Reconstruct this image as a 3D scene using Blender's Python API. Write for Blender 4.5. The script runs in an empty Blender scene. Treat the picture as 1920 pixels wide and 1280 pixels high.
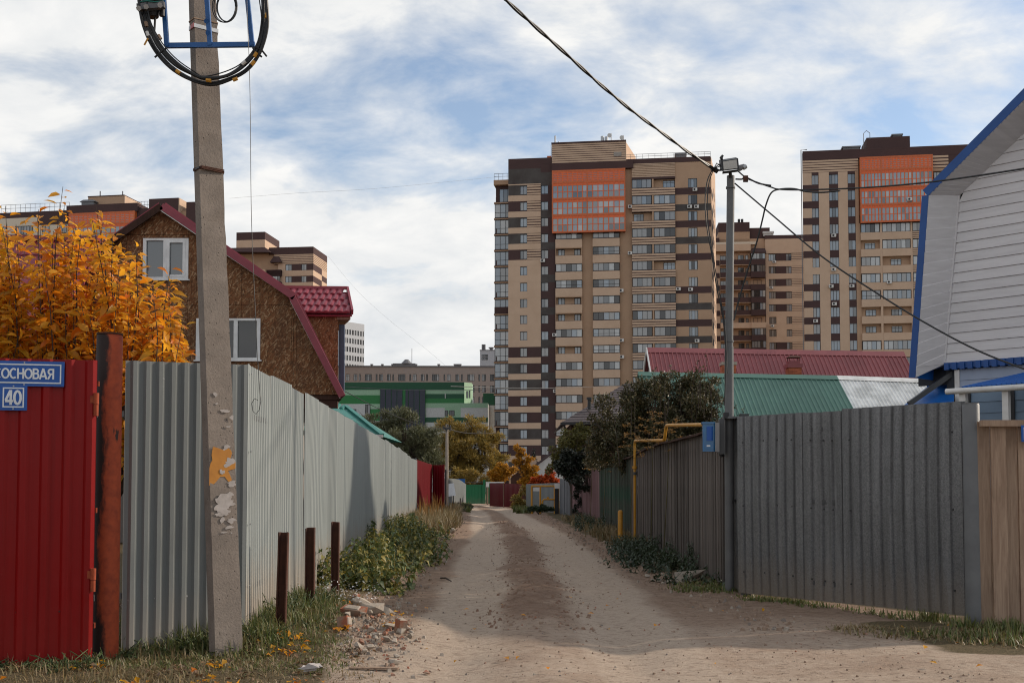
import bpy, math, random
import numpy as np
from mathutils import Vector, Matrix
R = math.radians
rnd = random.Random(7)
rng = np.random.default_rng(7)
scene = bpy.context.scene
col = scene.collection

# ---------------------------------------------------------------- camera
FPX, PITCH, EYE = 2133.33, R(2.7), 1.4
cam = bpy.data.cameras.new('camera'); co = bpy.data.objects.new('camera', cam); col.objects.link(co)
co.location = (0, 0, EYE); co.rotation_euler = (R(90) + PITCH, 0, 0)
cam.lens = 40; cam.sensor_width = 36; cam.shift_y = 168 / 1920
cam.clip_start = 0.1; cam.clip_end = 6000
scene.camera = co

# ---------------------------------------------------------------- sky, sun, exposure
SUN_EL, SUN_AZ = 25.6, 69.6          # azimuth from +Y towards +X
w = bpy.data.worlds.new('World'); scene.world = w; w.use_nodes = True
nt = w.node_tree; nt.nodes.clear()
def wn(t, **k):
    n = nt.nodes.new(t)
    for a, b in k.items(): setattr(n, a, b)
    return n
L = nt.links.new
out = wn('ShaderNodeOutputWorld'); mixs = wn('ShaderNodeMixShader')
bg1 = wn('ShaderNodeBackground'); bg2 = wn('ShaderNodeBackground')
sky = wn('ShaderNodeTexSky', sky_type='NISHITA', sun_disc=False)
sky.sun_elevation = R(SUN_EL); sky.sun_rotation = R(SUN_AZ); sky.dust_density = 0.6; sky.ozone_density = 2.0
L(sky.outputs[0], bg1.inputs[0]); bg1.inputs[1].default_value = 0.12
tc = wn('ShaderNodeTexCoord'); sep = wn('ShaderNodeSeparateXYZ'); L(tc.outputs['Generated'], sep.inputs[0])
def wmath(op, a, b=None, clamp=False):
    n = wn('ShaderNodeMath', operation=op, use_clamp=clamp)
    for i, x in enumerate((a, b)):
        if x is None: continue
        if isinstance(x, (int, float)): n.inputs[i].default_value = x
        else: L(x, n.inputs[i])
    return n.outputs[0]
zz = wmath('MAXIMUM', sep.outputs[2], 0.0)
den = wmath('ADD', zz, 0.42)
cmb = wn('ShaderNodeCombineXYZ'); L(wmath('DIVIDE', sep.outputs[0], den), cmb.inputs[0]); L(wmath('DIVIDE', sep.outputs[1], den), cmb.inputs[1])
mp = wn('ShaderNodeMapping'); mp.inputs['Rotation'].default_value = (0, 0, R(24)); mp.inputs['Scale'].default_value = (0.9, 1.35, 1); mp.inputs['Location'].default_value = (3.1, 1.7, 0.4)
L(cmb.outputs[0], mp.inputs[0])
n1 = wn('ShaderNodeTexNoise'); n1.inputs['Scale'].default_value = 2.6; n1.inputs['Detail'].default_value = 7; n1.inputs['Roughness'].default_value = 0.52; n1.inputs['Distortion'].default_value = 0.15
n2 = wn('ShaderNodeTexNoise'); n2.inputs['Scale'].default_value = 7.0; n2.inputs['Detail'].default_value = 8; n2.inputs['Roughness'].default_value = 0.58; n2.inputs['Distortion'].default_value = 0.25
L(mp.outputs[0], n1.inputs[0]); L(mp.outputs[0], n2.inputs[0])
hz = wmath('MULTIPLY', wmath('SUBTRACT', 0.26, zz, True), 1.5)       # thicker towards the horizon
msk = wmath('ADD', wmath('ADD', wmath('MULTIPLY', n1.outputs[0], 0.62), wmath('MULTIPLY', n2.outputs[0], 0.40)), hz)
rp = wn('ShaderNodeValToRGB'); L(msk, rp.inputs[0])
rp.color_ramp.elements[0].position = 0.40; rp.color_ramp.elements[0].color = (0.14, 0.14, 0.14, 1)
rp.color_ramp.elements[1].position = 0.56; rp.color_ramp.elements[1].color = (1, 1, 1, 1)
rc = wn('ShaderNodeValToRGB'); L(n2.outputs[0], rc.inputs[0])
rc.color_ramp.elements[0].position = 0.28; rc.color_ramp.elements[0].color = (0.56, 0.585, 0.61, 1)
rc.color_ramp.elements[1].position = 0.66; rc.color_ramp.elements[1].color = (0.76, 0.755, 0.74, 1)
L(rc.outputs[0], bg2.inputs[0]); bg2.inputs[1].default_value = 1.0
L(rp.outputs[0], mixs.inputs[0]); L(bg1.outputs[0], mixs.inputs[1]); L(bg2.outputs[0], mixs.inputs[2]); L(mixs.outputs[0], out.inputs[0])
sl = bpy.data.lights.new('sun', 'SUN'); sl.energy = 3.1; sl.angle = R(1.4); sl.color = (1.0, 0.87, 0.72)
so = bpy.data.objects.new('sun', sl); col.objects.link(so); so.location = (60, 15, 40)
sd = Vector((math.cos(R(SUN_EL)) * math.sin(R(SUN_AZ)), math.cos(R(SUN_EL)) * math.cos(R(SUN_AZ)), math.sin(R(SUN_EL))))
so.rotation_euler = sd.to_track_quat('Z', 'Y').to_euler()
vs = scene.view_settings
vs.view_transform = 'Standard'; vs.look = 'None'; vs.gamma = 1; vs.use_curve_mapping = False; vs.exposure = 0.35
scene.cycles.max_bounces = 6; scene.cycles.filter_width = 1.1

# ---------------------------------------------------------------- helpers
CP, SP = math.cos(PITCH), math.sin(PITCH)
def ray(px, py):
    u = (px - 960) / FPX; v = (808 - py) / FPX
    return Vector((u, CP - SP * v, SP + CP * v))
def at(px, py, Y):
    d = ray(px, py); return Vector((0, 0, EYE)) + d * (Y / d.y)
def gp(px, py, z=0.0):
    d = ray(px, py); return Vector((0, 0, EYE)) + d * ((z - EYE) / d.z)
def srgb(r, g, b):
    f = lambda c: (c / 255 / 12.92) if c <= 10 else ((c / 255 + 0.055) / 1.055) ** 2.4
    return (f(r), f(g), f(b))
def lerp(a, b, t): return a + (b - a) * t
def pl(x, pts):
    if x <= pts[0][0]: return pts[0][1]
    for (a, b), (c, d) in zip(pts, pts[1:]):
        if x <= c: return lerp(b, d, (x - a) / (c - a))
    return pts[-1][1]
LOCAL = set()
def root_of(o):
    while o.parent: o = o.parent
    return o
def tag(o, label=None, cat=None, group=None, kind=None):
    if label: o['label'] = label
    if cat: o['category'] = cat
    if group: o['group'] = group
    if kind: o['kind'] = kind
    return o
def thing(name, loc, label, cat, group=None, rz=0, local=False):
    o = bpy.data.objects.new(name, None); col.objects.link(o); o.location = loc; o.rotation_euler = (0, 0, rz)
    o.empty_display_size = 0.1
    if rz or local: LOCAL.add(o)
    return tag(o, label, cat, group)
def link(name, me, parent=None, loc=(0, 0, 0), rot=(0, 0, 0)):
    o = bpy.data.objects.new(name, me); col.objects.link(o); o.location = loc; o.rotation_euler = rot
    if parent: o.parent = parent
    return o
class MB:
    def __init__(s): s.v = []; s.f = []; s.m = []
    def add(s, vs, fs, mi=0):
        b = len(s.v); s.v += [tuple(v) for v in vs]; s.f += [tuple(i + b for i in f) for f in fs]; s.m += [mi] * len(fs); return s
    def hexa(s, p, mi=0):   # p: 4 bottom ccw, 4 top ccw
        return s.add(p, [(3, 2, 1, 0), (4, 5, 6, 7), (0, 1, 5, 4), (1, 2, 6, 5), (2, 3, 7, 6), (3, 0, 4, 7)], mi)
    def box(s, x0, x1, y0, y1, z0, z1, mi=0):
        return s.hexa([(x0, y0, z0), (x1, y0, z0), (x1, y1, z0), (x0, y1, z0), (x0, y0, z1), (x1, y0, z1), (x1, y1, z1), (x0, y1, z1)], mi)
    def cbox(s, c, sz, M=None, mi=0):
        x, y, z = sz[0] / 2, sz[1] / 2, sz[2] / 2
        p = [Vector(q) for q in ((-x, -y, -z), (x, -y, -z), (x, y, -z), (-x, y, -z), (-x, -y, z), (x, -y, z), (x, y, z), (-x, y, z))]
        if M: p = [M @ q for q in p]
        return s.hexa([q + Vector(c) for q in p], mi)
    def bar(s, a, b, wd, th, up=(0, 0, 1), mi=0):   # rectangular bar from a to b
        a, b = Vector(a), Vector(b); d = (b - a).normalized(); u = Vector(up)
        if abs(d.dot(u)) > 0.98: u = Vector((0, 1, 0))
        x = d.cross(u).normalized(); z = x.cross(d)
        q = lambda o, i, j: o + x * (i * wd / 2) + z * (j * th / 2)
        return s.hexa([q(a, -1, -1), q(a, 1, -1), q(a, 1, 1), q(a, -1, 1), q(b, -1, -1), q(b, 1, -1), q(b, 1, 1), q(b, -1, 1)], mi)
    def tube(s, path, r, n=8, mi=0, cap=True):
        path = [Vector(p) for p in path]; k = len(path)
        rs = r if isinstance(r, (list, tuple)) else [r] * k
        vs = []; prev = None
        for i, p in enumerate(path):
            d = (path[min(i + 1, k - 1)] - path[max(i - 1, 0)]).normalized()
            if prev is None:
                x = d.orthogonal().normalized()
            else:
                x = (prev - d * prev.dot(d)); x = x.normalized() if x.length > 1e-6 else d.orthogonal().normalized()
            prev = x; y = d.cross(x)
            for j in range(n):
                a = 2 * math.pi * j / n
                vs.append(p + (x * math.cos(a) + y * math.sin(a)) * rs[i])
        fs = [(i * n + j, i * n + (j + 1) % n, (i + 1) * n + (j + 1) % n, (i + 1) * n + j) for i in range(k - 1) for j in range(n)]
        if cap: fs += [tuple(range(n))[::-1], tuple((k - 1) * n + j for j in range(n))]
        return s.add(vs, fs, mi)
    def prism(s, poly, y0, y1, mi=0):     # polygon in x,z (ccw seen from -y) extruded in y
        n = len(poly)
        vs = [(x, y0, z) for x, z in poly] + [(x, y1, z) for x, z in poly]
        fs = [tuple(range(n)), tuple(range(2 * n - 1, n - 1, -1))] + [(i, n + i, n + (i + 1) % n, (i + 1) % n) for i in range(n)]
        return s.add(vs, fs, mi)
    def slab(s, q, th, mi=0):            # q: 4 points of the top face ccw seen from the front; th thickness behind
        q = [Vector(p) for p in q]; n = (q[1] - q[0]).cross(q[3] - q[0]).normalized()
        return s.hexa([p - n * th for p in q] + q, mi)
    def mesh(s, name, mats, smooth=False, off=None):
        me = bpy.data.meshes.new(name)
        v = s.v if off is None else [(a - off[0], b - off[1], c - off[2]) for a, b, c in s.v]
        me.from_pydata(v, [], s.f)
        for m in (mats if isinstance(mats, (list, tuple)) else [mats]): me.materials.append(m)
        me.polygons.foreach_set('material_index', s.m)
        if smooth:
            me.polygons.foreach_set('use_smooth', [True] * len(s.f)); me.set_sharp_from_angle(angle=R(38))
        me.update(); return me
    def build(s, name, mats, parent=None, smooth=False):
        off = None
        if parent:
            r = root_of(parent)
            if r not in LOCAL:
                off = r.location
        return link(name, s.mesh(name, mats, smooth, off), parent)
def solo(name, mb, mats, label, cat, group=None, smooth=False, base=None):
    """a thing that is one mesh, its origin at its base"""
    vs_ = mb.v
    if base is None:
        a = np.array(vs_); base = ((a[:, 0].min() + a[:, 0].max()) / 2, (a[:, 1].min() + a[:, 1].max()) / 2, a[:, 2].min())
    return tag(link(name, mb.mesh(name, mats, smooth, base), None, base), label, cat, group)
def np_mesh(name, V, F, mat, smooth=False):
    me = bpy.data.meshes.new(name); k = F.shape[1]
    me.vertices.add(len(V)); me.vertices.foreach_set('co', np.ascontiguousarray(V, dtype=np.float32).ravel())
    me.loops.add(F.size); me.loops.foreach_set('vertex_index', np.ascontiguousarray(F, dtype=np.int32).ravel())
    me.polygons.add(len(F)); me.polygons.foreach_set('loop_start', np.arange(0, F.size, k, dtype=np.int32))
    if smooth: me.polygons.foreach_set('use_smooth', np.ones(len(F), dtype=bool))
    me.materials.append(mat); me.update(calc_edges=True); return me
def unit(a): return a / np.maximum(np.linalg.norm(a, axis=1, keepdims=True), 1e-9)
def leaf_arrays(P, D, U, Ln, Wd, droop=0.25, fold=0.25):
    """leaves: base P, direction D, up U, length, half width; 5 verts, 4 triangles each"""
    D = unit(D); S = unit(np.cross(D, U)); N = np.cross(S, D)
    Ln = Ln[:, None]; Wd = Wd[:, None]
    mid = P + D * Ln * .5
    V = np.stack([P, mid + S * Wd + N * Wd * fold, mid - N * Wd * fold * .5, mid - S * Wd + N * Wd * fold, P + D * Ln - N * Ln * droop], 1)
    n = len(P); b = (np.arange(n) * 5)[:, None, None]
    F = b + np.array([[0, 2, 1], [0, 3, 2], [1, 2, 4], [2, 3, 4]])[None]
    return V.reshape(-1, 3), F.reshape(-1, 3)
def vnoise(x, y, s, seed=0):
    x = np.asarray(x, float) * s + 71.3 * seed; y = np.asarray(y, float) * s - 33.7 * seed
    xi = np.floor(x).astype(np.int64); yi = np.floor(y).astype(np.int64); fx = x - xi; fy = y - yi
    fx = fx * fx * (3 - 2 * fx); fy = fy * fy * (3 - 2 * fy)
    def h(a, b):
        n = (a * 374761393 + b * 668265263 + seed * 982451653) & 0xffffffff
        n = ((n ^ (n >> 13)) * 1274126177) & 0xffffffff
        return ((n ^ (n >> 16)) & 0xffff) / 65535.0
    return (h(xi, yi) * (1 - fx) + h(xi + 1, yi) * fx) * (1 - fy) + (h(xi, yi + 1) * (1 - fx) + h(xi + 1, yi + 1) * fx) * fy
def fbm(x, y, s, seed=0, o=4):
    r = 0; a = .5
    for i in range(o): r = r + a * vnoise(x, y, s * 2 ** i, seed + i); a *= .5
    return r
def sstep(a, b, x):
    t = np.clip((np.asarray(x, float) - a) / (b - a), 0, 1); return t * t * (3 - 2 * t)
XC = [(4, .2), (9, .25), (15, .3), (32, .15), (57, -.9), (75, -2.2), (90, -5.5), (110, -12)]
def gz_np(x, y):
    x = np.asarray(x, float); y = np.asarray(y, float)
    xc = np.interp(y, [p[0] for p in XC], [p[1] for p in XC]); dx = x - xc
    trk = np.exp(-((np.abs(dx) - .72) / .27) ** 2); near = sstep(110, 60, y)
    z = -.045 * trk * near + .035 * np.exp(-(dx / .3) ** 2) * near
    z += .13 * sstep(-1.35, -2.3, x) * sstep(16, 11.5, y) * sstep(9.2, 10.3, y) + .05 * sstep(-1.5, -2.4, x) * sstep(11, 20, y) * near
    z += .06 * sstep(2.0, 2.9, x) * sstep(14, 17, y) * near
    z += .06 * (fbm(x, y, .7, 3) - .47) * near + .022 * (fbm(x, y, 4, 5) - .47) * sstep(60, 30, y)
    return z
def gz(x, y): return float(gz_np(np.array([x]), np.array([y]))[0])

# ---------------------------------------------------------------- materials
class NT:
    def __init__(s, name):
        s.m = bpy.data.materials.new(name); s.m.use_nodes = True; s.t = s.m.node_tree; s.t.nodes.clear()
        s.o = s.n('ShaderNodeOutputMaterial'); s.b = s.n('ShaderNodeBsdfPrincipled'); s.l(s.b.outputs[0], s.o.inputs[0])
    def n(s, t, **k):
        q = s.t.nodes.new(t)
        for a, b in k.items(): setattr(q, a, b)
        return q
    def l(s, a, b): s.t.links.new(a, b)
    def set(s, i, v):
        if isinstance(v, (int, float)): i.default_value = v
        elif isinstance(v, (tuple, list)): i.default_value = tuple(v) + ((1,) if len(v) == 3 and len(i.default_value) == 4 else ())
        else: s.l(v, i)
    def math(s, op, a, b=0, c=0, clamp=False):
        q = s.n('ShaderNodeMath', operation=op, use_clamp=clamp); s.set(q.inputs[0], a); s.set(q.inputs[1], b); s.set(q.inputs[2], c); return q.outputs[0]
    def mix(s, f, a, b, bt='MIX'):
        q = s.n('ShaderNodeMix', data_type='RGBA', blend_type=bt); s.set(q.inputs[0], f); s.set(q.inputs[6], a); s.set(q.inputs[7], b); return q.outputs[2]
    def co(s, sc=(1, 1, 1), rot=(0, 0, 0), kind='Object'):
        t = s.n('ShaderNodeTexCoord'); m = s.n('ShaderNodeMapping'); m.inputs['Scale'].default_value = sc; m.inputs['Rotation'].default_value = rot
        s.l(t.outputs[kind], m.inputs[0]); return m.outputs[0]
    def noise(s, vec, sc, det=5, ro=.6, dist=0):
        q = s.n('ShaderNodeTexNoise'); s.l(vec, q.inputs[0]); q.inputs['Scale'].default_value = sc; q.inputs['Detail'].default_value = det
        q.inputs['Roughness'].default_value = ro; q.inputs['Distortion'].default_value = dist; return q.outputs[0]
    def vor(s, vec, sc, feat='F1', outp='Distance'):
        q = s.n('ShaderNodeTexVoronoi', feature=feat); s.l(vec, q.inputs[0]); q.inputs['Scale'].default_value = sc; return q.outputs[outp]
    def ramp(s, f, *els):
        q = s.n('ShaderNodeValToRGB'); s.l(f, q.inputs[0]); e = q.color_ramp.elements
        while len(e) < len(els): e.new(.5)
        for k, (p, c) in zip(e, els):
            k.position = p; k.color = (c, c, c, 1) if isinstance(c, (int, float)) else tuple(c) + (1,)
        return q.outputs[0]
    def sep(s, vec):
        q = s.n('ShaderNodeSeparateXYZ'); s.l(vec, q.inputs[0]); return q.outputs
    def bump(s, h, st=.5, d=.02):
        q = s.n('ShaderNodeBump'); q.inputs['Strength'].default_value = st; q.inputs['Distance'].default_value = d; s.l(h, q.inputs['Height']); s.l(q.outputs[0], s.b.inputs['Normal'])
    def rand(s): return s.n('ShaderNodeObjectInfo').outputs['Random']
    def island(s): return s.n('ShaderNodeNewGeometry').outputs['Random Per Island']
    def fin(s, c, rough=.7, metal=0, spec=.5):
        s.set(s.b.inputs['Base Color'], c); s.set(s.b.inputs['Roughness'], rough); s.set(s.b.inputs['Metallic'], metal); s.b.inputs['Specular IOR Level'].default_value = spec
        return s.m
def M(name, c1, c2=None, sc=4, rough=.7, metal=0, bump=0, bsc=40, rv=0, stretch=(1, 1, 1), spec=.4, det=5, lo=.35, hi=.68):
    t = NT(name); v = t.co(stretch)
    c2 = c2 or tuple(x * .78 for x in c1)
    f = t.ramp(t.noise(v, sc, det), (lo, 0), (hi, 1)); c = t.mix(f, c1, c2)
    if rv:
        h = t.n('ShaderNodeHueSaturation'); t.l(c, h.inputs['Color']); t.l(t.math('MULTIPLY_ADD', t.rand(), 2 * rv, 1 - rv), h.inputs['Value']); c = h.outputs[0]
    if bump: t.bump(t.noise(v, bsc, 6), bump, .01)
    return t.fin(c, rough, metal, spec)
def leafmat(name, cols, trans=.35, rough=.5):
    t = NT(name); f = t.math('FRACT', t.math('ADD', t.island(), t.rand()))
    k = len(cols); c = t.ramp(f, *[(i / (k - 1), cc) for i, cc in enumerate(cols)])
    t.fin(c, rough, 0, .45)
    tr = t.n('ShaderNodeBsdfTranslucent'); t.l(c, tr.inputs[0]); mx = t.n('ShaderNodeMixShader'); mx.inputs[0].default_value = trans
    t.l(t.b.outputs[0], mx.inputs[1]); t.l(tr.outputs[0], mx.inputs[2]); t.l(mx.outputs[0], t.o.inputs[0]); return t.m
MT = {}
# painted sheet steel with dirt splashed up from the ground
def sheet_mat(name, c, dirt=(.30, .235, .175), dz=.5, dr=.6, rough=.42, rv=.06, streak=.25, spec=.4):
    t = NT(name); p = t.n('ShaderNodeNewGeometry').outputs['Position']; z = t.sep(p)[2]
    v = t.co((1, 1, 1)); n = t.noise(v, 3, 5); st = t.noise(t.co((14, 14, .5)), 1.5, 4)
    f = t.math('SUBTRACT', t.math('ADD', dz, t.math('MULTIPLY', t.math('ADD', n, t.math('MULTIPLY', st, 1.2)), .55)), t.math('ADD', z, .55))
    f = t.math('MULTIPLY', t.ramp(f, (0.0, 0), (.55, 1)), dr)
    b = t.mix(t.math('MULTIPLY', t.ramp(st, (.4, 0), (.75, 1)), streak), c, tuple(x * .6 for x in c))
    h = t.n('ShaderNodeHueSaturation'); t.l(b, h.inputs['Color']); t.l(t.math('MULTIPLY_ADD', t.rand(), 2 * rv, 1 - rv), h.inputs['Value'])
    c_ = t.mix(f, h.outputs[0], dirt)
    t.bump(t.noise(v, 2.2, 3), .25, .02)
    return t.fin(c_, t.math('MULTIPLY_ADD', f, .4, rough), 0, spec)
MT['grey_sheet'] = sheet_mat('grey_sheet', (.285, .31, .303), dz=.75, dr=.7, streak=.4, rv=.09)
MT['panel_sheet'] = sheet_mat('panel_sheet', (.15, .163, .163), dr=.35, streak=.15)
MT['red_sheet'] = sheet_mat('red_sheet', (.215, .0018, .0018), dr=.03, rough=.38, streak=.5, spec=.22)
MT['wine_sheet'] = sheet_mat('wine_sheet', (.125, .0055, .009), dz=.1, dr=.12, streak=.4, spec=.15)
MT['far_wine_sheet'] = sheet_mat('far_wine_sheet', (.085, .0035, .007), dz=0, dr=.1, spec=.12)
MT['green_sheet'] = sheet_mat('green_sheet', (.006, .135, .05), dr=.2, streak=.25)
def galv(name, base, dz=.25):
    t = NT(name); v = t.co((1, 1, 1)); sp = t.vor(v, 75, 'F1', 'Color'); g = t.math('MULTIPLY_ADD', t.sep(sp)[0], .55, .72)
    c = t.mix(1.0, base, g, 'MULTIPLY')
    st = t.noise(t.co((9, 9, .35)), 1.3, 5); big = t.noise(v, 1.1, 4)
    c = t.mix(t.math('MULTIPLY', t.ramp(st, (.40, 0), (.68, 1)), .6), c, tuple(x * .42 for x in base)); c = t.mix(t.math('MULTIPLY', t.ramp(t.noise(t.co((5, 5, .5)), 2.1, 4), (.52, 0), (.75, 1)), .5), c, tuple(min(1, x * 1.7) for x in base))
    c = t.mix(t.math('MULTIPLY', t.ramp(big, (.4, 0), (.7, 1)), .3), c, tuple(x * .55 for x in base))
    z = t.sep(t.n('ShaderNodeNewGeometry').outputs['Position'])[2]
    f = t.math('MULTIPLY', t.ramp(t.math('SUBTRACT', t.math('ADD', dz, t.math('MULTIPLY', st, .6)), z), (.0, 0), (.5, 1)), .55)
    c = t.mix(f, c, (.21, .165, .125))
    t.bump(t.noise(v, 2.5, 3), .2, .02)
    return t.fin(c, t.math('MULTIPLY_ADD', t.sep(sp)[1], .2, .42), .25, .5)
MT['galv'] = galv('galvanised_steel', (.142, .144, .148))
MT['galv_light'] = galv('galvanised_strip', (.135, .138, .14), .2)
# wood
def wood(name, c1, c2, sc=1.0, rv=.22, green=None, rough=.85):
    t = NT(name); v = t.co((26 * sc, 26 * sc, 1.1)); g = t.noise(v, 1.6, 7, .65, .6); k = t.noise(t.co((3, 3, 1.2)), 1.5, 4)
    c = t.mix(t.ramp(g, (.3, 0), (.7, 1)), c1, c2)
    c = t.mix(t.math('MULTIPLY', t.ramp(k, (.5, 0), (.75, 1)), .5), c, tuple(x * .45 for x in c2))
    if green: c = t.mix(t.ramp(t.noise(t.co((9, 9, 1.0)), 1.2, 6, .7), (.36, 0), (.56, 1)), green, c)
    h = t.n('ShaderNodeHueSaturation'); t.l(c, h.inputs['Color']); t.l(t.math('MULTIPLY_ADD', t.rand(), 2 * rv, 1 - rv), h.inputs['Value'])
    t.bump(g, .5, .008); return t.fin(h.outputs[0], rough, 0, .25)
MT['wood_grey'] = wood('weathered_wood', (.135, .116, .103), (.068, .055, .048), rv=.42)
MT['wood_green'] = wood('flaking_green_wood', (.085, .072, .062), (.05, .04, .034), green=(.014, .070, .043), rv=.25)
MT['wood_pink'] = wood('faded_pink_wood', (.20, .115, .118), (.15, .085, .09), rv=.12)
MT['wood_silver'] = wood('silvery_wood', (.165, .17, .18), (.11, .115, .125), rv=.15)
MT['wood_new'] = wood('sawn_wood', (.37, .265, .19), (.20, .128, .088), sc=.7, rv=.2)
MT['wood_dark'] = wood('dark_board', (.07, .032, .022), (.04, .02, .014), rv=.2)
# rust
def rust(name, paint, cover, dark=(.018, .010, .008)):
    t = NT(name); v = t.co((1, 1, .45)); n = t.noise(v, 5, 7, .65); m = t.noise(v, 16, 5)
    c = t.mix(t.ramp(m, (.35, 0), (.7, 1)), (.085, .030, .016), (.045, .018, .012)) if not cover else t.mix(t.ramp(m, (.35, 0), (.7, 1)), paint, tuple(x * .6 for x in paint))
    c = t.mix(t.ramp(n, (.52, 0), (.66, 1)), c, dark if cover else (.035, .016, .012)); t.bump(m, .35, .006)
    return t.fin(c, .75, 0, .3)
def dark_left_paint():   # orange paint with dark specks, darker over its left half
    t = NT('orange_paint_dark_left'); v = t.co((1, 1, .35)); n = t.noise(v, 4, 7, .7); m = t.noise(t.co(), 18, 5); x = t.sep(t.co())[0]
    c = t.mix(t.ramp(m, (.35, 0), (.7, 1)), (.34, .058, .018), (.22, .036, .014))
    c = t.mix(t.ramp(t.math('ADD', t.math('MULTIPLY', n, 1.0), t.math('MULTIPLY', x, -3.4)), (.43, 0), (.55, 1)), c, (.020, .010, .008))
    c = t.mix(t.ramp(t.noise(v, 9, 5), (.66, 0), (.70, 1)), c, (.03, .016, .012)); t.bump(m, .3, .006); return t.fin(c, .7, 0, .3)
MT['dark_left_paint'] = dark_left_paint()
MT['rust_paint'] = rust('rusting_orange_paint', (.34, .062, .022), True)
MT['rust'] = rust('rust', (.1, .04, .02), False)
# concrete
def concrete(name, c, pits=True):
    t = NT(name); v = t.co(); n = t.noise(v, 6, 7, .6); sp = t.noise(v, 60, 4, .6)
    cc = t.mix(t.ramp(n, (.3, 0), (.7, 1)), c, tuple(x * .72 for x in c)); cc = t.mix(t.math('MULTIPLY', t.ramp(sp, (.45, 0), (.7, 1)), .4), cc, tuple(x * .5 for x in c))
    h = sp
    if pits:
        p = t.ramp(t.vor(v, 22), (.07, 0), (.14, 1)); cc = t.mix(p, tuple(x * .25 for x in c), cc); h = t.math('ADD', t.math('MULTIPLY', p, .8), sp)
    t.bump(h, .5, .008); return t.fin(cc, .9, 0, .25)
MT['concrete'] = concrete('pole_concrete', (.245, .205, .175))
MT['concrete_pale'] = concrete('broken_concrete', (.40, .34, .28), False)
MT['brick_red'] = M('broken_brick', (.30, .105, .058), (.27, .19, .14), 7, .95, bump=.5, bsc=60, lo=.42, hi=.6)
# OSB boards: pressed wood strands lying every way
def osb():
    t = NT('osb_board'); v = t.co(); n = t.noise(v, 9, 6, .7); m = t.noise(t.co((1, 1, .8)), 34, 4, .7)
    acc = t.mix(t.ramp(t.math('MULTIPLY_ADD', m, .6, t.math('MULTIPLY', n, .4)), (.36, 0), (.64, 1)), (.145, .058, .025), (.235, .102, .045))
    for i, (a, lo) in enumerate(((15, .86), (80, .84), (-42, .86), (125, .86))):
        mp_ = t.n('ShaderNodeMapping', vector_type='TEXTURE'); mp_.inputs['Rotation'].default_value = (0, R(a), 0); mp_.inputs['Scale'].default_value = (.075, 1, .018); mp_.inputs['Location'].default_value = (.37 * i, 0, .21 * i); t.l(t.co(), mp_.inputs[0]); q = t.n('ShaderNodeTexVoronoi'); t.l(mp_.outputs[0], q.inputs[0]); q.inputs['Scale'].default_value = 1.0; sc_ = t.sep(q.outputs['Color'])
        acc = t.mix(t.math('MULTIPLY', t.ramp(sc_[1], (lo, 0), (lo + .02, 1)), .8), acc, t.ramp(sc_[0], (.1, (.13, .06, .028)), (.5, (.25, .135, .065)), (.95, (.42, .28, .165))))
        acc = t.mix(t.math('MULTIPLY', t.ramp(sc_[2], (.88, 0), (.90, 1)), .55), acc, (.062, .030, .016))
    st = t.noise(t.co((1.2, 1, .5)), 1.1, 5, .6); acc = t.mix(t.math('MULTIPLY', t.ramp(st, (.50, 0), (.68, 1)), .55), acc, (.055, .032, .022))
    return t.fin(acc, .85, 0, .2)
MT['osb'] = osb()
MT['white_upvc'] = M('white_upvc', (.72, .72, .71), rough=.35)
MT['white_paint'] = M('white_paint', (.66, .65, .63), (.52, .5, .47), 3, .5)
MT['black_rubber'] = M('black_rubber', (.012, .012, .013), rough=.5)
MT['black_steel'] = M('black_steel', (.02, .02, .022), rough=.5)
MT['blue_steel'] = M('blue_painted_steel', (.012, .095, .30), (.010, .075, .24), 6, .4)
MT['grey_steel'] = M('grey_painted_steel', (.125, .126, .128), (.09, .091, .094), 3, .5, bump=.1)
MT['dark_grey_steel'] = M('dark_grey_paint', (.062, .064, .067), (.048, .05, .052), 3, .5)
MT['aluminium'] = M('dull_aluminium', (.42, .43, .44), rough=.4, metal=.6)
MT['yellow_paint'] = M('yellow_gas_paint', (.52, .25, .022), (.38, .17, .016), 5, .5)
MT['sign_blue'] = M('sign_blue', (.008, .085, .36), rough=.35)
MT['sign_white'] = M('sign_white', (.72, .74, .76), rough=.4)
MT['paper'] = M('torn_paper', (.42, .38, .36), (.30, .27, .25), 14, .9)
MT['paper_orange'] = M('orange_poster', (.46, .20, .035), (.36, .15, .03), 9, .85)
MT['band_red'] = M('faded_red_band', (.5, .12, .12), rough=.5)
MT['lamp_glass'] = M('lamp_glass', (.42, .40, .36), (.36, .34, .31), 9, .25, spec=.6)
MT['blue_box'] = M('blue_translucent_plastic', (.015, .13, .30), (.012, .09, .22), 5, .22, spec=.6)
MT['grey_box'] = M('grey_plastic', (.22, .215, .22), rough=.45)
MT['siding'] = M('pale_siding', (.60, .58, .585), (.53, .51, .515), 2, .55, rv=.05, stretch=(.6, 1, 6))
MT['siding_blue'] = M('pale_blue_siding', (.30, .35, .46), (.26, .31, .41), 2, .55, rv=.05)
MT['siding_teal'] = M('blue_grey_siding', (.17, .24, .32), (.14, .2, .28), 2, .55, rv=.06)
MT['roof_blue'] = M('blue_roof_steel', (.012, .12, .42), (.010, .10, .36), 3, .4)
MT['fascia_blue'] = M('blue_fascia_steel', (.008, .065, .25), (.007, .055, .21), 3, .42)
MT['roof_green'] = M('green_roof_steel', (.072, .165, .128), (.055, .13, .10), .9, .5, rv=.07)
MT['roof_red'] = M('wine_roof_steel', (.24, .062, .066), (.19, .048, .052), .9, .5, rv=.06)
MT['roof_zinc'] = M('zinc_roof_sheet', (.78, .78, .76), (.46, .46, .44), 1.6, .45, metal=0, rv=.08)
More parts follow.
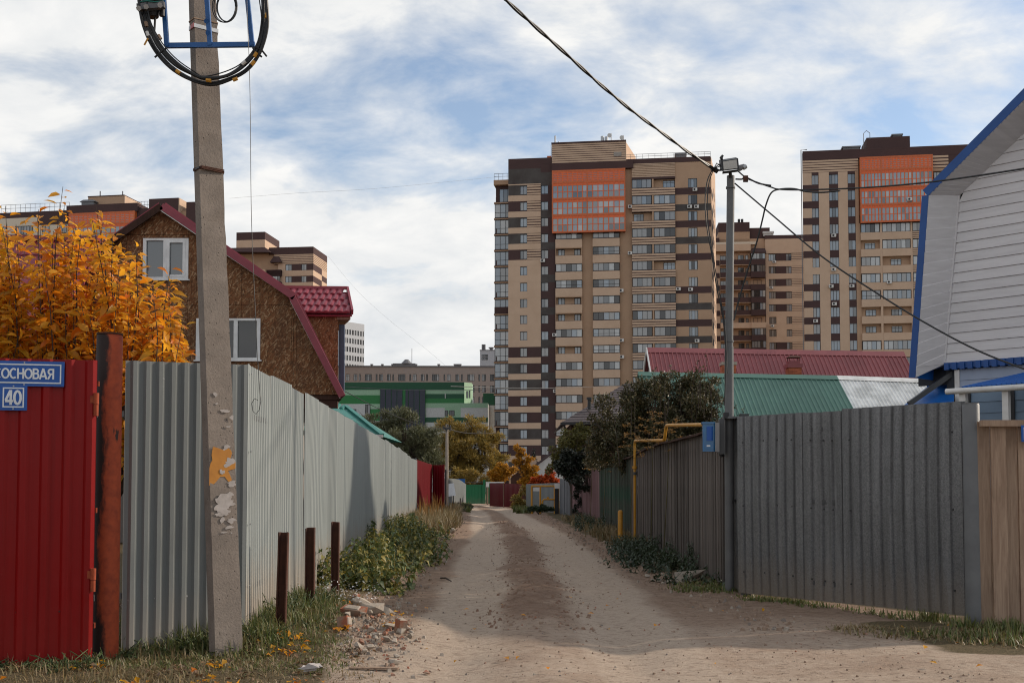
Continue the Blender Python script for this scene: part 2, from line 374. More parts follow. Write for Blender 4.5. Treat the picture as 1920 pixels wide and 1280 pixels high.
MT['tile_red'] = M('red_tile_steel', (.26, .040, .058), (.20, .030, .045), 2.5, .42, rv=.08)
MT['tile_teal'] = M('teal_tile_steel', (.012, .16, .13), (.010, .125, .10), 2.5, .42, rv=.1)
MT['shingle'] = M('dark_shingle', (.085, .066, .068), (.060, .048, .050), 6, .85, rv=.15)
MT['plaster'] = M('house_plaster', (.30, .27, .24), (.24, .21, .19), 1.5, .85)
MT['plaster_white'] = M('white_plaster', (.55, .54, .52), (.47, .46, .44), 1.5, .85)
MT['shade_dark'] = M('shaded_boards', (.035, .038, .042), (.02, .022, .025), 3, .8)
def brickmat(name, c, c2, blotch=.5):
    t = NT(name); v = t.co(); n = t.noise(v, .35, 6, .65); f = t.noise(t.co((3, 3, 14)), 1, 3)
    cc = t.mix(t.math('MULTIPLY', t.ramp(n, (.4, 0), (.65, 1)), blotch), c, c2)
    cc = t.mix(t.math('MULTIPLY', t.ramp(f, (.35, 0), (.7, 1)), .3), cc, tuple(x * .7 for x in c)); return t.fin(cc, .9, 0, .2)
MT['beige'] = brickmat('beige_brick', (.55, .395, .285), (.455, .315, .22))
MT['beige2'] = brickmat('darker_beige_brick', (.43, .285, .19), (.35, .225, .148))
MT['brown'] = brickmat('brown_brick', (.078, .046, .044), (.06, .038, .037))
MT['graphite'] = brickmat('graphite_brick', (.088, .079, .074), (.052, .040, .038), .8)
MT['cream'] = brickmat('cream_render', (.62, .53, .42), (.56, .48, .38), .3)
MT['orange'] = M('orange_aluminium', (.70, .13, .03), rough=.45)
MT['orange2'] = M('orange_brown_aluminium', (.56, .13, .036), rough=.45)
def glass(name, c, rough=.06, ior=2.1):
    t = NT(name); m = t.fin(t.mix(t.noise(t.co((1, 1, 1)), 1.7, 3), c, tuple(x * .6 for x in c)), rough, 0, .5); t.b.inputs['IOR'].default_value = ior; return m
MT['glass'] = [glass('window_glass', (.05, .065, .08)), glass('window_glass_blue', (.19, .25, .31)), glass('window_glass_curtained', (.38, .40, .41)), glass('window_glass_dark', (.022, .024, .028), ior=1.7), glass('window_glass_grey', (.20, .205, .21))]
MT['pane_white'] = M('white_panel', (.50, .50, .49), rough=.5)
MT['frame_dark'] = M('dark_window_frame', (.018, .016, .018), rough=.5)
MT['rail'] = M('roof_rail', (.16, .16, .17), rough=.5)
MT['office_white'] = M('office_panel', (.42, .44, .47), rough=.6)
MT['office_dark'] = M('office_navy', (.06, .08, .13), rough=.5)
MT['school'] = brickmat('school_panel', (.36, .315, .29), (.32, .28, .26), .4)
MT['g_dark'] = M('dark_green_panel', (.004, .075, .030), rough=.5)
MT['g_mid'] = M('mid_green_panel', (.018, .175, .042), rough=.5)
MT['g_pale'] = M('pale_green_panel', (.28, .45, .30), rough=.5)
MT['g_white'] = M('white_panel_cladding', (.50, .51, .50), rough=.5)
MT['g_navy'] = M('navy_cladding', (.018, .023, .045), (.013, .017, .034), 1, .3)
MT['bark'] = M('bark', (.075, .055, .042), (.045, .033, .026), 10, .9, bump=.4)
MT['stem'] = M('green_stem', (.10, .085, .03), (.07, .06, .025), 10, .8)
LF = dict(
    gold=leafmat('golden_leaf', [(.64, .21, .012), (.74, .31, .016), (.84, .42, .035), (.62, .32, .024), (.44, .24, .02), (.74, .20, .012)], .6, .42),
    dark=leafmat('bronze_green_leaf', [(.046, .048, .020), (.072, .060, .025), (.052, .064, .027), (.115, .085, .035), (.22, .18, .10)], .2, .45),
    willow=leafmat('grey_green_leaf', [(.10, .108, .055), (.145, .148, .075), (.08, .088, .042), (.19, .19, .11)], .25),
    ochre=leafmat('ochre_leaf', [(.28, .20, .05), (.38, .25, .052), (.22, .17, .055), (.46, .29, .055), (.20, .19, .07)], .3),
    yellow=leafmat('yellow_leaf', [(.52, .25, .02), (.44, .20, .018), (.32, .17, .024), (.60, .27, .016)], .35),
    orange=leafmat('fiery_leaf', [(.50, .075, .012), (.42, .06, .012), (.55, .13, .02)], .35),
    ivy=leafmat('ivy_leaf', [(.012, .016, .010), (.020, .026, .013), (.010, .013, .009)], .1),
    nettle=leafmat('nettle_leaf', [(.065, .10, .026), (.11, .135, .032), (.048, .076, .024), (.22, .19, .038), (.34, .26, .055)], .25),
    weed=leafmat('shade_weed_leaf', [(.026, .042, .02), (.042, .062, .028), (.03, .048, .022)], .2),
    yellowgreen=leafmat('yellow_green_leaf', [(.13, .125, .035), (.17, .14, .035), (.09, .10, .032)], .3),
    grass=leafmat('grass_blade', [(.08, .115, .028), (.12, .15, .038), (.19, .17, .06), (.06, .09, .024), (.24, .19, .08)], .25),
    dry=leafmat('dry_grass_blade', [(.22, .15, .07), (.28, .20, .10), (.13, .11, .045), (.16, .105, .05), (.34, .26, .15), (.10, .11, .04)], .25),
    conifer=leafmat('conifer_needle', [(.012, .016, .012), (.018, .022, .015)], .05),
    seed=leafmat('dry_umbel', [(.30, .15, .035), (.24, .12, .03), (.36, .2, .06)], .25))
MT['clod'] = M('earth_clod', (.26, .185, .135), (.20, .135, .096), 12, .95)
MT['chimney_brick'] = M('chimney_brick', (.38, .115, .05), (.27, .075, .04), 9, .9, rv=.25)
# ---------------------------------------------------------------- ground and road: one terrain, split along the road's edge
def axis(lo, hi, knots):
    out_ = []
    for (a, b, st) in knots: out_ += list(np.arange(a, b, st))
    return np.array(out_ + [knots[-1][1]])
gx = np.concatenate([[-2500, -900, -300, -120, -60, -35, -22, -15, -11, -8.5], axis(0, 0, [(-7, -4.2, .2), (-4.2, 5.2, .055), (5.2, 9, .25)]), [11, 15, 22, 35, 60, 120, 300, 900, 2500]])
ys = [-60, -20, -6, 0, 3, 5, 6.2]; y = 6.8
while y < 130: ys.append(y); y += max(.035, .0058 * y) if y < 60 else 2.2
gy = np.array(ys + [135, 150, 180, 230, 300, 420, 700, 1200, 2200, 4000])
GX, GY = np.meshgrid(gx, gy)
GZ = gz_np(GX, GY) * np.where((np.abs(GX) < 30) & (GY < 130), 1, 0)
xc = np.interp(GY, [p[0] for p in XC], [p[1] for p in XC]); dxr = GX - xc
wob = (fbm(GX, GY, .9, 11) - .47) * 1.1
grassL = sstep(-.02, .35, (np.interp(GY, [6, 8, 10, 14, 20, 33, 60, 90], [-1.0, -1.15, -1.35, -1.6, -1.75, -2.1, -2.6, -4]) - GX) + wob * .5)
grassR = sstep(-.02, .4, GX - np.interp(GY, [6, 9.2, 9.6, 11.6, 12.2, 15, 22, 35, 60, 90], [6, 6, 3.6, 3.3, 4.6, 2.5, 2.0, 1.9, 1.3, 0]) + wob * .5) * .9
grass = np.clip(grassL + grassR, 0, 1)
wv = .15 * vnoise(GX * .3, GY, .5, 4); track = np.maximum(np.exp(-((dxr + .80) / (.40 + wv)) ** 4), np.exp(-((dxr - .88) / (.50 + wv)) ** 4)) * sstep(95, 70, GY)
wide = sstep(14, 9.5, GY) * .72
track = np.clip(np.maximum(track, wide * (1 - .5 * fbm(GX, GY, 1.3, 8) * 2 * .5)), 0, 1)
centre = np.exp(-((dxr + (fbm(GX, GY, .7, 31) - .47) * .9 + (fbm(GX, GY, 3.1, 37) - .47) * .5) / .36) ** 2) * np.clip(2.2 * fbm(GX, GY, .9, 33) - .25, 0, 1.15) * sstep(9.5, 14.5, GY) * sstep(48, 33, GY)
GZ = GZ + centre * (.05 * (vnoise(GX, GY, 9, 21) ** 2) + .03 * vnoise(GX, GY, 22, 22)) * sstep(60, 30, GY)
nyy, nxx = GX.shape
idx = np.arange(nyy * nxx).reshape(nyy, nxx)
Q = np.stack([idx[:-1, :-1], idx[:-1, 1:], idx[1:, 1:], idx[1:, :-1]], -1).reshape(-1, 4)
fm = (grass[:-1, :-1] + grass[1:, 1:])[..., None].reshape(-1) / 2
fy_ = GY[:-1, :-1].reshape(-1); fx_ = dxr[:-1, :-1].reshape(-1)
isroad = (fm < .5) & (fy_ > 5) & (fy_ < 105) & (np.abs(fx_) < np.where(fy_ < 13, 7, 3.4))
def soil():
    t = NT('earth'); v = t.co(); a = t.n('ShaderNodeVertexColor', layer_name='mask'); s = t.n('ShaderNodeSeparateColor'); t.l(a.outputs[0], s.inputs[0])
    tr, gr, ce = s.outputs[0], s.outputs[1], s.outputs[2]
    fine = t.noise(v, 38, 8, .7); med = t.noise(v, 5.5, 8, .68); big = t.noise(v, 1.1, 5, .6, .5)
    ridg = t.noise(t.co((1, 2.6, 1)), 3.0, 7, .7, .8)
    dirt = t.mix(t.ramp(med, (.32, 0), (.66, 1)), (.34, .245, .18), (.215, .14, .098))
    silt = t.mix(t.ramp(fine, (.3, 0), (.75, 1)), (.49, .39, .305), (.37, .285, .218))
    rag = t.math('ADD', t.math('MULTIPLY', t.math('SUBTRACT', med, .5), 1.1), t.math('MULTIPLY', t.math('SUBTRACT', fine, .5), .7))
    f = t.ramp(t.math('ADD', tr, t.math('ADD', rag, t.math('MULTIPLY', t.math('SUBTRACT', big, .5), .8))), (.18, 0), (.72, 1))
    c = t.mix(f, dirt, silt)
    gravel = t.mix(t.ramp(t.vor(v, 30, 'F1', 'Color'), (.2, (.115, .064, .042)), (.6, (.20, .122, .082)), (1, (.33, .24, .175))), dirt, (.17, .10, .068))
    c = t.mix(t.math('MULTIPLY', t.ramp(t.math('ADD', ce, rag), (.22, 0), (.50, 1)), .75), c, t.mix(.5, gravel, (.18, .105, .072)))
    crumbs = t.math('MAXIMUM', t.ramp(t.noise(t.co((1, 1.6, 1)), 9, 7, .8), (.53, 0), (.60, 1)), t.ramp(t.noise(t.co((1, 1.4, 1)), 34, 5, .8), (.57, 0), (.63, .9)))
    c = t.mix(t.math('MULTIPLY', crumbs, t.math('MULTIPLY_ADD', f, -.25, .75)), c, (.125, .078, .054))
    litter = t.mix(t.ramp(fine, (.35, 0), (.65, 1)), (.060, .052, .026), (.155, .112, .065))
    c = t.mix(t.ramp(t.math('ADD', gr, t.math('MULTIPLY', t.math('SUBTRACT', med, .5), .9)), (.3, 0), (.75, 1)), c, litter)
    peb = t.ramp(t.vor(v, 46), (.0, 1), (.32, 0)); h = t.math('ADD', t.math('MULTIPLY', fine, .55), t.math('ADD', t.math('MULTIPLY', med, .9), t.math('ADD', t.math('MULTIPLY', peb, .25), t.math('MULTIPLY', ridg, .6))))
    t.bump(h, .9, .05); return t.fin(c, .95, 0, .15)
MT['soil'] = soil()
MV = np.stack([GX, GY, GZ], -1).reshape(-1, 3); MC = np.stack([track, grass, centre, np.ones_like(grass)], -1).reshape(-1, 4)
def terrain(name, sel):
    q = Q[sel]; u, inv = np.unique(q, return_inverse=True)
    me = np_mesh(name, MV[u], inv.reshape(-1, 4), MT['soil'], True)
    at_ = me.color_attributes.new('mask', 'FLOAT_COLOR', 'POINT'); at_.data.foreach_set('color', np.ascontiguousarray(MC[u], dtype=np.float32).ravel())
    return tag(link(name, me), kind='structure')
terrain('ground', ~isroad); terrain('dirt_road', isroad)

# ---------------------------------------------------------------- fences and gates on the left
def corr_sheet(a, b, za0, za1, zb0, zb1, nrm, pitch, depth, top_over=0.0, fr=(.30, .46, .80, .96), jit=0.0, bow=0.0):
    """one ribbed sheet between plan points a and b; ribs stand proud along nrm"""
    a = Vector(a); b = Vector(b); n = Vector(nrm); Ln = (b - a).length; k = max(1, round(Ln / pitch)); mb = MB()
    pr = []
    for i in range(k):
        for f_, w_ in ((0, 0), (fr[0], 0), (fr[1], depth), (fr[2], depth), (fr[3], 0)): pr.append(((i + f_) / k, w_))
    pr.append((1.0, 0)); rows = 5; vs_ = []
    for r in range(rows):
        h = r / (rows - 1)
        for t_, w_ in pr:
            p = a.lerp(b, t_) + n * (w_ + bow * math.sin(math.pi * h) * math.sin(math.pi * t_) + jit * (h - .5))
            z = lerp(lerp(za0, zb0, t_), lerp(za1, zb1, t_), h); vs_.append((p.x, p.y, z))
    m = len(pr)
    mb.add(vs_, [(r * m + i, r * m + i + 1, (r + 1) * m + i + 1, (r + 1) * m + i) for r in range(rows - 1) for i in range(m - 1)])
    # folded-over thickness at the back so the sheet has two faces
    vb = [(x - n.x * .0012, y - n.y * .0012, z) for x, y, z in vs_]
    mb.add(vb, [(r * m + i, (r + 1) * m + i, (r + 1) * m + i + 1, r * m + i + 1) for r in range(rows - 1) for i in range(m - 1)])
    return mb
def sheet_run(root, A, B, zbot, ztop, nrm, mat, pitch, depth, n, jit=.012, rails=True, bow=.008, over=.02, seed=1, fr=(.30, .46, .80, .96)):
    """n overlapping sheets as parts from A to B; zbot/ztop are functions of t in 0..1"""
    r_ = random.Random(seed); A = Vector(A); B = Vector(B); N = Vector(nrm)
    for i in range(n):
        t0 = i / n; t1 = min(1, (i + 1) / n + over / (B - A).length)
        o0 = N * (r_.uniform(-jit, jit) + .002 * (i % 2)); o1 = N * (r_.uniform(-jit, jit) + .002 * (i % 2)); tp = r_.uniform(-.012, .012)
        mb = corr_sheet(A.lerp(B, t0) + o0, A.lerp(B, t1) + o1, zbot(t0), ztop(t0) + tp, zbot(t1), ztop(t1) + tp, nrm, pitch, depth, jit=r_.uniform(-.5, .5) * jit, bow=r_.uniform(-1, 1) * bow, fr=fr)
        mb.build('metal_sheet', mat, root)
    if rails:
        for h in (.2, .82):
            mb = MB(); k = 8; back = -N * .035
            for i in range(k):
                a = A.lerp(B, i / k) + back; b = A.lerp(B, (i + 1) / k) + back
                za = lerp(zbot(i / k), ztop(i / k), h); zb = lerp(zbot((i + 1) / k), ztop((i + 1) / k), h)
                mb.bar((a.x, a.y, za), (b.x, b.y, zb), .04, .05)
            mb.build('rail', MT['dark_grey_steel'], root)
def screws(root, pts, nrm, mat, r=.008):
    mb = MB(); n = Vector(nrm)
    for p in pts: mb.tube([Vector(p), Vector(p) + n * .008], r, 6)
    tag(mb.build('screws', mat, root), kind='stuff')

# red gate leaf
P0 = at(-70, 908.6, 8.75); P1 = at(179, 908.6, 8.95)
zb_, zt_ = .03, 2.42
g = thing('metal_gate', ((P0.x + P1.x) / 2, 8.85, 0), 'dark red ribbed metal gate leaf behind the blue street sign', 'gate')
nr = Vector((P1.y - P0.y, -(P1.x - P0.x), 0)).normalized()
sheet_run(g, (P0.x, P0.y, 0), (P1.x, P1.y, 0), lambda t: lerp(.0, .05, t), lambda t: 2.375, nr, MT['red_sheet'], .17, .022, 1, jit=0, bow=.003, fr=(.42, .56, .82, .98))
mb = MB()
for z in (.3, 1.2, 2.2): mb = MB(); mb.bar((P0.x, P0.y + .04, z), (P1.x, P1.y + .04, z), .04, .04); mb.build('gate_rail', MT['rust_paint'], g)
for z in (2.03, .66):
    mb = MB(); hx = P1.x + .005; hy = P1.y - .03
    mb.tube([(hx, hy, z - .09), (hx, hy, z - .002)], .019, 10); mb.tube([(hx, hy, z + .002), (hx, hy, z + .09)], .022, 10)
    mb.box(hx - .045, hx - .012, hy - .004, hy + .012, z + .012, z + .07)
    mb.build('hinge', MT['rust_paint'], g, True)
screws(g, [(lerp(P0.x, P1.x, t), lerp(P0.y, P1.y, t) - .004, z) for t in (.42, .59, .745) for z in (.42,)] + [(lerp(P0.x, P1.x, .79), P1.y - .02, 2.02), (lerp(P0.x, P1.x, .62), P1.y - .05, 1.02)], nr, MT['black_steel'], .007)

# orange rusty gate post: tapering steel pipe with a cap
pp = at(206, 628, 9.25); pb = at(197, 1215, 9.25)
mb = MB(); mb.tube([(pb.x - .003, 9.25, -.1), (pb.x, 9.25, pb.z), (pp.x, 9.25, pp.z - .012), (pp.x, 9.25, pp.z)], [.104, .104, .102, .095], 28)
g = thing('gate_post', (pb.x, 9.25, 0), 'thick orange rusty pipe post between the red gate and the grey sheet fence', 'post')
mb.build('pipe', MT['dark_left_paint'], g, True)
mb = MB(); mb.tube([(pp.x, 9.25, pp.z), (pp.x, 9.25, pp.z + .012)], .104, 28); mb.build('cap', MT['rust'], g)
for z in (2.03, .66): mb = MB(); mb.bar((pb.x - .13, 9.2, z), (pb.x - .08, 9.2, z), .012, .12); mb.build('hinge_plate', MT['rust_paint'], g)

# signs on the red gate
def arc(cx, cy, rx, ry, a0, a1, n=14): return [(cx + rx * math.cos(R(lerp(a0, a1, i / n))), cy + ry * math.sin(R(lerp(a0, a1, i / n)))) for i in range(n + 1)]
GLYPH = {   # strokes in a box one high; (width, polylines)
    'С': (.70, [arc(.38, .5, .31, .43, 48, 312)]), 'О': (.78, [arc(.39, .5, .32, .43, 0, 360, 20)]), 'Н': (.70, [[(.10, 0), (.10, 1)], [(.60, 0), (.60, 1)], [(.10, .52), (.60, .52)]]),
    'В': (.66, [[(.10, 0), (.10, 1)], [(.10, .93)] + arc(.34, .73, .19, .20, 90, -90, 8) + [(.10, .53)], [(.36, .53)] + arc(.37, .30, .21, .23, 90, -90, 8) + [(.10, .07)]]),
    'А': (.74, [[(.05, 0), (.36, 1)], [(.69, 0), (.38, 1)], [(.17, .28), (.57, .28)]]), 'Я': (.70, [[(.60, 0), (.60, 1)], [(.60, .93)] + arc(.33, .71, .20, .22, 90, 270, 8) + [(.60, .49)], [(.36, .49), (.10, 0)]]),
    '4': (.66, [[(.46, 0), (.46, 1)], [(.42, .97), (.06, .30)], [(.02, .26), (.64, .26)]]), '0': (.66, [arc(.33, .5, .25, .43, 0, 360, 20)])}
def text_mesh(s_, h, sx, th=.16):
    mb = MB(); x = 0
    for k, ch in enumerate(s_):
        w_, strokes = GLYPH[ch]
        for q, P in enumerate(strokes):
            P = [Vector(((x + px) * h * sx, 0, py * h)) for px, py in P]; t = th * h / 2; y0 = -.0002 * q; n = len(P); closed = (P[0] - P[-1]).length < 1e-5; L_, R_ = [], []
            for i in range(n):
                a, b = (P[i - 1] if i else (P[-2] if closed else P[0])), (P[i + 1] if i < n - 1 else (P[1] if closed else P[-1])); d = (b - a).normalized(); nn = Vector((-d.z, 0, d.x)); L_.append(P[i] + nn * t); R_.append(P[i] - nn * t)
            V = [(p.x, y0 - .0015, p.z) for p in L_] + [(p.x, y0 - .0015, p.z) for p in R_] + [(p.x, 0, p.z) for p in L_] + [(p.x, 0, p.z) for p in R_]
            mb.add(V, [(i, i + 1, n + i + 1, n + i) for i in range(n - 1)] + [(2 * n + i, 2 * n + i + 1, i + 1, i) for i in range(n - 1)] + [(n + i, n + i + 1, 3 * n + i + 1, 3 * n + i) for i in range(n - 1)])
        x += w_
    return mb, x * h * sx, h
def sign(name, label, x0, x1, z0, z1, y, txt, size, sx=1.0, group=None, bold=.0, rz=0):
    cx, cz = (x0 + x1) / 2, (z0 + z1) / 2; W, H = x1 - x0, z1 - z0
    r = thing(name, (cx, y, cz), label, 'sign', group, rz, local=True)
    mb = MB(); mb.box(-W / 2, W / 2, -.002, .006, -H / 2, H / 2); mb.build('plate', MT['sign_blue'], r)
    mb = MB(); i0 = .022; t = .010; a, b = W / 2 - i0, H / 2 - i0
    for q in ((-a, a, -b, -b + t), (-a, a, b - t, b), (-a, -a + t, -b + t, b - t), (a - t, a, -b + t, b - t)): mb.box(q[0], q[1], -.0045, -.002, q[2], q[3])
    mb.build('border', MT['sign_white'], r)
    if txt:
        mb, w_, h_ = text_mesh(txt, size, sx); mb.v = [(a - w_ / 2, b - .003, c - h_ / 2) for a, b, c in mb.v]; mb.build('lettering', MT['sign_white'], r)
    for s_ in (-1, 1): mb = MB(); mb.tube([(0, -.002, s_ * (H / 2 - .012)), (0, -.006, s_ * (H / 2 - .012))], .006, 8); mb.build('screw', MT['aluminium'], r)
Ys = 8.82; grz = math.atan2(P1.y - P0.y, P1.x - P0.x); ysg = lambda px: P0.y + (at(px, 700, Ys).x - P0.x) / (P1.x - P0.x) * (P1.y - P0.y)
a = at(-24, 724, Ys); b = at(118, 677, Ys)
sign('street_sign', 'wide blue street name sign with white letters reading СОСНОВАЯ on the red gate', a.x, b.x, a.z, b.z, ysg(47) - .034, 'СОСНОВАЯ', .083, .92, rz=grz)
a = at(4, 769.5, Ys); b = at(53, 721.5, Ys)
sign('house_number_plate', 'small square blue plate with white number 40 under the street sign', a.x, b.x, a.z, b.z, ysg(28) - .036, '40', .115, .80, rz=grz)

# grey sheet fence: short run facing the lane mouth, then the long run along the lane
FA = at(232, 908.6, 9.42); FB = at(464, 908.6, 10.2); FC = at(500, 908.6, 10.9); FD = at(781, 908.6, 46)
FA.z = FB.z = FD.z = 0
g = thing('metal_fence', (-3.0, 9.8, 0), 'short grey ribbed sheet fence between the orange post and the concrete pole', 'fence')
d = (FB - FA).normalized(); nr = Vector((d.y, -d.x, 0))
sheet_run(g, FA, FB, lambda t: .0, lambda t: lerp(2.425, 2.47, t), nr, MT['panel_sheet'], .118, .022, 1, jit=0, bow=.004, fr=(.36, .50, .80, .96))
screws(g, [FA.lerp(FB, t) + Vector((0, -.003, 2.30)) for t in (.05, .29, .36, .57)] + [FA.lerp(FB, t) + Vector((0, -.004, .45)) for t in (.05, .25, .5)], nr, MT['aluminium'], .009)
g = thing('metal_fence', (-3.1, 27, 0), 'long pale grey ribbed sheet fence along the left side of the lane', 'fence')
d = (FD - FB).normalized(); nr = Vector((d.y, -d.x, 0))
ftop = lambda t: pl(t, [(0, 2.48), (.1, 2.50), (.3, 2.5), (.45, 2.49), (.60, 2.46), (.66, 2.50), (.75, 2.44), (.88, 2.36), (1, 2.38)])
sheet_run(g, FB, FD, lambda t: -.04, ftop, nr, MT['grey_sheet'], .115, .017, 31, jit=.02, bow=.03, seed=4, fr=(.34, .44, .84, .94))
mb = MB()
c0 = FB + nr * .0; mb.bar((c0.x, c0.y - .004, .02), (c0.x, c0.y - .004, 2.485), .05, .006, up=(1, 0, 0)); mb.build('corner_strip', MT['grey_sheet'], g)
screws(g, [FB + d * .02 + nr * .02 + Vector((0, 0, z)) for z in (2.4, 1.7, 1.05, .5)], nr, MT['aluminium'], .009)

# red fence past the grey one, its return wall and edge
RA = at(781, 908.6, 46.2); RB = at(810, 908.6, 50.5); RC = at(831, 908.6, 50.2); RA.z = RB.z = RC.z = 0
g = thing('metal_fence', (RB.x, 49, 0), 'dark red sheet fence with a corner just past the grey fence', 'fence')
d = (RB - RA).normalized(); sheet_run(g, RA, RB, lambda t: -.1, lambda t: lerp(2.42, 2.28, t), Vector((d.y, -d.x, 0)), MT['wine_sheet'], .12, .012, 4, rails=False)
d = (RC - RB).normalized(); sheet_run(g, RB + Vector((0.02, -.03, 0)), RC, lambda t: -.1, lambda t: 2.27, Vector((d.y, -d.x, 0)), MT['wine_sheet'], .16, .03, 1, rails=False)
mb = MB(); mb.box(RC.x - .03, RC.x + .05, RC.y - .03, RC.y + .12, -.05, 2.3); mb.build('edge_post', MT['wine_sheet'], g)

# far grey fence with a white board, at the bend
SA = at(833, 908.6, 57); SB = at(873, 908.6, 76); SA.z = SB.z = 0
g = thing('metal_fence', (SA.x, 66, 0), 'distant grey sheet fence behind the white board at the bend', 'fence')
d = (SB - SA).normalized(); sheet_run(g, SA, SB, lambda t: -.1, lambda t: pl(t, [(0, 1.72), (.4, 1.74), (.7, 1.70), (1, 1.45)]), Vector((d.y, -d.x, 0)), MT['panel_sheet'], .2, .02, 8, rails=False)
p = at(868, 905, 77); mb = MB(); mb.box(p.x - .5, p.x + .15, 76.6, 76.75, 0, p.z + .28); mb.build('blue_post_cap', MT['blue_steel'], g)
q0, q1 = at(836, 931, 55), at(854, 905, 55)
g = thing('notice_board', ((q0.x + q1.x) / 2, 55, 0), 'blank white notice board on thin legs before the distant grey fence', 'board')
mb = MB(); mb.hexa([(q0.x, 55.0, q0.z), (q1.x + .02, 55, q0.z + .07), (q1.x + .02, 55.03, q0.z + .07), (q0.x, 55.03, q0.z), (q0.x, 55, q1.z - .06), (q1.x - .08, 55, q1.z), (q1.x - .08, 55.03, q1.z), (q0.x, 55.03, q1.z - .06)]); mb.build('board', MT['sign_white'], g)
for px in (841, 850):
    mb = MB(); e = at(px, 931, 55.05); mb.bar((e.x, 55.05, 0), (e.x, 55.05, e.z + .3), .045, .04); mb.build('leg', MT['black_steel'], g)
for px, ln in ((858, .55), (862, .75)):
    p = gp(px, 962); mb = MB(); mb.tube([(p.x, p.y, -.1), (p.x + .03, p.y, ln)], .035, 6)
    solo('stake', mb, MT['wood_grey'], 'dark wooden stake in the verge, the %s of two beside the white board' % ('shorter' if ln < .6 else 'taller'), 'stake', 'stakes by the white board')

# green gate, wine gate, gas frame at the bend
YG = 84
A = at(873, 944, YG); B = at(918, 903, YG)
g = thing('metal_gate', ((A.x + B.x) / 2, YG, 0), 'bright green gate across the end of the lane', 'gate')
mb = corr_sheet((A.x, YG, 0), (B.x - .35, YG, 0), -.1, 1.42, -.1, 1.42, (0, -1, 0), .22, .02); mb.build('gate_leaf', MT['green_sheet'], g)
p = at(908, 899, YG - .1); mb = MB(); mb.box(p.x - .08, p.x + .08, YG - .18, YG - .02, -.1, p.z); mb.build('gate_post', MT['green_sheet'], g)
mb = MB(); mb.bar((A.x, YG, 1.58), (p.x, YG, 1.58), .06, .05); mb.build('top_rail', MT['dark_grey_steel'], g)
mb = corr_sheet((p.x + .1, YG, 0), (B.x + .1, YG, 0), -.1, 1.66, -.1, 1.66, (0, -1, 0), .22, .02); mb.build('side_panel', MT['green_sheet'], g)
p = gp(914, 946); mb = MB(); mb.box(p.x - .06, p.x + .06, p.y - .06, p.y + .06, 0, 1.25); g = thing('meter_post', (p.x, p.y, 0), 'brown post with a pale yellow box between the green and wine red gates', 'post')
mb.build('post', MT['wood_new'], g); mb = MB(); mb.box(p.x - .11, p.x + .11, p.y - .12, p.y + .06, 1.25, 1.62); mb.build('meter_box', MT['white_paint'], g)
A = at(918, 948, 74); B = at(980, 948, 69)
g = thing('metal_gate', ((A.x + B.x) / 2, 72, 0), 'wine red double gate at the bend of the lane', 'gate'); dd = (B - A).normalized(); nn = Vector((dd.y, -dd.x, 0)).normalized()
m_ = A.lerp(B, .44)
corr_sheet((A.x, A.y, 0), (m_.x - .03, m_.y, 0), 0.02, 1.53, 0.02, 1.53, nn, .2, .012).build('gate_leaf', MT['far_wine_sheet'], g)
corr_sheet((m_.x + .03, m_.y, 0), (B.x, B.y, 0), 0.02, 1.5, 0.0, 1.44, nn, .2, .012).build('gate_leaf', MT['far_wine_sheet'], g)
mb = MB(); mb.box(m_.x - .04, m_.x + .04, m_.y + .02, m_.y + .1, 0, 1.55); mb.build('gate_post', MT['wood_new'], g)
mb = MB(); mb.bar((A.x, A.y - .02, 1.56), (m_.x, m_.y - .02, 1.56), .10, .07); mb.build('top_rail', MT['white_paint'], g)
A = at(986, 960, 62); B = at(1049, 960, 57)
g = thing('metal_fence', ((A.x + B.x) / 2, 60, 0), 'distant grey sheet fence behind the yellow gas pipes', 'fence'); dd = (B - A).normalized()
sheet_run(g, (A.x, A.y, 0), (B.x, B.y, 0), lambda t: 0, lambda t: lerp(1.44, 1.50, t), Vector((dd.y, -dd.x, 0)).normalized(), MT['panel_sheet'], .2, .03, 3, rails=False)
YF = 55.5
g = thing('gas_pipework', (at(1020, 908, YF).x, YF, 0), 'yellow gas pipes standing before the distant grey fence', 'gas pipe')
X = lambda px: at(px, 908, YF).x
zt_ = at(1000, 911, YF).z
for n_, path in (('upright', [(X(997), YF, -.1), (X(997), YF, zt_)]), ('upright', [(X(1013), YF, -.1), (X(1013), YF, zt_)]), ('upright', [(X(1040), YF, -.1), (X(1040), YF, zt_)]), ('top_pipe', [(X(996), YF, zt_), (X(1041), YF, zt_)]), ('branch_pipe', [(X(1017), YF - .1, .1), (X(1017), YF - .1, .62), (X(1020), YF - .1, .70), (X(1040), YF - .1, .70)]), ('branch_pipe', [(X(1047), YF + .1, -.1), (X(1047), YF + .1, zt_ - .1)])):
    mb = MB(); mb.tube(path, .045, 8); mb.build(n_, MT['yellow_paint'], g, True)
mb = MB(); mb.box(X(1000), X(1012), YF - .01, YF + .02, zt_ - .24, zt_ - .06); mb.build('notice_plate', MT['white_paint'], g)
mb = MB(); mb.box(X(1025), X(1029), YF - .16, YF - .06, .66, .82); mb.build('valve', MT['yellow_paint'], g)
p = at(1044, 908, 54.8); mb = MB(); mb.box(p.x - .09, p.x + .09, 54.7, 54.95, -.1, 1.22)
g = thing('meter_post', (p.x, 54.8, 0), 'dark post with a pale box top beside the silvery plank fence', 'post'); mb.build('post', MT['black_steel'], g)
mb = MB(); mb.box(p.x - .1, p.x + .14, 54.66, 54.9, 1.22, 1.47); mb.build('meter_box', MT['white_paint'], g)

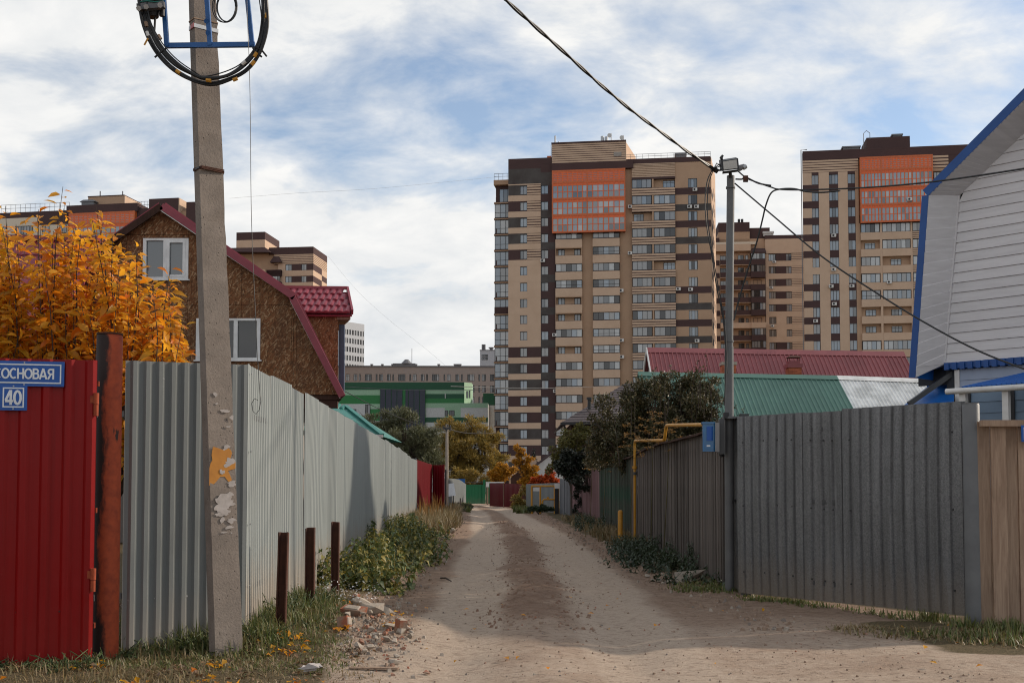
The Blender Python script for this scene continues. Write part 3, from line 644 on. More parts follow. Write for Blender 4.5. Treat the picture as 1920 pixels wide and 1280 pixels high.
# ---------------------------------------------------------------- plank fences along the right side
def planks(root, path, zt, wd, mats, seed=3, gap=.006, th=.022, lean=.0, zb=-.05, rail=True, lean_to=None):
    """vertical boards along a plan polyline; zt(s) top height by distance; every board an object"""
    r_ = random.Random(seed); pts = [Vector(p) for p in path]; s = 0.0; tot = sum((b - a).length for a, b in zip(pts, pts[1:])); k = 0
    def along(q):
        for a, b in zip(pts, pts[1:]):
            l_ = (b - a).length
            if q <= l_: return a.lerp(b, q / l_), (b - a).normalized()
            q -= l_
        return pts[-1], (pts[-1] - pts[-2]).normalized()
    while s < tot:
        w_ = wd * r_.uniform(.8, 1.2); p, d = along(min(s + w_ / 2, tot)); n = Vector((d.y, -d.x, 0))
        H = zt(s) + r_.uniform(-.035, .02); ln = r_.gauss(0, .010 if rail else .001) + (lean_to(s) if lean_to else lean); o = n * r_.uniform(-.012, .012) * (1 if rail else 1.8)
        mb = MB(); hw = (w_ - gap * r_.uniform(.3, 2)) / 2; tl = d * ln * (H - zb)
        sl = r_.uniform(-.012, .012); b_ = p + o
        q = [b_ - d * hw, b_ + d * hw, b_ + d * hw - n * th, b_ - d * hw - n * th]
        mb.hexa([Vector((v.x, v.y, zb)) for v in q] + [Vector((v.x + tl.x, v.y + tl.y, H + (sl if i in (1, 2) else -sl))) for i, v in enumerate(q)])
        mt = mats(s) if callable(mats) else mats
        c = Vector((p.x, p.y, 0)); me = mb.mesh('plank', mt, False, c); link('plank', me, root, c - root.location)
        s += w_; k += 1
    if rail:
        mb = MB(); n_ = 10
        for i in range(n_):
            a, d = along(tot * i / n_); b, _ = along(tot * (i + 1) / n_); n = Vector((d.y, -d.x, 0)) * -.05
            for h in (.25, .85): mb.bar((a.x + n.x, a.y + n.y, zt(tot * i / n_) * h), (b.x + n.x, b.y + n.y, zt(tot * (i + 1) / n_) * h), .05, .07)
        mb.build('rail', MT['wood_dark'], root)
def on_fence(px, X0=2.87, y0=15.45, sl=.008):       # where the plank line crosses a column of the view
    u = (px - 960) / FPX / CP; return (X0 - sl * y0) / (u - sl)
PW0 = Vector((2.87, 15.6, 0)); yq = on_fence(1124); PW1 = Vector((2.87 + .008 * (yq - 15.45), yq, 0)); totw = (PW1 - PW0).length
wz = lambda s: pl(s, [(0, 2.20), (1.8, 2.19), (4.5, 2.2), (6, 2.22), (9, 2.2), (12, 2.12), (17, 2.06), (25, 2.0)])
g = thing('plank_fence', (2.95, 27, 0), 'long weathered brown plank fence with flaking green boards at its far end', 'fence')
nD = -1
planks(g, [PW1, PW0], lambda s: wz(totw - s), .125, lambda s: MT['wood_green'] if s < totw * .46 else MT['wood_grey'], seed=5, lean_to=lambda s: -.055 * max(0, 1 - s / (totw * .45)))
mb = MB()
for i in range(16):
    a = PW0.lerp(PW1, i / 16); b = PW0.lerp(PW1, (i + 1) / 16); za = wz(totw * i / 16); zb2 = wz(totw * (i + 1) / 16) - .06; za -= .06
    mb.bar((a.x - .02, a.y, za + .035 + rnd.uniform(-.01, .01)), (b.x - .02, b.y, zb2 + .035), .13, .03)
mb.build('top_board', MT['wood_dark'], g)
K0 = Vector((PW1.x, PW1.y + .2, 0)); K1 = at(1072, 908.6, 50); K1.z = 0; K2 = at(1049, 908.6, 55); K2.z = 0
g = thing('plank_fence', ((K0.x + K1.x) / 2, 44, 0), 'faded pink plank fence under the dark ivy bush', 'fence')
L1 = (K1 - K0).length
planks(g, [K1, K0], lambda s: 2.0 if s > L1 - 2.6 else 1.62 + .05 * math.sin(s * 2), .16, MT['wood_pink'], seed=8)
g = thing('plank_fence', ((K2.x + K1.x) / 2, 52, 0), 'silvery weathered plank fence at the far end of the right side', 'fence')
planks(g, [K2, K1 + Vector((-.02, .05, 0))], lambda s: 1.70, .19, MT['wood_silver'], seed=9)

# galvanised strip beside the lamp pole, gate, posts
A = at(1356, 908.6, 15.65); B = at(1397, 908.6, 14.56)
g = thing('metal_fence', ((A.x + B.x) / 2, 15.1, 0), 'narrow galvanised ribbed panel beside the lamp pole', 'fence'); dd = (B - A).normalized(); nn = Vector((dd.y, -dd.x, 0)).normalized()
za, zm = at(1370, 783, 15.2).z, at(1370, 1010, 15.2).z
corr_sheet((A.x, A.y, 0), (B.x, B.y, 0), -.05, zm + .03, -.05, zm + .03, nn, .1, .012).build('metal_sheet', MT['galv_light'], g)
corr_sheet((A.x + nn.x * .006, A.y + nn.y * .006, 0), (B.x + nn.x * .006, B.y + nn.y * .006, 0), zm, za, zm, za, nn, .1, .012).build('metal_sheet', MT['galv_light'], g)
mb = MB(); hz_ = at(1381, 938, 14.95); mb.bar(hz_ + nn * .01, hz_ + nn * .05 + Vector((.0, 0, 0)), .05, .035); mb.bar(hz_ + nn * .05, hz_ + nn * .05 + Vector((-.04, .03, -.05)), .02, .02); mb.build('latch', MT['black_steel'], g)
p = at(1397.5, 795, 14.55); mb = MB(); pb2 = at(1398.5, 1120, 14.55)
mb.box(pb2.x - .053, pb2.x + .053, 14.5, 14.6, -.1, p.z + .12)
g = thing('gate_post', (p.x, 14.55, 0), 'square dark grey post between the galvanised panel and the wide gate', 'post'); mb.build('post_tube', MT['dark_grey_steel'], g)
mb = MB(); mb.box(pb2.x - .058, pb2.x + .058, 14.495, 14.605, p.z + .121, p.z + .130); mb.build('cap', MT['dark_grey_steel'], g)
A = at(1404, 908.6, 14.35); B = at(1814, 908.6, 11.62); A.z = B.z = 0; dd = (B - A).normalized(); A -= dd * .2; nn = Vector((dd.y, -dd.x, 0)).normalized()
g = thing('metal_gate', ((A.x + B.x) / 2, 13, 0), 'wide dark galvanised ribbed gate on the right of the lane', 'gate')
gt = lambda t: lerp(2.27, 2.245, t); gb = lambda t: lerp(.035, .07, t); gl = (B - A).length
ts = [0, .335, .515, 1.0]; pit = (.205, .15, .205); 
for i in range(3):
    p_, q_ = A.lerp(B, ts[i]) + nn * (.004 * i), A.lerp(B, min(1, ts[i + 1] + .008)) + nn * (.004 * i)
    corr_sheet(p_, q_, gb(ts[i]), gt(ts[i]) + (.0, -.008, .012)[i], gb(ts[i + 1]), gt(ts[i + 1]) + (.0, -.008, .012)[i], nn, (.155, .15, .155)[i], -.022, bow=(.02, -.025, .03)[i], fr=(.64, .72, .90, .98)).build('metal_sheet', MT['galv'], g)
for h in (.25, 1.2, 2.05):
    mb = MB(); mb.bar((A.x - nn.x * .04, A.y - nn.y * .04, h), (B.x - nn.x * .04, B.y - nn.y * .04, h), .04, .05); mb.build('rail', MT['dark_grey_steel'], g)
screws(g, [A.lerp(B, t) + nn * .004 + Vector((0, 0, z + .02 * math.sin(9 * t))) for t in (.03, .14, .21, .28, .37, .43, .47, .545, .63, .69, .75, .80, .88, .95) for z in (1.93, 1.13, .3)], nn, MT['black_steel'], .011)
p = at(1820, 757, 11.5); q = at(1828, 1180, 11.5); mb = MB(); mb.tube([(q.x, 11.5, -.1), (p.x, 11.5, p.z - .01), (p.x, 11.5, p.z)], [.088, .084, .078], 24)
g = thing('gate_post', (q.x, 11.5, 0), 'round grey pipe post between the wide gate and the new plank fence', 'post'); mb.build('pipe', MT['grey_steel'], g, True)
mb = MB(); mb.tube([(p.x, 11.5, p.z), (p.x, 11.5, p.z + .008)], .082, 24); mb.build('cap', MT['grey_steel'], g)
A = at(1834, 908.6, 11.40); B = at(2260, 908.6, 11.35); A.z = B.z = 0
g = thing('plank_fence', (A.x + .3, 10.8, 0), 'light brown sawn plank fence at the right edge with a top board', 'fence')
planks(g, [A, B], lambda s: 2.03, .135, MT['wood_new'], seed=12, gap=.003, th=.03, zb=.0, rail=False)
mb = MB(); n2_ = Vector(((B - A).y, -(B - A).x, 0)).normalized(); mb.bar(A + n2_ * .035 + Vector((.02, 0, 2.015)), B + n2_ * .035 + Vector((0, 0, 2.015)), .05, .062); mb.build('top_board', MT['wood_new'], g)
mb = MB(); mb.bar(A - n2_ * .06 + Vector((0, 0, .4)), B - n2_ * .06 + Vector((0, 0, .4)), .05, .08); mb.bar(A - n2_ * .06 + Vector((0, 0, 1.7)), B - n2_ * .06 + Vector((0, 0, 1.7)), .05, .08); mb.build('rail', MT['wood_new'], g)
t_ = .41; p = A.lerp(B, t_); a0 = at(1914, 828, 11.3); a1 = at(1914, 797, 11.3)
sign('house_number_plate', 'blue house number plate cut off at the right edge on the sawn plank fence', a0.x, a0.x + .26, a0.z, a1.z, 11.28, None, .1, rz=math.atan2((B - A).y, (B - A).x))
# ---------------------------------------------------------------- concrete utility pole with its bracket
YP = 9.45
def pole_c(py): return lerp(380, 425, py / 1200)
p0 = at(425, 1230, YP); p1 = at(365, -420, YP)
g = thing('utility_pole', (p0.x, YP, 0), 'leaning concrete utility pole with torn posters and a blue cable bracket', 'utility pole')
mb = MB(); rows = 60; prof = [(-.5, -.16), (-.22, -.5), (.5, .08), (.36, .5), (-.5, .5)]; vs_ = []
for i in range(rows + 1):
    t = i / rows; c = p0.lerp(p1, t); W = lerp(.266, .205, t)
    for j, (x, y) in enumerate(prof):
        ch = (.012 if rnd.random() < .3 else .003) * rnd.random() if j in (2, 1) else 0
        vs_.append((c.x + x * W - ch * (1 if j == 2 else 0), c.y + y * W * .95 + ch, c.z))
n_ = 5
mb.add(vs_, [(i * n_ + j, i * n_ + (j + 1) % n_, (i + 1) * n_ + (j + 1) % n_, (i + 1) * n_ + j) for i in range(rows) for j in range(n_)] + [tuple(range(n_))[::-1], tuple(rows * n_ + j for j in range(n_))])
mb.build('shaft', MT['concrete'], g)
def pz(py): 
    t = (p0.z - at(400, py, YP).z) / (p0.z - p1.z); return p0.lerp(p1, t), lerp(.266, .205, t)
def ring(py, h, grow, tilt=0.0):
    c, W = pz(py); pr = [(x * (W + grow * 2), y * (W * .95 + grow * 2)) for x, y in prof]; mb = MB()
    lo = [(c.x + x, c.y + y, c.z - h / 2 + tilt * x) for x, y in pr]; hi = [(c.x + x, c.y + y, c.z + h / 2 + tilt * x) for x, y in pr]
    mb.add(lo + hi, [(j, (j + 1) % 5, 5 + (j + 1) % 5, 5 + j) for j in range(5)] + [(4, 3, 2, 1, 0), (5, 6, 7, 8, 9)]); return mb
ring(57, .032, .006).build('steel_band', MT['sign_white'], g)
c, W = pz(57); mb = MB(); mb.hexa([(c.x - W * .43, c.y - W * .29, c.z - .018), (c.x - W * .25, c.y - W * .52, c.z - .018), (c.x - W * .24, c.y - W * .44, c.z - .018), (c.x - W * .42, c.y - W * .2, c.z - .018), (c.x - W * .43, c.y - W * .29, c.z + .018), (c.x - W * .25, c.y - W * .52, c.z + .018), (c.x - W * .24, c.y - W * .44, c.z + .018), (c.x - W * .42, c.y - W * .2, c.z + .018)]); mb.build('band_tag', MT['band_red'], g)
ring(43, .008, .006, .05).build('wire_tie', MT['wood_new'], g); ring(321, .014, .008, .0).build('wire_tie', MT['black_steel'], g)
mb = MB(); c, W = pz(321)
for k in range(3): mb.tube([(c.x - W * .5, c.y - W * .2, c.z - .012 + k * .01), (c.x - W * .1, c.y - W * .55, c.z - .01 + k * .009), (c.x + W * .53, c.y + W * .06, c.z - .012 + k * .012)], .005, 6)
mb.build('wire_wrap', MT['rust'], g)
YB = YP - .17
fr_ = lambda px, py, dy=0: at(px, py, YB + dy)
def fbar(name, a, b, w_, parent, mat): mb = MB(); mb.bar(a, b, w_, w_, up=(0, 1, 0)); return mb.build(name, mat, parent)
br = MB(); br.bar(fr_(310, 86), fr_(478, 84), .04, .03, up=(0, 1, 0)); br = br.build('bracket', MT['blue_steel'], g)
for a, b in (((303, -60), (313, 88)), ((384, -60), (394, 86)), ((458, -60), (473, 86))): fbar('arm', fr_(*a, -.004), fr_(*b, -.004), .036, br, MT['blue_steel'])
mb = MB(); mb.tube([fr_(387, 40, -.03), fr_(387, 40, -.01)], .022, 6); mb.tube([fr_(390, 62, -.03), fr_(390, 62, -.01)], .022, 6); mb.build('bolt', MT['blue_steel'], br)
# torn paper on the pole face
def scrap(px, py, w_, h_, mat, seed, name='poster_scrap'):
    r_ = random.Random(seed); c, W = pz(py); mb = MB(); k = 30; pts = []; rr = .8
    fw = lambda x: c.y + (lerp(-.5, .08, (x / W + .22) / .72) * W * .95)
    cx = (px - pole_c(py)) / 225 
    for i in range(k):
        a = 2 * math.pi * i / k; rr = min(1, max(.38, rr + r_.uniform(-.28, .28))); q_ = 1.35 if name == 'poster' else 1.0; sx, sz = max(-1, min(1, q_ * math.cos(a))), max(-1, min(1, q_ * math.sin(a)))
        x = min(max(cx + sx * rr * w_ / 2, -W * .215), W * .495); pts.append((x, sz * rr * h_ / 2))
    V = [(c.x + x, fw(x) - .0035, c.z + z) for x, z in pts]; V2 = [(x, y + .003, z) for x, y, z in V]
    mb.add(V + V2, [tuple(range(k))[::-1], tuple(range(k, 2 * k))] + [(i, (i + 1) % k, k + (i + 1) % k, k + i) for i in range(k)])
    return mb.build(name, mat, g)
o = scrap(421, 878, .20, .36, MT['paper_orange'], 2, 'poster')
o['label'] = 'torn orange poster with white paper scraps'
for i, (px, py, w_, h_) in enumerate([(424, 850, .10, .10), (432, 868, .09, .10), (420, 885, .05, .07), (434, 905, .08, .07), (428, 838, .06, .04), (424, 944, .17, .17), (431, 928, .10, .10), (418, 962, .09, .05), (427, 958, .10, .07), (420, 975, .05, .07), (436, 976, .07, .05), (432, 988, .10, .03), (424, 770, .07, .035), (434, 782, .05, .05), (430, 800, .035, .02), (411, 758, .02, .02), (409, 740, .03, .05), (424, 997, .05, .015), (436, 998, .02, .015)]):
    c, W = pz(py); o = scrap(px, py, w_, h_, MT['paper'], 10 + i); o.location.y -= .0015 * (i % 3 + 1)
# cable coil slung from the bracket
g2 = thing('cable_coil', fr_(390, 150), 'big loop of black cable slung from the blue bracket on the pole', 'cable')
r_ = random.Random(3)
for k, rad in ((0, .016), (1, .012), (2, .014), (3, .007), (4, .005), (5, .011)):
    base = [(258, -70), (262, 0), (272, 50), (292, 92), (322, 126), (355, 148), (392, 157), (428, 150), (462, 130), (488, 96), (499, 50), (498, 0), (490, -70)]
    sh = [(0, 0), (6, -4), (10, -9), (4, 3), (14, -14), (-3, 2)][k]; pts = []
    for i, (x, y) in enumerate(base):
        t = i / 12; pull = math.sin(math.pi * t)
        pts.append(fr_(x + sh[0] * (1 if t < .5 else -.8) * (1 - .3 * pull) + r_.uniform(-2, 2), y + sh[1] * pull * (1.0 if k != 1 else 1.9) + r_.uniform(-1.5, 1.5), -.08 - .012 * k + .04 * math.sin(6 * t + k)))
    sm = []
    for i in range(len(pts) - 1):
        a, b, c_, d_ = pts[max(i - 1, 0)], pts[i], pts[i + 1], pts[min(i + 2, len(pts) - 1)]
        for q in range(5):
            t = q / 5; sm.append(.5 * ((2 * b) + (c_ - a) * t + (2 * a - 5 * b + 4 * c_ - d_) * t * t + (-a + 3 * b - 3 * c_ + d_) * t ** 3))
    mb = MB(); mb.tube(sm + [pts[-1]], rad, 7); mb.build('cable_strand', MT['black_rubber'], g2, True)
for (px, py, an, m_) in ((299, 70, 60, 'wood_new'), (277, 64, 70, 'white_paint'), (334, 135, 35, 'yellow_paint'), (391, 151, 8, 'yellow_paint'), (441, 149, -22, 'yellow_paint'), (474, 118, -50, 'yellow_paint'), (479, 103, -60, 'yellow_paint'), (457, 118, -40, 'white_paint'), (500, 30, -85, 'yellow_paint'), (274, 46, 75, 'wood_new')):
    mb = MB(); c = fr_(px, py, -.15); dv = Vector((math.cos(R(an)), 0, -math.sin(R(an)))) * .02; mb.tube([c - dv, c + dv], .015, 7); mb.build('tape_marker', MT[m_], g2)
for pts in ([(313, 90), (303, 97), (290, 108)], [(478, 88), (492, 96), (500, 106)], [(474, 90), (480, 100), (491, 107)]):
    mb = MB(); mb.tube([fr_(x, y, -.13) for x, y in pts], .008, 6); mb.build('cable_tie', MT['black_rubber'], g2)
mb = MB(); mb.hexa([fr_(269, 84, -.16), fr_(272, 86, -.16), fr_(272, 86, -.15), fr_(269, 84, -.15), fr_(276, 71, -.16), fr_(279, 73, -.16), fr_(279, 73, -.15), fr_(276, 71, -.15)]); mb.build('yellow_tag', MT['yellow_paint'], g2)
g3 = thing('cable_coil', fr_(428, 20, -.06), 'small round coil of thin black wire beside the pole top', 'cable')
for k in range(6):
    cx, cy, rx, ry = 422 + r_.uniform(-4, 5), 14 + r_.uniform(-3, 4), 20 + r_.uniform(-3, 3), 29 + r_.uniform(-3, 2)
    mb = MB(); mb.tube([fr_(cx + rx * math.cos(a), cy + ry * math.sin(a), -.06 - .01 * k) for a in np.linspace(0, 2 * math.pi, 28)], .0045, 5, cap=False); mb.build('wire_turn', MT['black_rubber'], g3, True)
g4 = thing('splice_closure', fr_(285, 10, -.05), 'black cylindrical cable splice case strapped to the left bracket arm', 'splice case')
mb = MB(); mb.tube([fr_(286, -60, -.06), fr_(286, 2, -.06)], .085, 18); mb.build('case', MT['black_rubber'], g4, True)
mb = MB(); mb.tube([fr_(286, 10, -.06), fr_(286, 22, -.06), fr_(287, 33, -.06)], [.062, .06, .045], 16); mb.build('end_cap', MT['black_rubber'], g4, True)
mb = MB(); mb.bar(fr_(258, 15, -.14), fr_(309, 10, -.14), .05, .05, up=(0, 1, 0)); mb.build('clamp', MT['grey_steel'], g4)
for x, y in ((260, 16), (274, 13), (300, 10)):
    mb = MB(); mb.tube([fr_(x, y, -.20), fr_(x, y, -.12)], .022, 6); mb.build('clamp_bolt', MT['aluminium'], g4)
mb = MB(); mb.tube([fr_(304, 12, -.08), fr_(304, 31, -.08)], .022, 10); mb.build('stub', MT['black_rubber'], g4, True)
mb = MB(); mb.tube([fr_(291, 34, -.06), fr_(290, 50, -.07), fr_(289, 62, -.08)], .010, 6); mb.build('lead', MT['black_rubber'], g4, True)
mb = MB(); mb.tube([fr_(262, 4, -.16), fr_(275, 2, -.17), fr_(290, 4, -.17), fr_(308, 3, -.15)], .006, 6); mb.build('blue_tie', MT['tile_teal'], g4)
mb = MB(); mb.tube([fr_(462, -60, -.05)] + [fr_(462 + .028 * y + 2 * math.sin(y / 90), y, -.05) for y in range(20, 690, 40)] + [fr_(487, 735, -.05), fr_(489, 752, -.05), fr_(486, 768, -.05), fr_(480, 776, -.05), fr_(474, 770, -.05), fr_(472, 756, -.05), fr_(477, 747, -.05), fr_(484, 750, -.05)], .0028, 5)
solo('dangling_wire', mb, MT['black_rubber'], 'thin wire hanging down from the pole bracket to a loop before the grey fence', 'wire', base=tuple(fr_(484, 776, -.05)))

# ---------------------------------------------------------------- steel lamp pole on the right
YL = 15.0
a, b = at(1366, 908, YL), at(1370, 330, YL); mid = at(1367, 700, YL)
g = thing('lamp_pole', (a.x, YL, 0), 'slim grey steel pole with a floodlight behind the galvanised panel', 'lamp pole')
mb = MB(); mb.tube([(a.x, YL, -.1), mid, at(1367, 650, YL)], [.062, .06, .059], 16); mb.tube([at(1367, 650, YL), at(1370, 355, YL), b], [.054, .052, .052], 16); mb.build('shaft', MT['grey_steel'], g, True)
for py in (704, 640, 352):
    c = at(pl(py, [(330, 1370), (780, 1366)]), py, YL); mb = MB(); mb.tube([c - Vector((0, 0, .012)), c + Vector((0, 0, .012))], .063, 16); mb.build('collar', MT['grey_steel'], g)
c = at(1371, 783, YL - .05); mb = MB(); mb.tube([c - Vector((0, 0, .015)), c + Vector((0, 0, .015))], .12, 18); mb.build('flange', MT['grey_steel'], g)
fl = thing('floodlight', at(1367, 318, YL - .16), 'tilted black floodlight with a pale glass on top of the lamp pole', 'floodlight')
q = [at(1352, 302, YL - .2), at(1384, 297, YL - .2), at(1386, 317, YL - .2), at(1354, 321, YL - .2)]; n0 = Vector((0, .16, .06))
mb = MB(); mb.hexa([q[3], q[2], q[2] + n0, q[3] + n0, q[0], q[1], q[1] + n0, q[0] + n0]); mb.build('housing', MT['black_steel'], fl)
cc = sum(q, Vector()) / 4; mb = MB(); q2 = [cc + (v - cc) * .80 - Vector((0, .006, 0)) for v in q]; mb.hexa([q2[3], q2[2], q2[2] + Vector((0, .005, 0)), q2[3] + Vector((0, .005, 0)), q2[0], q2[1], q2[1] + Vector((0, .005, 0)), q2[0] + Vector((0, .005, 0))]); mb.build('lens', MT['lamp_glass'], fl)
mb = MB(); mb.bar(at(1355, 324, YL - .1), at(1384, 320, YL - .1), .05, .02); mb.bar(at(1369, 322, YL - .08), at(1370, 333, YL - .04), .04, .03); mb.build('mount', MT['black_steel'], fl)
mb = MB(); mb.bar(at(1353, 300, YL - .1), at(1353, 293, YL - .1), .03, .03); mb.bar(at(1351, 297, YL - .12), at(1355, 292, YL - .12), .05, .03); mb.build('light_sensor', MT['black_steel'], fl)
ins = thing('insulator', at(1390, 314, YL), 'small glass insulator on the right of the floodlight', 'insulator'); mb = MB(); c = at(1389, 314, YL)
mb.tube([c + Vector((-.03, 0, -.03)), c, c + Vector((.05, 0, .03))], [.03, .04, .02], 10); mb.build('cap', MT['grey_box'], ins, True); mb = MB(); mb.tube([c + Vector((.03, 0, -.005)), c + Vector((.075, 0, .015))], [.035, .028], 10); mb.build('glass', MT['glass'][2], ins, True)
def wire(pts, r, label, Y=None, n=5, name='wire', cat='wire', mat=None, sag=0):
    P = [at(*q) for q in pts]; sm = []
    for i in range(len(P) - 1):
        a, b, c_, d_ = P[max(i - 1, 0)], P[i], P[i + 1], P[min(i + 2, len(P) - 1)]
        for q in range(8):
            t = q / 8; sm.append(.5 * ((2 * b) + (c_ - a) * t + (2 * a - 5 * b + 4 * c_ - d_) * t * t + (-a + 3 * b - 3 * c_ + d_) * t ** 3))
    mb = MB(); mb.tube(sm + [P[-1]], r, n); return solo(name, mb, mat or MT['black_rubber'], label, cat, smooth=True, base=tuple(P[-1]))
ov = thing('overhead_cable', at(1340, 318, YL), 'thick twisted black overhead cable running from the lamp pole up out of view', 'cable')
for k, (dx, dy) in enumerate(((0, 0), (1.2, 2.2))):
    P = []
    for i in range(61):
        t = i / 60; x = lerp(905, 1340, t); Y = lerp(10.2, YL - .1, t); yy = pl(x, [(905, -38), (950, 2), (1010, 56), (1060, 100), (1120, 154), (1180, 204), (1240, 248), (1290, 285), (1340, 318)])
        c = at(x, yy, Y); ph = t * 34 + k * math.pi; P.append(c + Vector((0, .011 * math.cos(ph), .011 * math.sin(ph))))
    mb = MB(); mb.tube(P, .0125, 6); mb.build('strand', MT['black_rubber'], ov, True)
mb = MB()
cl = thing('cable_clamp', at(1342, 319, YL), 'black anchor clamp where the overhead cable meets the lamp pole', 'clamp')
mb.tube([at(1334, 316, YL - .08), at(1345, 321, YL - .05)], [.028, .035], 8); mb.bar(at(1343, 320, YL - .05), at(1364, 318, YL), .02, .02); mb.build('clamp_body', MT['black_steel'], cl)
for dx, dy in ((0, -7), (3, -4), (5, -1)):
    mb = MB(); mb.tube([at(1338, 317, YL - .08), at(1344 + dx, 313 + dy, YL - .1), at(1352, 313 + dy * .3, YL - .08), at(1356, 322, YL - .05)], .007, 6); mb.build('jumper', MT['black_rubber'], cl, True)
wire([(1336, 318, 14.95), (1326, 340, 14.95), (1322, 380, 14.95), (1326, 430, 14.95), (1335, 480, 14.95), (1344, 540, 14.95), (1356, 600, 14.97), (1361, 680, 14.9), (1358, 760, 14.9)], .008, 'black drop wire bowed out left of the lamp pole, the outer of two')
wire([(1337, 320, 14.9), (1329, 345, 14.9), (1326, 385, 14.9), (1329, 430, 14.9), (1337, 480, 14.9), (1347, 540, 14.9), (1359, 610, 14.92), (1364, 700, 14.85)], .007, 'black drop wire bowed out left of the lamp pole, the inner of two')
wire([(1384, 321, 14.95), (1400, 334, 14.9), (1420, 342, 14.8), (1446, 351, 14.7), (1462, 355, 14.6), (1510, 356, 14.2), (1620, 352, 13.4), (1730, 343, 12.6), (1830, 330, 11.9), (1960, 310, 11)], .010, 'upper black cable from the lamp pole passing before the blue gable', cat='cable', name='service_cable')
wire([(1379, 336, 14.95), (1392, 336, 14.92), (1397, 332, 14.9), (1420, 343, 14.8), (1432, 346, 14.75), (1446, 348, 14.72)], .011, 'short loose black cable end tied under the upper cable right of the lamp pole', cat='cable', name='cable_tail')
wire([(1376, 600, 14.9), (1386, 560, 14.9), (1404, 500, 14.85), (1420, 450, 14.8), (1430, 410, 14.75), (1436, 385, 14.7), (1446, 362, 14.7), (1462, 355, 14.68), (1488, 354, 14.5), (1510, 359, 14.25), (1540, 361, 14.0), (1575, 358, 13.75)], .011, 'thick black drop cable rising from the lamp pole to join the upper cable', cat='cable', name='service_cable')
wire([(1378, 344, 14.95), (1450, 405, 14.4), (1540, 480, 13.6), (1640, 547, 12.9), (1740, 608, 12.2), (1840, 660, 11.5), (1960, 706, 10.7)], .010, 'long straight black cable slanting down right from the lamp pole', cat='cable', name='service_cable')
mb = MB(); c = at(1398, 334, 14.85); mb.box(c.x - .03, c.x + .03, c.y - .02, c.y + .02, c.z - .05, c.z + .03)
solo('cable_clamp', mb, MT['rust'], 'small brown clamp on the upper cable right of the floodlight', 'clamp')
wire([(845, 724, 70), (960, 727, 90), (1040, 727, 110), (1180, 722, 140)], .022, 'thin grey power line crossing before the tall tower', name='power_line', mat=MT['grey_steel'])
wire([(640, 724, 110), (760, 731, 110), (880, 731, 110), (960, 728, 110)], .022, 'thin grey power line crossing before the green building', name='power_line', mat=MT['grey_steel'])
wire([(430, 372, 150), (560, 362, 160), (700, 354, 170), (850, 340, 185), (930, 332, 200)], .013, 'faint high wire running from behind the pole to the tall tower roof', name='high_wire', mat=MT['grey_steel'])
wire([(615, 480, 270), (670, 545, 260), (730, 600, 250), (800, 655, 240), (840, 690, 230)], .013, 'faint wire sloping down from the banded tower behind the house', name='high_wire', mat=MT['grey_steel'])

# distant wooden pole at the bend
Yd = 53; a = at(838, 960, Yd); b = at(838, 795, Yd)
g = thing('utility_pole', (a.x, Yd, 0), 'slender distant grey utility pole beside the dark red fence', 'utility pole')
mb = MB(); mb.tube([(a.x, Yd, -.1), (b.x, Yd, b.z)], [.085, .062], 10); mb.build('shaft', MT['concrete_pale'], g, True)
c = at(838, 803, Yd); mb = MB(); mb.bar(c + Vector((-.16, -.08, 0)), c + Vector((.16, -.08, 0)), .06, .1); mb.build('crossarm', MT['dark_grey_steel'], g)
for dx, dz in ((-.15, .06), (.05, .12), (.16, .06), (-.02, -.08)):
    mb = MB(); mb.tube([c + Vector((dx, -.1, dz - .05)), c + Vector((dx, -.1, dz + .05))], .04, 8); mb.build('insulator', MT['dark_grey_steel'], g)
mb = MB(); e = at(835.5, 880, Yd); mb.bar((e.x, Yd - .1, 0), (e.x, Yd - .1, e.z), .05, .05); mb.build('stiffener', MT['black_steel'], g)
wire([(840, 804, 53), (880, 812, 75), (930, 812, 100)], .025, 'thin wire leaving the distant pole to the right', name='power_line')
wire([(836, 804, 53), (800, 800, 48), (730, 775, 40), (640, 730, 30)], .012, 'thin wire leaving the distant pole towards the board clad house', name='power_line')

# ---------------------------------------------------------------- gas pipe, bollard, meter boxes
YG0 = 24.6; ug = lambda px, py, Y: at(px, py, Y)
g = thing('gas_pipe', (at(1190, 908, YG0).x, YG0, 0), 'thin yellow gas pipe rising and stepping along the top of the plank fence', 'gas pipe')
def bend(P, r=.12, k=5):
    o = [P[0]]
    for a, b, c in zip(P, P[1:], P[2:]):
        a, b, c = Vector(a), Vector(b), Vector(c); r_ = min(r, (a - b).length * .45, (c - b).length * .45); s_ = b + (a - b).normalized() * r_; e = b + (c - b).normalized() * r_
        for i in range(k + 1): t = i / k; o.append((1 - t) ** 2 * s_ + 2 * t * (1 - t) * b + t * t * e)
    return o + [P[-1]]
xg = on_fence(1190) ; px0 = at(1190, 908, 24.6)
Pg = [(px0.x, 24.6, -.1), at(1190, 826, 24.6), at(1246, 825, 19.9), at(1249, 797, 19.8), at(1322, 796, 16.2)]
i_ = bend([Vector(q) for q in Pg], .16)
mb = MB(); mb.tube(i_, [.029] * len(i_), 10); mb.build('pipe', MT['yellow_paint'], g, True)
for py in (887, 876): c = at(1190, py, 24.6); mb = MB(); mb.tube([c - Vector((0, 0, .03)), c + Vector((0, 0, .03))], .05, 10); mb.build('coupling', MT['dark_grey_steel'] if py == 887 else MT['yellow_paint'], g)
p = gp(1163, 1024); q = at(1163, 957, p.y); mb = MB(); mb.tube([(p.x, p.y, -.1), (q.x, p.y, q.z - .02), (q.x, p.y, q.z)], [.055, .055, .045], 16)
g = thing('bollard', (p.x, p.y, 0), 'short thick yellow pipe bollard before the plank fence', 'bollard'); mb.build('post', MT['yellow_paint'], g, True)
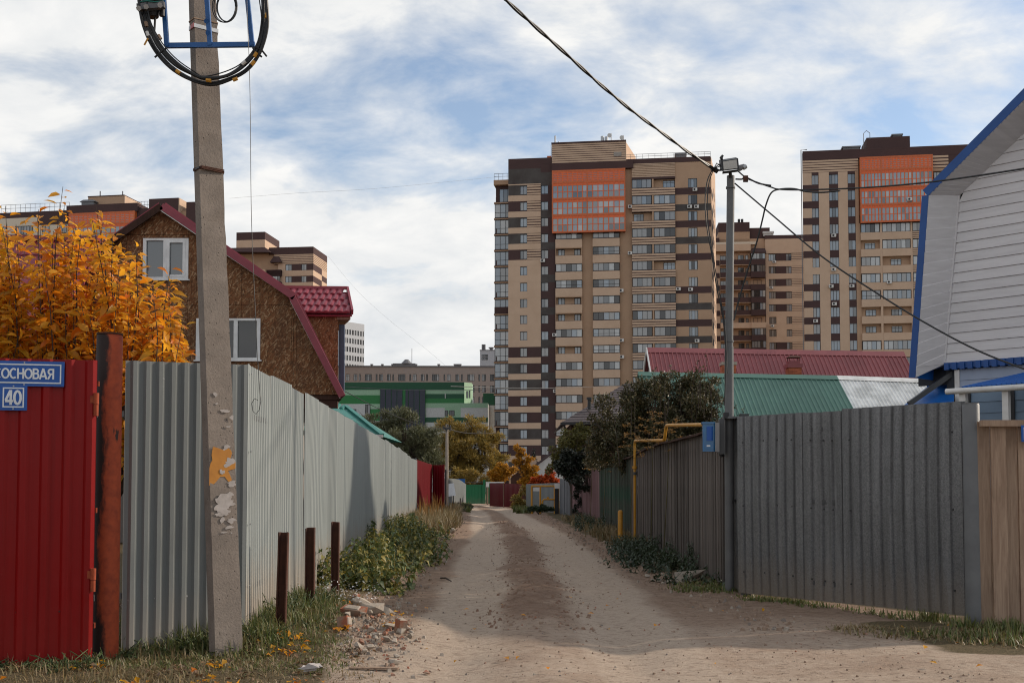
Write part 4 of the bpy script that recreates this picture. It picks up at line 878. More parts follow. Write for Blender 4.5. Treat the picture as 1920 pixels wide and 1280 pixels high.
mb = MB(); mb.tube([(q.x, p.y, q.z), (q.x, p.y, q.z + .012)], [.046, .03], 16); mb.build('cap', MT['yellow_paint'], g, True)
def tbox(px0, px1, py0, py1, Y0, Y1, skew=0): # a box whose face spans these columns
    a, b = at(px0, py1, Y0), at(px1, py1, Y0); c, d = at(px0, py0, Y0), at(px1, py0, Y0); o = Vector((.02, Y1 - Y0, 0)); s_ = Vector((0, 0, skew))
    return [a, b + s_, b + o + s_, a + o, c, d + s_, d + o + s_, c + o]
YM = 14.75
g = thing('meter_box', at(1329, 846, YM), 'blue translucent meter cover with a white label on the galvanised panel', 'meter box')
mb = MB(); mb.hexa(tbox(1318, 1340, 792, 846, YM, YM + .2, .0)); mb.build('cover', MT['blue_box'], g)
mb = MB(); mb.hexa(tbox(1316.5, 1341, 790.5, 794, YM - .012, YM + .2)); mb.build('cover_lid', MT['blue_box'], g)
mb = MB(); mb.hexa(tbox(1321, 1338, 833, 842, YM - .006, YM + .0)); mb.build('dial_window', MT['blue_box'], g)
mb = MB(); mb.hexa(tbox(1325, 1329, 834, 837, YM - .010, YM - .0065)); mb.build('sticker', MT['sign_white'], g)
mb = MB(); mb.hexa(tbox(1325, 1334, 799, 826, YM - .006, YM - .0)); mb.build('meter_body', MT['sign_blue'], g)
g = thing('meter_box', at(1348, 848, YM), 'grey plastic switch box beside the blue meter cover', 'switch box')
mb = MB(); mb.hexa(tbox(1341, 1349, 791, 846, YM - .05, YM + .16, -.01)); mb.build('door', MT['grey_box'], g)
mb = MB(); mb.hexa(tbox(1349.2, 1358, 785, 852, YM + .02, YM + .24, .012)); mb.build('back_box', MT['dark_grey_steel'], g)
mb = MB(); mb.tube([at(1350, 850, YM + .05), at(1352, 855, YM + .05), at(1357, 853, YM + .08)], .018, 6); mb.build('cable_gland', MT['black_rubber'], g)
mb = MB(); c = at(1361, 779, 14.9); mb.box(c.x - .03, c.x + .03, 14.85, 14.95, c.z - .03, c.z + .04); mb.build('cable_entry', MT['black_steel'], g)

# ---------------------------------------------------------------- rusty stub posts
for i, (px, pyt, wpx, Y, lab) in enumerate(((532, 998, 18, 10.45, 'nearest of three rusty steel channel post in the grass beside the pole'), (582, 990, 17, 12.1, 'middle one of three rusty steel channel posts along the grey fence'), (629, 979, 14.5, 14.0, 'farthest of three rusty steel channel posts, standing on a brick chunk'))):
    t = at(px, pyt, Y); b_ = at(px + 0, 1190, Y); W = wpx / FPX * Y; zb0 = gz(t.x, Y) - .1; ln = .02 * (i == 0) * -1
    g = thing('channel_post', (t.x, Y, zb0 + .1), lab, 'post', 'rusty stub posts beside the grey fence'); mb = MB(); th = .012
    poly = [(-W / 2, -.035), (-W / 2 + th, -.035), (-W / 2 + th, .02), (W / 2 - th, .02), (W / 2 - th, -.035), (W / 2, -.035), (W / 2, .035), (-W / 2, .035)]
    V = [(t.x + x + ln, Y + y, zb0) for x, y in poly] + [(t.x + x, Y + y, t.z + rnd.uniform(-.006, .012)) for x, y in poly]
    mb.add(V, [(7, 6, 3, 2), (0, 7, 2, 1), (3, 6, 5, 4), (10, 11, 14, 15), (9, 10, 15, 8), (12, 13, 14, 11)] + [(j, (j + 1) % 8, 8 + (j + 1) % 8, 8 + j) for j in range(8)]); mb.build('channel', MT['rust'], g)

# ---------------------------------------------------------------- rubble, bricks and stones
def chunk_mesh(sz, seed, mat, mat2=None, rough=.35, squash=(1, 1, .7)):
    r_ = random.Random(seed); k = 14; mb = MB(); import bmesh
    bm = bmesh.new()
    for _ in range(k):
        v = Vector((r_.gauss(0, 1), r_.gauss(0, 1), r_.gauss(0, 1))).normalized() * r_.uniform(1 - rough, 1); bm.verts.new([v[i] * sz * squash[i] / 2 for i in range(3)])
    bmesh.ops.convex_hull(bm, input=bm.verts); me = bpy.data.meshes.new('chunk'); 
    for v in [v for v in bm.verts if not v.link_faces]: bm.verts.remove(v)
    bm.to_mesh(me); bm.free(); me.materials.append(mat); return me
def brick_mesh(seed, mat, lx=.24, ly=.12, lz=.065):
    r_ = random.Random(seed); mb = MB(); x, y, z = lx * r_.uniform(.45, 1) / 2, ly / 2, lz / 2; j = lambda: r_.uniform(-.010, .010)
    lo = [(-x + j(), -y + j(), -z), (x + j(), -y + j(), -z + j() * .4), (x + j() * 2.5, y + j(), -z), (-x + j(), y + j(), -z)]; hi = [(-x + j(), -y + j(), z + j() * .4), (x + j(), -y + j(), z), (x + j() * 2.5, y + j(), z), (-x + j(), y + j(), z)]
    mb.hexa(lo + hi); mb.hexa([(-x * .8, -y * .8, z + .0005), (x * .7, -y * .7, z + .0005), (x * .6, y * .8, z + .0005), (-x * .7, y * .7, z + .0005), (-x * .7, -y * .7, z + .012), (x * .6, -y * .6, z + .009), (x * .5, y * .6, z + .013), (-x * .6, y * .6, z + .009)], 1)
    return mb.mesh('brick', [mat, MT['concrete_pale']])
def put(name, me, px, py, lift, rot, label, cat, group=None):
    p = gp(px, py, .02); z = gz(p.x, p.y); p = gp(px, py, z)
    return tag(link(name, me, None, (p.x, p.y, gz(p.x, p.y) + lift), rot), label, cat, group)
put('brick', brick_mesh(1, MT['brick_red'], .17, .12, .15), 752, 1186, .045, (.1, .05, R(28)), 'broken brick with mortar on its face lying alone at the lane edge', 'brick')
put('brick', brick_mesh(2, MT['brick_red']), 662, 1154, .05, (.3, .1, R(-20)), 'dark red brick half sunk beside a pale concrete chunk in the rubble', 'brick')
put('brick', brick_mesh(3, MT['brick_red'], .2, .1, .1), 646, 1180, .08, (R(80), .2, R(70)), 'brick standing on end at the left edge of the rubble heap', 'brick')
put('brick', brick_mesh(4, MT['brick_red'], .1, .08, .08), 665, 1125, .04, (.2, .4, 0), 'small orange brick piece at the top of the rubble heap', 'brick')
put('brick', chunk_mesh(.07, 5, MT['brick_red']), 799, 1266, .015, (0, 0, 0), 'little round red brick lump alone on the bare foreground dirt', 'brick')
put('concrete_chunk', chunk_mesh(.36, 6, MT['concrete_pale'], squash=(1, .7, .7)), 678, 1142, .06, (.4, .2, .5), 'pale jagged concrete chunk at the top of the rubble heap', 'rubble')
put('concrete_chunk', chunk_mesh(.40, 7, MT['concrete_pale'], squash=(1, .6, .6)), 697, 1152, .06, (.2, -.2, .1), 'largest pale concrete chunk in the middle of the rubble heap', 'rubble')
put('concrete_chunk', chunk_mesh(.30, 8, MT['concrete_pale'], squash=(1, .5, .5)), 722, 1150, .04, (.1, .5, -.5), 'slanting concrete slab piece at the right of the rubble heap', 'rubble')
put('concrete_chunk', chunk_mesh(.24, 9, MT['concrete_pale'], squash=(1, .7, .45)), 735, 1180, .02, (0, .1, .3), 'flat dirty concrete lump beside the lone brick', 'rubble')
put('concrete_chunk', chunk_mesh(.24, 10, MT['concrete_pale'], squash=(1, .7, .8)), 621, 1114, .06, (0, .1, .3), 'grey brick chunk at the foot of the farthest rusty post', 'rubble')
put('concrete_chunk', chunk_mesh(.28, 11, MT['concrete_pale'], squash=(.7, .6, .9)), 849, 1003, .12, (0, .1, .3), 'pale rounded stone in the verge beside the lane past the nettles', 'stone')
put('concrete_chunk', chunk_mesh(.20, 21, MT['concrete_pale'], squash=(1, .6, .25)), 740, 1246, .02, (0, .1, -.2), 'thin white chip of rubble lying in the left foreground', 'stone')
put('concrete_chunk', chunk_mesh(.26, 24, MT['concrete_pale'], squash=(.9, .8, .7)), 1151, 1033, .06, (0, .1, .3), 'pale stone at the foot of the yellow bollard', 'stone')
mb = MB()
p = gp(1290, 1094); zc = gz(p.x, p.y); J = lambda x, y, z: (p.x + x, p.y + y, zc + z)
mb.hexa([J(-.19, -.1, 0), J(.05, -.14, 0), J(.14, .1, .03), J(-.15, .1, 0), J(-.20, -.05, .14), J(.02, -.06, .06), J(.27, .08, .17), J(-.12, .13, .11)])
solo('concrete_slab_piece', mb, MT['concrete_pale'], 'large pale broken slab lying below the dark weeds on the right', 'rubble')
for i, (px, py, s_) in enumerate([(1236, 1090, .12), (1254, 1092, .1), (1268, 1095, .14), (1214, 1082, .12), (1243, 1096, .08), (1224, 1090, .09)]):
    put('stone', chunk_mesh(s_, 40 + i, MT['concrete_pale']), px, py, s_ * .2, (0, 0, i), 'small stone in the row before the dark weeds on the right', 'stone', 'stones before the right weeds')
shared = [chunk_mesh(1, 60 + i, MT['brick_red'] if i % 3 == 0 else MT['concrete_pale']) for i in range(9)]
r_ = random.Random(12); k = 0
for i in range(46):
    px = r_.gauss(702, 38); py = r_.gauss(1178, 26)
    if px < 640 or px > 790: continue
    p = gp(px, py); s_ = r_.uniform(.05, .12); me = shared[i % 9]
    o = tag(link('rubble_piece', me, None, (p.x, p.y, gz(p.x, p.y) + s_ * .12 + .05 * math.exp(-((px - 692) / 30) ** 2)), (r_.uniform(-.5, .5), r_.uniform(-.5, .5), r_.uniform(0, 6))), 'fist sized lump of %s in the rubble heap' % ('red brick' if i % 9 % 3 == 0 else 'pale concrete'), 'rubble', '%s lumps in the rubble heap' % ('brick' if i % 9 % 3 == 0 else 'concrete')); o.scale = (s_,) * 3
def litter(name, n, fx, size, mats, seed, kindlabel):
    r_ = random.Random(seed); mb = MB()
    for i in range(n):
        x, y = fx(r_); z = gz(x, y); s_ = size(r_, y); v = [Vector((r_.uniform(-1, 1), r_.uniform(-1, 1), r_.uniform(-.3, .5))).normalized() * s_ * r_.uniform(.6, 1) for _ in range(6)]
        o = Vector((x, y, z + s_ * .15)); b = [o + Vector((s_ * math.cos(a + i) * r_.uniform(.6, 1), s_ * math.sin(a + i) * r_.uniform(.6, 1), -.3 * s_)) for a in (0, 1.57, 3.14, 4.71)]; tp = [o + (q - o) * r_.uniform(.35, .7) + Vector((0, 0, s_ * r_.uniform(.5, .9))) for q in b]
        mb.hexa(b + tp, r_.randrange(len(mats)))
    return tag(mb.build(name, mats), kind='stuff')
litter('rubble', 900, lambda r_: (lambda p: (p.x, p.y))(gp(r_.gauss(700, 42), r_.gauss(1175, 36))), lambda r_, y: r_.choice((.008, .012, .018, .03)), [MT['brick_red'], MT['concrete_pale'], MT['concrete_pale'], MT['concrete'], MT['clod'], MT['clod'], MT['concrete_pale']], 5, '')
def roadpt(r_):
    y = 6.6 + 34 * r_.random() ** 1.8; xc_ = float(np.interp(y, [p[0] for p in XC], [p[1] for p in XC]))
    if y > 11 and r_.random() < .7: x = xc_ + r_.gauss(0, .33)
    else: x = xc_ + r_.uniform(-2.2, 3.2 if y < 12 else 1.8)
    return x, y
litter('pebbles', 4200, roadpt, lambda r_, y: r_.choice((.005, .006, .008, .010, .013, .02)) * (.8 if y < 10 else 1), [MT['clod']] * 9 + [MT['concrete'], MT['brick_red'], MT['concrete_pale']], 6, '')
def edgept(r_):
    y = 11 + 40 * r_.random() ** 1.5; sd_ = r_.random() < .5
    return ((np.interp(y, [6, 10, 14, 20, 33, 60], [-1.2, -1.3, -1.45, -1.6, -1.9, -2.3]) + r_.gauss(0, .18)) if sd_ else (np.interp(y, [11, 15, 22, 35, 60], [2.6, 2.3, 1.9, 1.8, 1.2]) + r_.gauss(0, .2))), y
litter('verge_pebbles', 1500, edgept, lambda r_, y: r_.choice((.012, .018, .025, .04)), [MT['clod']] * 6 + [MT['concrete_pale'], MT['concrete']], 9, '')
mb = MB(); p = gp(846, 1091); q = gp(826, 1086); mb.tube([(q.x, q.y, gz(q.x, q.y) + .02), ((p.x + q.x) / 2, (p.y + q.y) / 2, gz(p.x, p.y) + .04), (p.x, p.y, gz(p.x, p.y) + .015)], [.012, .015, .008], 6)
solo('fallen_stick', mb, MT['bark'], 'dark fallen stick lying on the dirt beside the nettles', 'stick')
mb = MB(); p = gp(900, 1252); mb.bar((p.x - 1.0, p.y + .02, gz(p.x - 1, p.y) + .012), (p.x - .62, p.y - .04, gz(p.x - .62, p.y) + .014), .05, .012)
solo('board_scrap', mb, MT['wood_new'], 'thin pale strip of wood lying flat in the left foreground', 'wood scrap')
mb = MB()
for i, (dx, dy, dz, s_) in enumerate(((0, 0, 0, .05), (.04, .02, .01, .045), (-.04, .01, 0, .04), (.01, -.02, .02, .04))):
    p = gp(582, 1258); c = Vector((p.x + dx, p.y + dy, gz(p.x, p.y) + .015 + dz)); mb.hexa([c + Vector((a * s_ * (1 + .2 * i), b * s_ * .6, .012 * ((i + j) % 3))) for j, (a, b) in enumerate(((-1, -1), (1, -.7), (.8, 1), (-.7, .8)))] + [c + Vector((a * s_ * .6, b * s_ * .5, .03 + .015 * ((i + j) % 2))) for j, (a, b) in enumerate(((-1, -1), (1, -.7), (.8, 1), (-.7, .8)))])
solo('crumpled_plastic', mb, MT['paper'], 'crumpled pale plastic litter lying in the grass at the left foreground', 'litter')

def midpt(r_):
    y = 10.8 + abs(r_.gauss(0, 1)) ** .9 * 2.2 + 30 * r_.random() ** 1.6; return float(np.interp(y, [p[0] for p in XC], [p[1] for p in XC])) + r_.gauss(0, .22 if y > 13 else .3) + .12 * math.sin(y * .9), y
MT['clod_red'] = M('red_earth_clod', (.24, .150, .105), (.17, .10, .07), 12, .95)
litter('earth_clods', 2600, midpt, lambda r_, y: r_.choice((.006, .008, .010, .013, .017, .024, .034)), [MT['clod'], MT['clod_red'], MT['clod_red'], MT['clod_red']], 19, '')
# ---------------------------------------------------------------- facades: local x along the wall, -y outward, z up
class Fac:
    def __init__(s, name, label, cat, px, Y, ang, group=None):
        o = at(px, 700, Y); s.a = R(ang); s.O = Vector((o.x, o.y, 0)); s.e = Vector((math.cos(s.a), -math.sin(s.a), 0)); s.n = Vector((-math.sin(s.a), -math.cos(s.a), 0))
        s.root = thing(name, s.O, label, cat, group, -s.a, local=True)
    def uz(s, px, py, y=0.0):
        d = ray(px, py); C = Vector((0, 0, EYE)); p0 = s.O - s.n * y; t = (p0 - C).dot(s.n) / d.dot(s.n); P = C + d * t; return (P - p0).dot(s.e), P.z
    def u(s, px, py=620, y=0.0): return s.uz(px, py, y)[0]
    def z(s, px, py, y=0.0): return s.uz(px, py, y)[1]
    def world(s, u, y, z): return s.O + s.e * u - s.n * y + Vector((0, 0, z))
WIN = {}
def win(F, u0, u1, z0, z1, y, n=2, kind=None, transom=False, fr=.07, r_=rnd, mat='frame_dark', pool=(0, 1, 1, 2, 3, 4, 4)):
    w_, h_ = round((u1 - u0) * 10) / 10, round((z1 - z0) * 10) / 10; var = r_.randrange(5)
    key = (w_, h_, n, var, transom, mat, pool, fr)
    if key not in WIN:
        g_ = MB()
        for i in range(n): g_.box(w_ * i / n + .02, w_ * (i + 1) / n - .02, .04, .06, .02, h_ - .02, r_.choice(pool))
        f_ = MB()
        f_.box(0, w_, -.02, .08, 0, fr); f_.box(0, w_, -.02, .08, h_ - fr, h_); f_.box(0, fr, -.019, .079, fr, h_ - fr); f_.box(w_ - fr, w_, -.019, .079, fr, h_ - fr)
        for i in range(1, n): f_.box(w_ * i / n - fr * .45, w_ * i / n + fr * .45, -.018, .075, fr, h_ - fr)
        if transom:
            zt = h_ * (.38 if transom == 1 else .7)
            for i in range(n): f_.box(w_ * i / n + fr * .45, w_ * (i + 1) / n - fr * .45, -.017, .07, zt - fr * .3, zt + fr * .3)
        WIN[key] = (g_.mesh('window', MT['glass']), f_.mesh('frame', MT[mat]))
    a, b = WIN[key]; o = link('window', a, F.root, (u0, y, z0)); link('frame', b, o); return o
AC = []
def ac_unit(F, px, py, y=-.02):
    if not AC:
        m1 = MB(); m1.box(-.4, .4, -.35, 0, 0, .55); m2 = MB(); m2.tube([(-.1, -.36, .28), (-.1, -.352, .28)], .2, 12); AC.extend([m1.mesh('case', MT['white_paint']), m2.mesh('fan_grille', MT['black_steel'])])
    u, z = F.uz(px, py); P = F.world(u, y, z - .28)
    r = tag(bpy.data.objects.new('air_conditioner', None), 'small white air conditioner box hung on the wall of %s' % F.ac, 'air conditioner', 'air conditioners on ' + F.ac); col.objects.link(r)
    r.location = P; r.rotation_euler = (0, 0, -F.a); link('case', AC[0], r); link('fan_grille', AC[1], r)
BM = ['beige', 'beige2', 'brown', 'graphite', 'cream', 'orange2']
BE, B2, BR, GR, CR, OB = range(6)
BMATS = [MT[k] for k in BM]
def striped(mb, u0, u1, z0, z1, y0, y1, n=3, base=BR, top=BE, duty=.62):
    mb.box(u0, u1, y0 + .03, y1, z0, z1, base); h = (z1 - z0) / n
    for i in range(n): mb.box(u0, u1, y0, y0 + .0299, z0 + h * i + h * (1 - duty) / 2, z0 + h * (i + 1) - h * (1 - duty) / 2, top)
def railing(F, u0, u1, y, z, h=1.1, n=8, y2=None):
    mb = MB(); y2 = y if y2 is None else y2
    for q in (z + h, z + h * .55): mb.bar((u0, y, q), (u1, y2, q), .06, .06)
    for i in range(n + 1): t = i / n; mb.bar((lerp(u0, u1, t), lerp(y, y2, t), z), (lerp(u0, u1, t), lerp(y, y2, t), z + h), .05, .05)
    mb.build('roof_railing', MT['rail'], F.root)
def orange_box(F, u0, u1, z0, z1, y, rows, cols, sub, r_, lattice_top=True):
    """projecting glazed bay: rows of (z0,z1); cols list of (u0,u1)"""
    mb = MB(); mb.box(u0 - .12, u1 + .12, y + .12, 0.3, z0 - .12, z1 + .12, 0); mb.build('glazed_bay', MT['orange2'], F.root)
    mb = MB(); T = .16
    for (a, b) in cols: mb.box(a - T, a + T * .3, y - .06, y + .1, z0, z1)
    mb.box(cols[-1][1] - T * .3, cols[-1][1] + T, y - .06, y + .1, z0, z1)
    for (a, b) in rows: mb.box(u0 - T, u1 + T, y - .055, y + .1, b - .12, b + .18)
    mb.box(u0 - T, u1 + T, y - .055, y + .1, z0 - .2, z0 + .1); mb.build('bay_frame', MT['orange2'], F.root)
    for ri, (a, b) in enumerate(rows):
        for ci, (c, d) in enumerate(cols):
            m = sub[ci]; gl = MB(); fr_ = MB(); top = lattice_top and ri == 0
            fr_.box(c, d, y - .03, y + .05, a, a + .12); fr_.box(c, d, y - .03, y + .05, b - .22, b - .12)
            zm = [a + (b - a) * .42, a + (b - a) * .80] if not top else [a + (b - a) * q for q in (.18, .34, .5, .66, .82)]
            for q in zm: fr_.box(c, d, y - .025, y + .05, q - (.05 if not top else .12), q + (.05 if not top else .12))
            for i in range(m):
                x0, x1 = lerp(c, d, i / m), lerp(c, d, (i + 1) / m); fr_.box(x0 - (.085 if not top else .13), x0 + (.085 if not top else .13), y - .02, y + .05, a, b)
                if top: gl.box(x0 + .05, x1 - .05, y + .02, y + .04, a + .1, b - .2, 0)
                else:
                    zs = [a + .1] + zm + [b - .2]
                    for k in range(3): gl.box(x0 + .05, x1 - .05, y + .02, y + .04, zs[k], zs[k + 1], 1 if (k == 2) else r_.choice((0, 0, 2, 2, 3, 4, 5) if ri == 2 else (0, 0, 2, 2, 3, 4, 0)))
            o = gl.build('glazing', [MT['glass'][4], MT['orange'], MT['glass'][1], MT['glass'][2], MT['glass'][0], MT['pane_white']], F.root); fr_.build('mullions', MT['orange'], o)

# ================= tall central tower
def central_tower():
    F = Fac('apartment_tower', 'tall brown and beige brick tower with an orange glazed bay behind the lane', 'apartment building', 953, 208, 7.5); F.ac = 'the tall central tower'; r_ = random.Random(21)
    W = MB(); z0 = F.z(980, 348.6); H = 1.62; P = 3.0; NF = 18; zt = lambda k: z0 - P * k; zb = lambda k: zt(k) - H
    uA1 = F.u(1014); uB1 = F.u(1042); uC0 = uB1; uC1 = F.u(1092); uD0 = F.u(1112); uD1 = F.u(1162.5); uE0 = F.u(1186); uE1 = F.u(1267.5); uF1 = F.u(1335)
    zA = F.z(980, 297.5); zR = F.z(1250, 296); D = 14
    # core body
    core = MB(); cx = [(0.05, .5), (uF1 - .05, .5), (uF1 + 1.3, D), (0.05, D)]
    core.add([(x, y, 0) for x, y in cx] + [(x, y, zR - .3) for x, y in cx], [(3, 2, 1, 0), (4, 5, 6, 7), (0, 1, 5, 4), (1, 2, 6, 5), (2, 3, 7, 6), (3, 0, 4, 7)]); core.build('body', MT['beige2'], F.root)
    # section A
    a0, a1 = F.u(975.2), F.u(988.5)
    W.box(0, uA1, 0, .5, zt(0) + .35, zA, GR); W.box(0, uA1, -.01, .5, zA - 1.9, zA, BR)
    W.box(0, uB1, .01, 9, zR - .2, zA + .02, BR)
    for k in range(NF):
        t, b, nb = zt(k), zb(k), zt(k + 1); last = k == NF - 1
        dk = k < 5 or k >= 10
        L_, R_ = (GR if k % 3 != 1 else BR), (BR if k % 3 else GR)
        W.box(0, a0, 0, .5, b - .15, t + .15, L_ if dk else BE)
        if k < 5: striped(W, a1, uA1, b - .15, t + .15, 0, .5, 4)
        else: W.box(a1, uA1, 0, .5, b - .15, t + .15, R_ if k >= 10 else BE)
        W.box(a0, a1, 0, .5, t, t + .15, L_ if dk else BE)
        W.box(0, uA1, -.015, .5, max(0, nb + .15), b - .15, BE)
        win(F, a0, a1, b, t, .12, 2, r_=r_, pool=(0, 1, 4, 4, 1)); W.box(a0, a1, .0, .5, b - .15, b, L_ if dk else BE)
    W.box(0, uA1, 0, .5, zt(0) + .15, zt(0) + .36, BE)
    # section B
    b0, b1 = F.u(1015), F.u(1028.3); z_ = F.z(1025, 306.5)
    W.box(uA1, uB1, .02, .6, zt(0), z_, GR); W.box(uA1, uB1, .012, .5, z_ - 1.6, z_, BR)
    for k in range(NF):
        t, b, nb = zt(k), zb(k), zt(k + 1); c = GR if (k * 7) % 5 < 3 else BR
        W.box(uA1, b0, .02, .5, b, t, c); W.box(b1, uB1, .021, .5, b, t, BR); W.box(uA1, uB1, .02, .5, max(0, nb), b, GR if k % 2 else BR); win(F, b0, b1, b, t, .14, 2, r_=r_, pool=(0, 1, 4, 4, 1))
    # band over the bay, penthouse
    uP0, uP1 = F.u(1035), F.u(1172.5); zP = F.z(1100, 305.5)
    W.box(uP0, uE0 + .3, -.5, .6, F.z(1100, 319), zP, BR)
    ph = MB(); uq0, uq1 = F.u(1035, 290), F.u(1173, 290); zq0 = F.z(1100, 305); zq1 = F.z(1100, 268.5)
    striped(ph, uq0, uq1, zq0, zq1, -.2, 9, 9, BR, BE, .70); ph.box(uq0 - .1, uq1 + .1, -.35, 9, zq1, zq1 + .25, BR); ph.build('penthouse', BMATS, F.root)
    s2 = MB(); s2.box(uq1 + .001, uq1 + .12, -.15, 9, zq0, zq1 - .05, BE); s2.add([(uq1, -.1, zq0), (uq1 + 1.6, 10, zq0), (uq1 + 1.6, 10.2, zq0), (uq1, .2, zq0), (uq1, -.1, zq1), (uq1 + 1.6, 10, zq1), (uq1 + 1.6, 10.2, zq1), (uq1, .2, zq1)], [(0, 1, 5, 4), (4, 5, 6, 7), (1, 2, 6, 5)], BE); s2.build('penthouse_side', BMATS, F.root)
    mb = MB(); u_, zz_ = F.uz(1158, 289, -.2); mb.box(u_ - .7, u_ + .7, -.26, -.2, zz_ - .4, zz_ + .4); mb.build('roof_hatch', MT['plaster'], F.root)
    zk = zt(3) + .12
    r1, r2, r3, r4 = [F.z(1100, py, -1.1) for py in (319.5, 340.5, 371.5, 402)]; r5 = F.z(1100, 433.5, -1.1)
    um = F.u(1101.5, 380, -1.1); orange_box(F, F.u(1036.5, 380, -1.1), F.u(1171, 380, -1.1), r5, r1, -1.1, [(r2, r1), (r3, r2), (r4, r3), (r5, r4)], [(F.u(1036.5, 380, -1.1), um), (um, F.u(1171, 380, -1.1))], [7, 7], r_)
    # recessed piers and loggia columns C, D
    W.box(uC1, uD0, .35, .6, 0, r5, B2); W.box(uD1, uE0, .36, .6, 0, zR - 1, B2)  # same brick as the bays, with the shade of the recess coloured in
    for (c0, c1, open_, n_) in ((uC0, uC1, {4, 7, 8, 10}, 5), (uD0, uD1, set(), 5)):
        for k in range(3, NF):
            t, b, nb = zt(k) + .25, zb(k) + .35, zt(k + 1) + .25
            W.box(c0, c1, -.45, .5, max(0, nb), b, BE); W.box(c0 + .05, c1 - .05, -.41, .5, b, b + .08, BR)
            if k in open_:
                W.box(c0, c0 + .12, -.4, .5, b, t, B2); W.box(c1 - .12, c1, -.4, .5, b, t, B2); W.box(c0 + .12, c1 - .12, .42, .499, b + .08, t, B2)
                q = (c1 - c0) / 5; win(F, c0 + q * .45, c0 + q * 1.7, b + .1, t - .25, .36, 2, r_=r_, transom=2, pool=(0, 1)); win(F, c0 + q * 3.5, c0 + q * 4.6, b + .1, t - .25, .36, 2, r_=r_, pool=(0, 1))
                W.box(c0, c1, -.45, .5, t - .2, t, B2)
            else: win(F, c0 + .06, c1 - .06, b + .08, t, -.38, n_, r_=r_, transom=1 if r_.random() < .3 else False, pool=(0, 1, 2, 3, 4, 4, 2))
    # section E: paired loggias with striped parapets
    um = F.u(1225.5); W.box(uE0, uE1, -.1, .5, zt(0) + .55, zR - .9, B2); W.box(uE0, uE1, -.3, .5, zt(0) + .35, zt(0) + .75, BR); striped(W, uE0, uE1, zt(0) + .75, zt(0) + 2.6, -.13, 0, 6, B2, BE); striped(W, uE0, uE1, zR - 1.6, zR - .9, -.13, 0, 3, BR, BE)
    W.box(uP1, uF1, -.05, .5, zR - .9, zR, BR)
    op = {(0, 1), (2, 0), (5, 1)}
    for k in range(NF):
        t, b, nb = zt(k) + .35, zb(k) + .35, zt(k + 1) + .35
        striped(W, uE0, uE1, max(0, nb), b, -.45, .5, 3, BR, BE, .66)
        for j, (c0, c1) in enumerate(((uE0, um - .15), (um + .15, uE1))):
            if (k, j) in op: W.box(c0, c1, .42, .499, b, t, B2); win(F, *((c0 + 1.7, c1 - .1) if j else (c0 + .3, c1 - 1.5)), b + .1, t - .2, .36, 3, r_=r_, transom=2, pool=(0, 1))
            else: win(F, c0 + .05, c1 - .05, b + .02, t, -.38, 4, r_=r_, pool=(0, 1, 2, 3, 4, 4))
        W.box(um - .15, um + .15, -.4, .5, b, t, B2)
    # section F
    f0, f1 = F.u(1292), F.u(1309.3); W.box(uE1, uF1, 0, .5, zt(0) + .3, zR - .9, B2)
    for k in range(NF):
        t, b, nb = zt(k) + .3, zb(k) + .25, zt(k + 1) + .3
        W.box(uE1, f0, 0, .5, b, t, B2); W.box(f1, uF1, 0, .5, b, t, B2)
        c = BE if k == 5 else (GR if k % 2 else BR)
        if c == BE: W.box(uE1, uF1, 0, .5, max(0, nb), b, B2)
        else: W.box(uE1, uF1, -.012, .5, b - 1.25, b, c); W.box(uE1, uF1, 0, .5, max(0, nb), b - 1.25, B2)
        win(F, f0, f1, b, t, .12, 3, r_=r_, pool=(0, 1, 4, 3)); 
    W.build('wall', BMATS, F.root)
    # right side, turned away from the lane and in the sun
    S = MB(); vx, vy = Vector((1.35, D - .4)).normalized(); Lq = math.hypot(1.35, D - .4); sq = lambda s_, o: (uF1 + .02 + vx * s_ + vy * o, .4 + vy * s_ - vx * o)
    def sbox(s0, s1, z0_, z1_, o, mi):
        p = [sq(s0, 0), sq(s1, 0), sq(s1, o), sq(s0, o)]; S.add([(x, y, z0_) for x, y in p] + [(x, y, z1_) for x, y in p], [(0, 3, 2, 1), (4, 5, 6, 7), (0, 1, 5, 4), (1, 2, 6, 5), (2, 3, 7, 6), (3, 0, 4, 7)], mi)
    sbox(0, Lq, 0, zR, .1, BE)
    for k in range(NF):
        b = zb(k); sbox(.3, 4.5, b - 1.2, b, .13, GR); sbox(5.2, 6.6, b, b + 1.5, .12, BR); sbox(9, 10.2, b, b + 1.5, .12, BR)
    S.build('side_wall', BMATS, F.root)
    # set back glazed balconies on the left
    Y0 = 3.0; l0, l1 = F.u(926.5, 620, Y0), .2; zL = F.z(940, 337.5, Y0); lw = MB(); lw.box(l0 + .2, l1, Y0 + .8, Y0 + 8, 0, zL - .6, BR); lw.box(l0 - .1, l1, Y0 - .1, Y0 + 8, F.z(940, 346.5, Y0), zL, B2)
    for k in range(NF):
        t, b, nb = zt(k) + .5, zt(k) - 2.1, zt(k + 1) + .5; lw.box(l0 - .05, l1, Y0 - .08, Y0 + 1, b - .32, b - .12, B2); lw.box(l0, l1, Y0 + .02, Y0 + 1, b - .12, b, BR); 
        if k in (0, 15, 16): win(F, l0 + .9, l1 - .05, b + .1, t, Y0 + .7, 3, r_=r_, pool=(0, 1))
        else:
            win(F, l0 + .1, l1 - .03, b, t, Y0, 3, r_=r_, transom=1, pool=(1, 0, 2, 4, 1) if k not in (10, 14) else (2, 2, 3), fr=.09)
        if k in (7, 16): lw.box(l0 + .05, l1 - .02, Y0 - .03, Y0 + .02, b, b + 1.2, BR)
        if k % 2 == 0: lw.box(l0 + .3, l0 + .5, Y0 - .04, Y0 + .02, b, b + .9, BR)
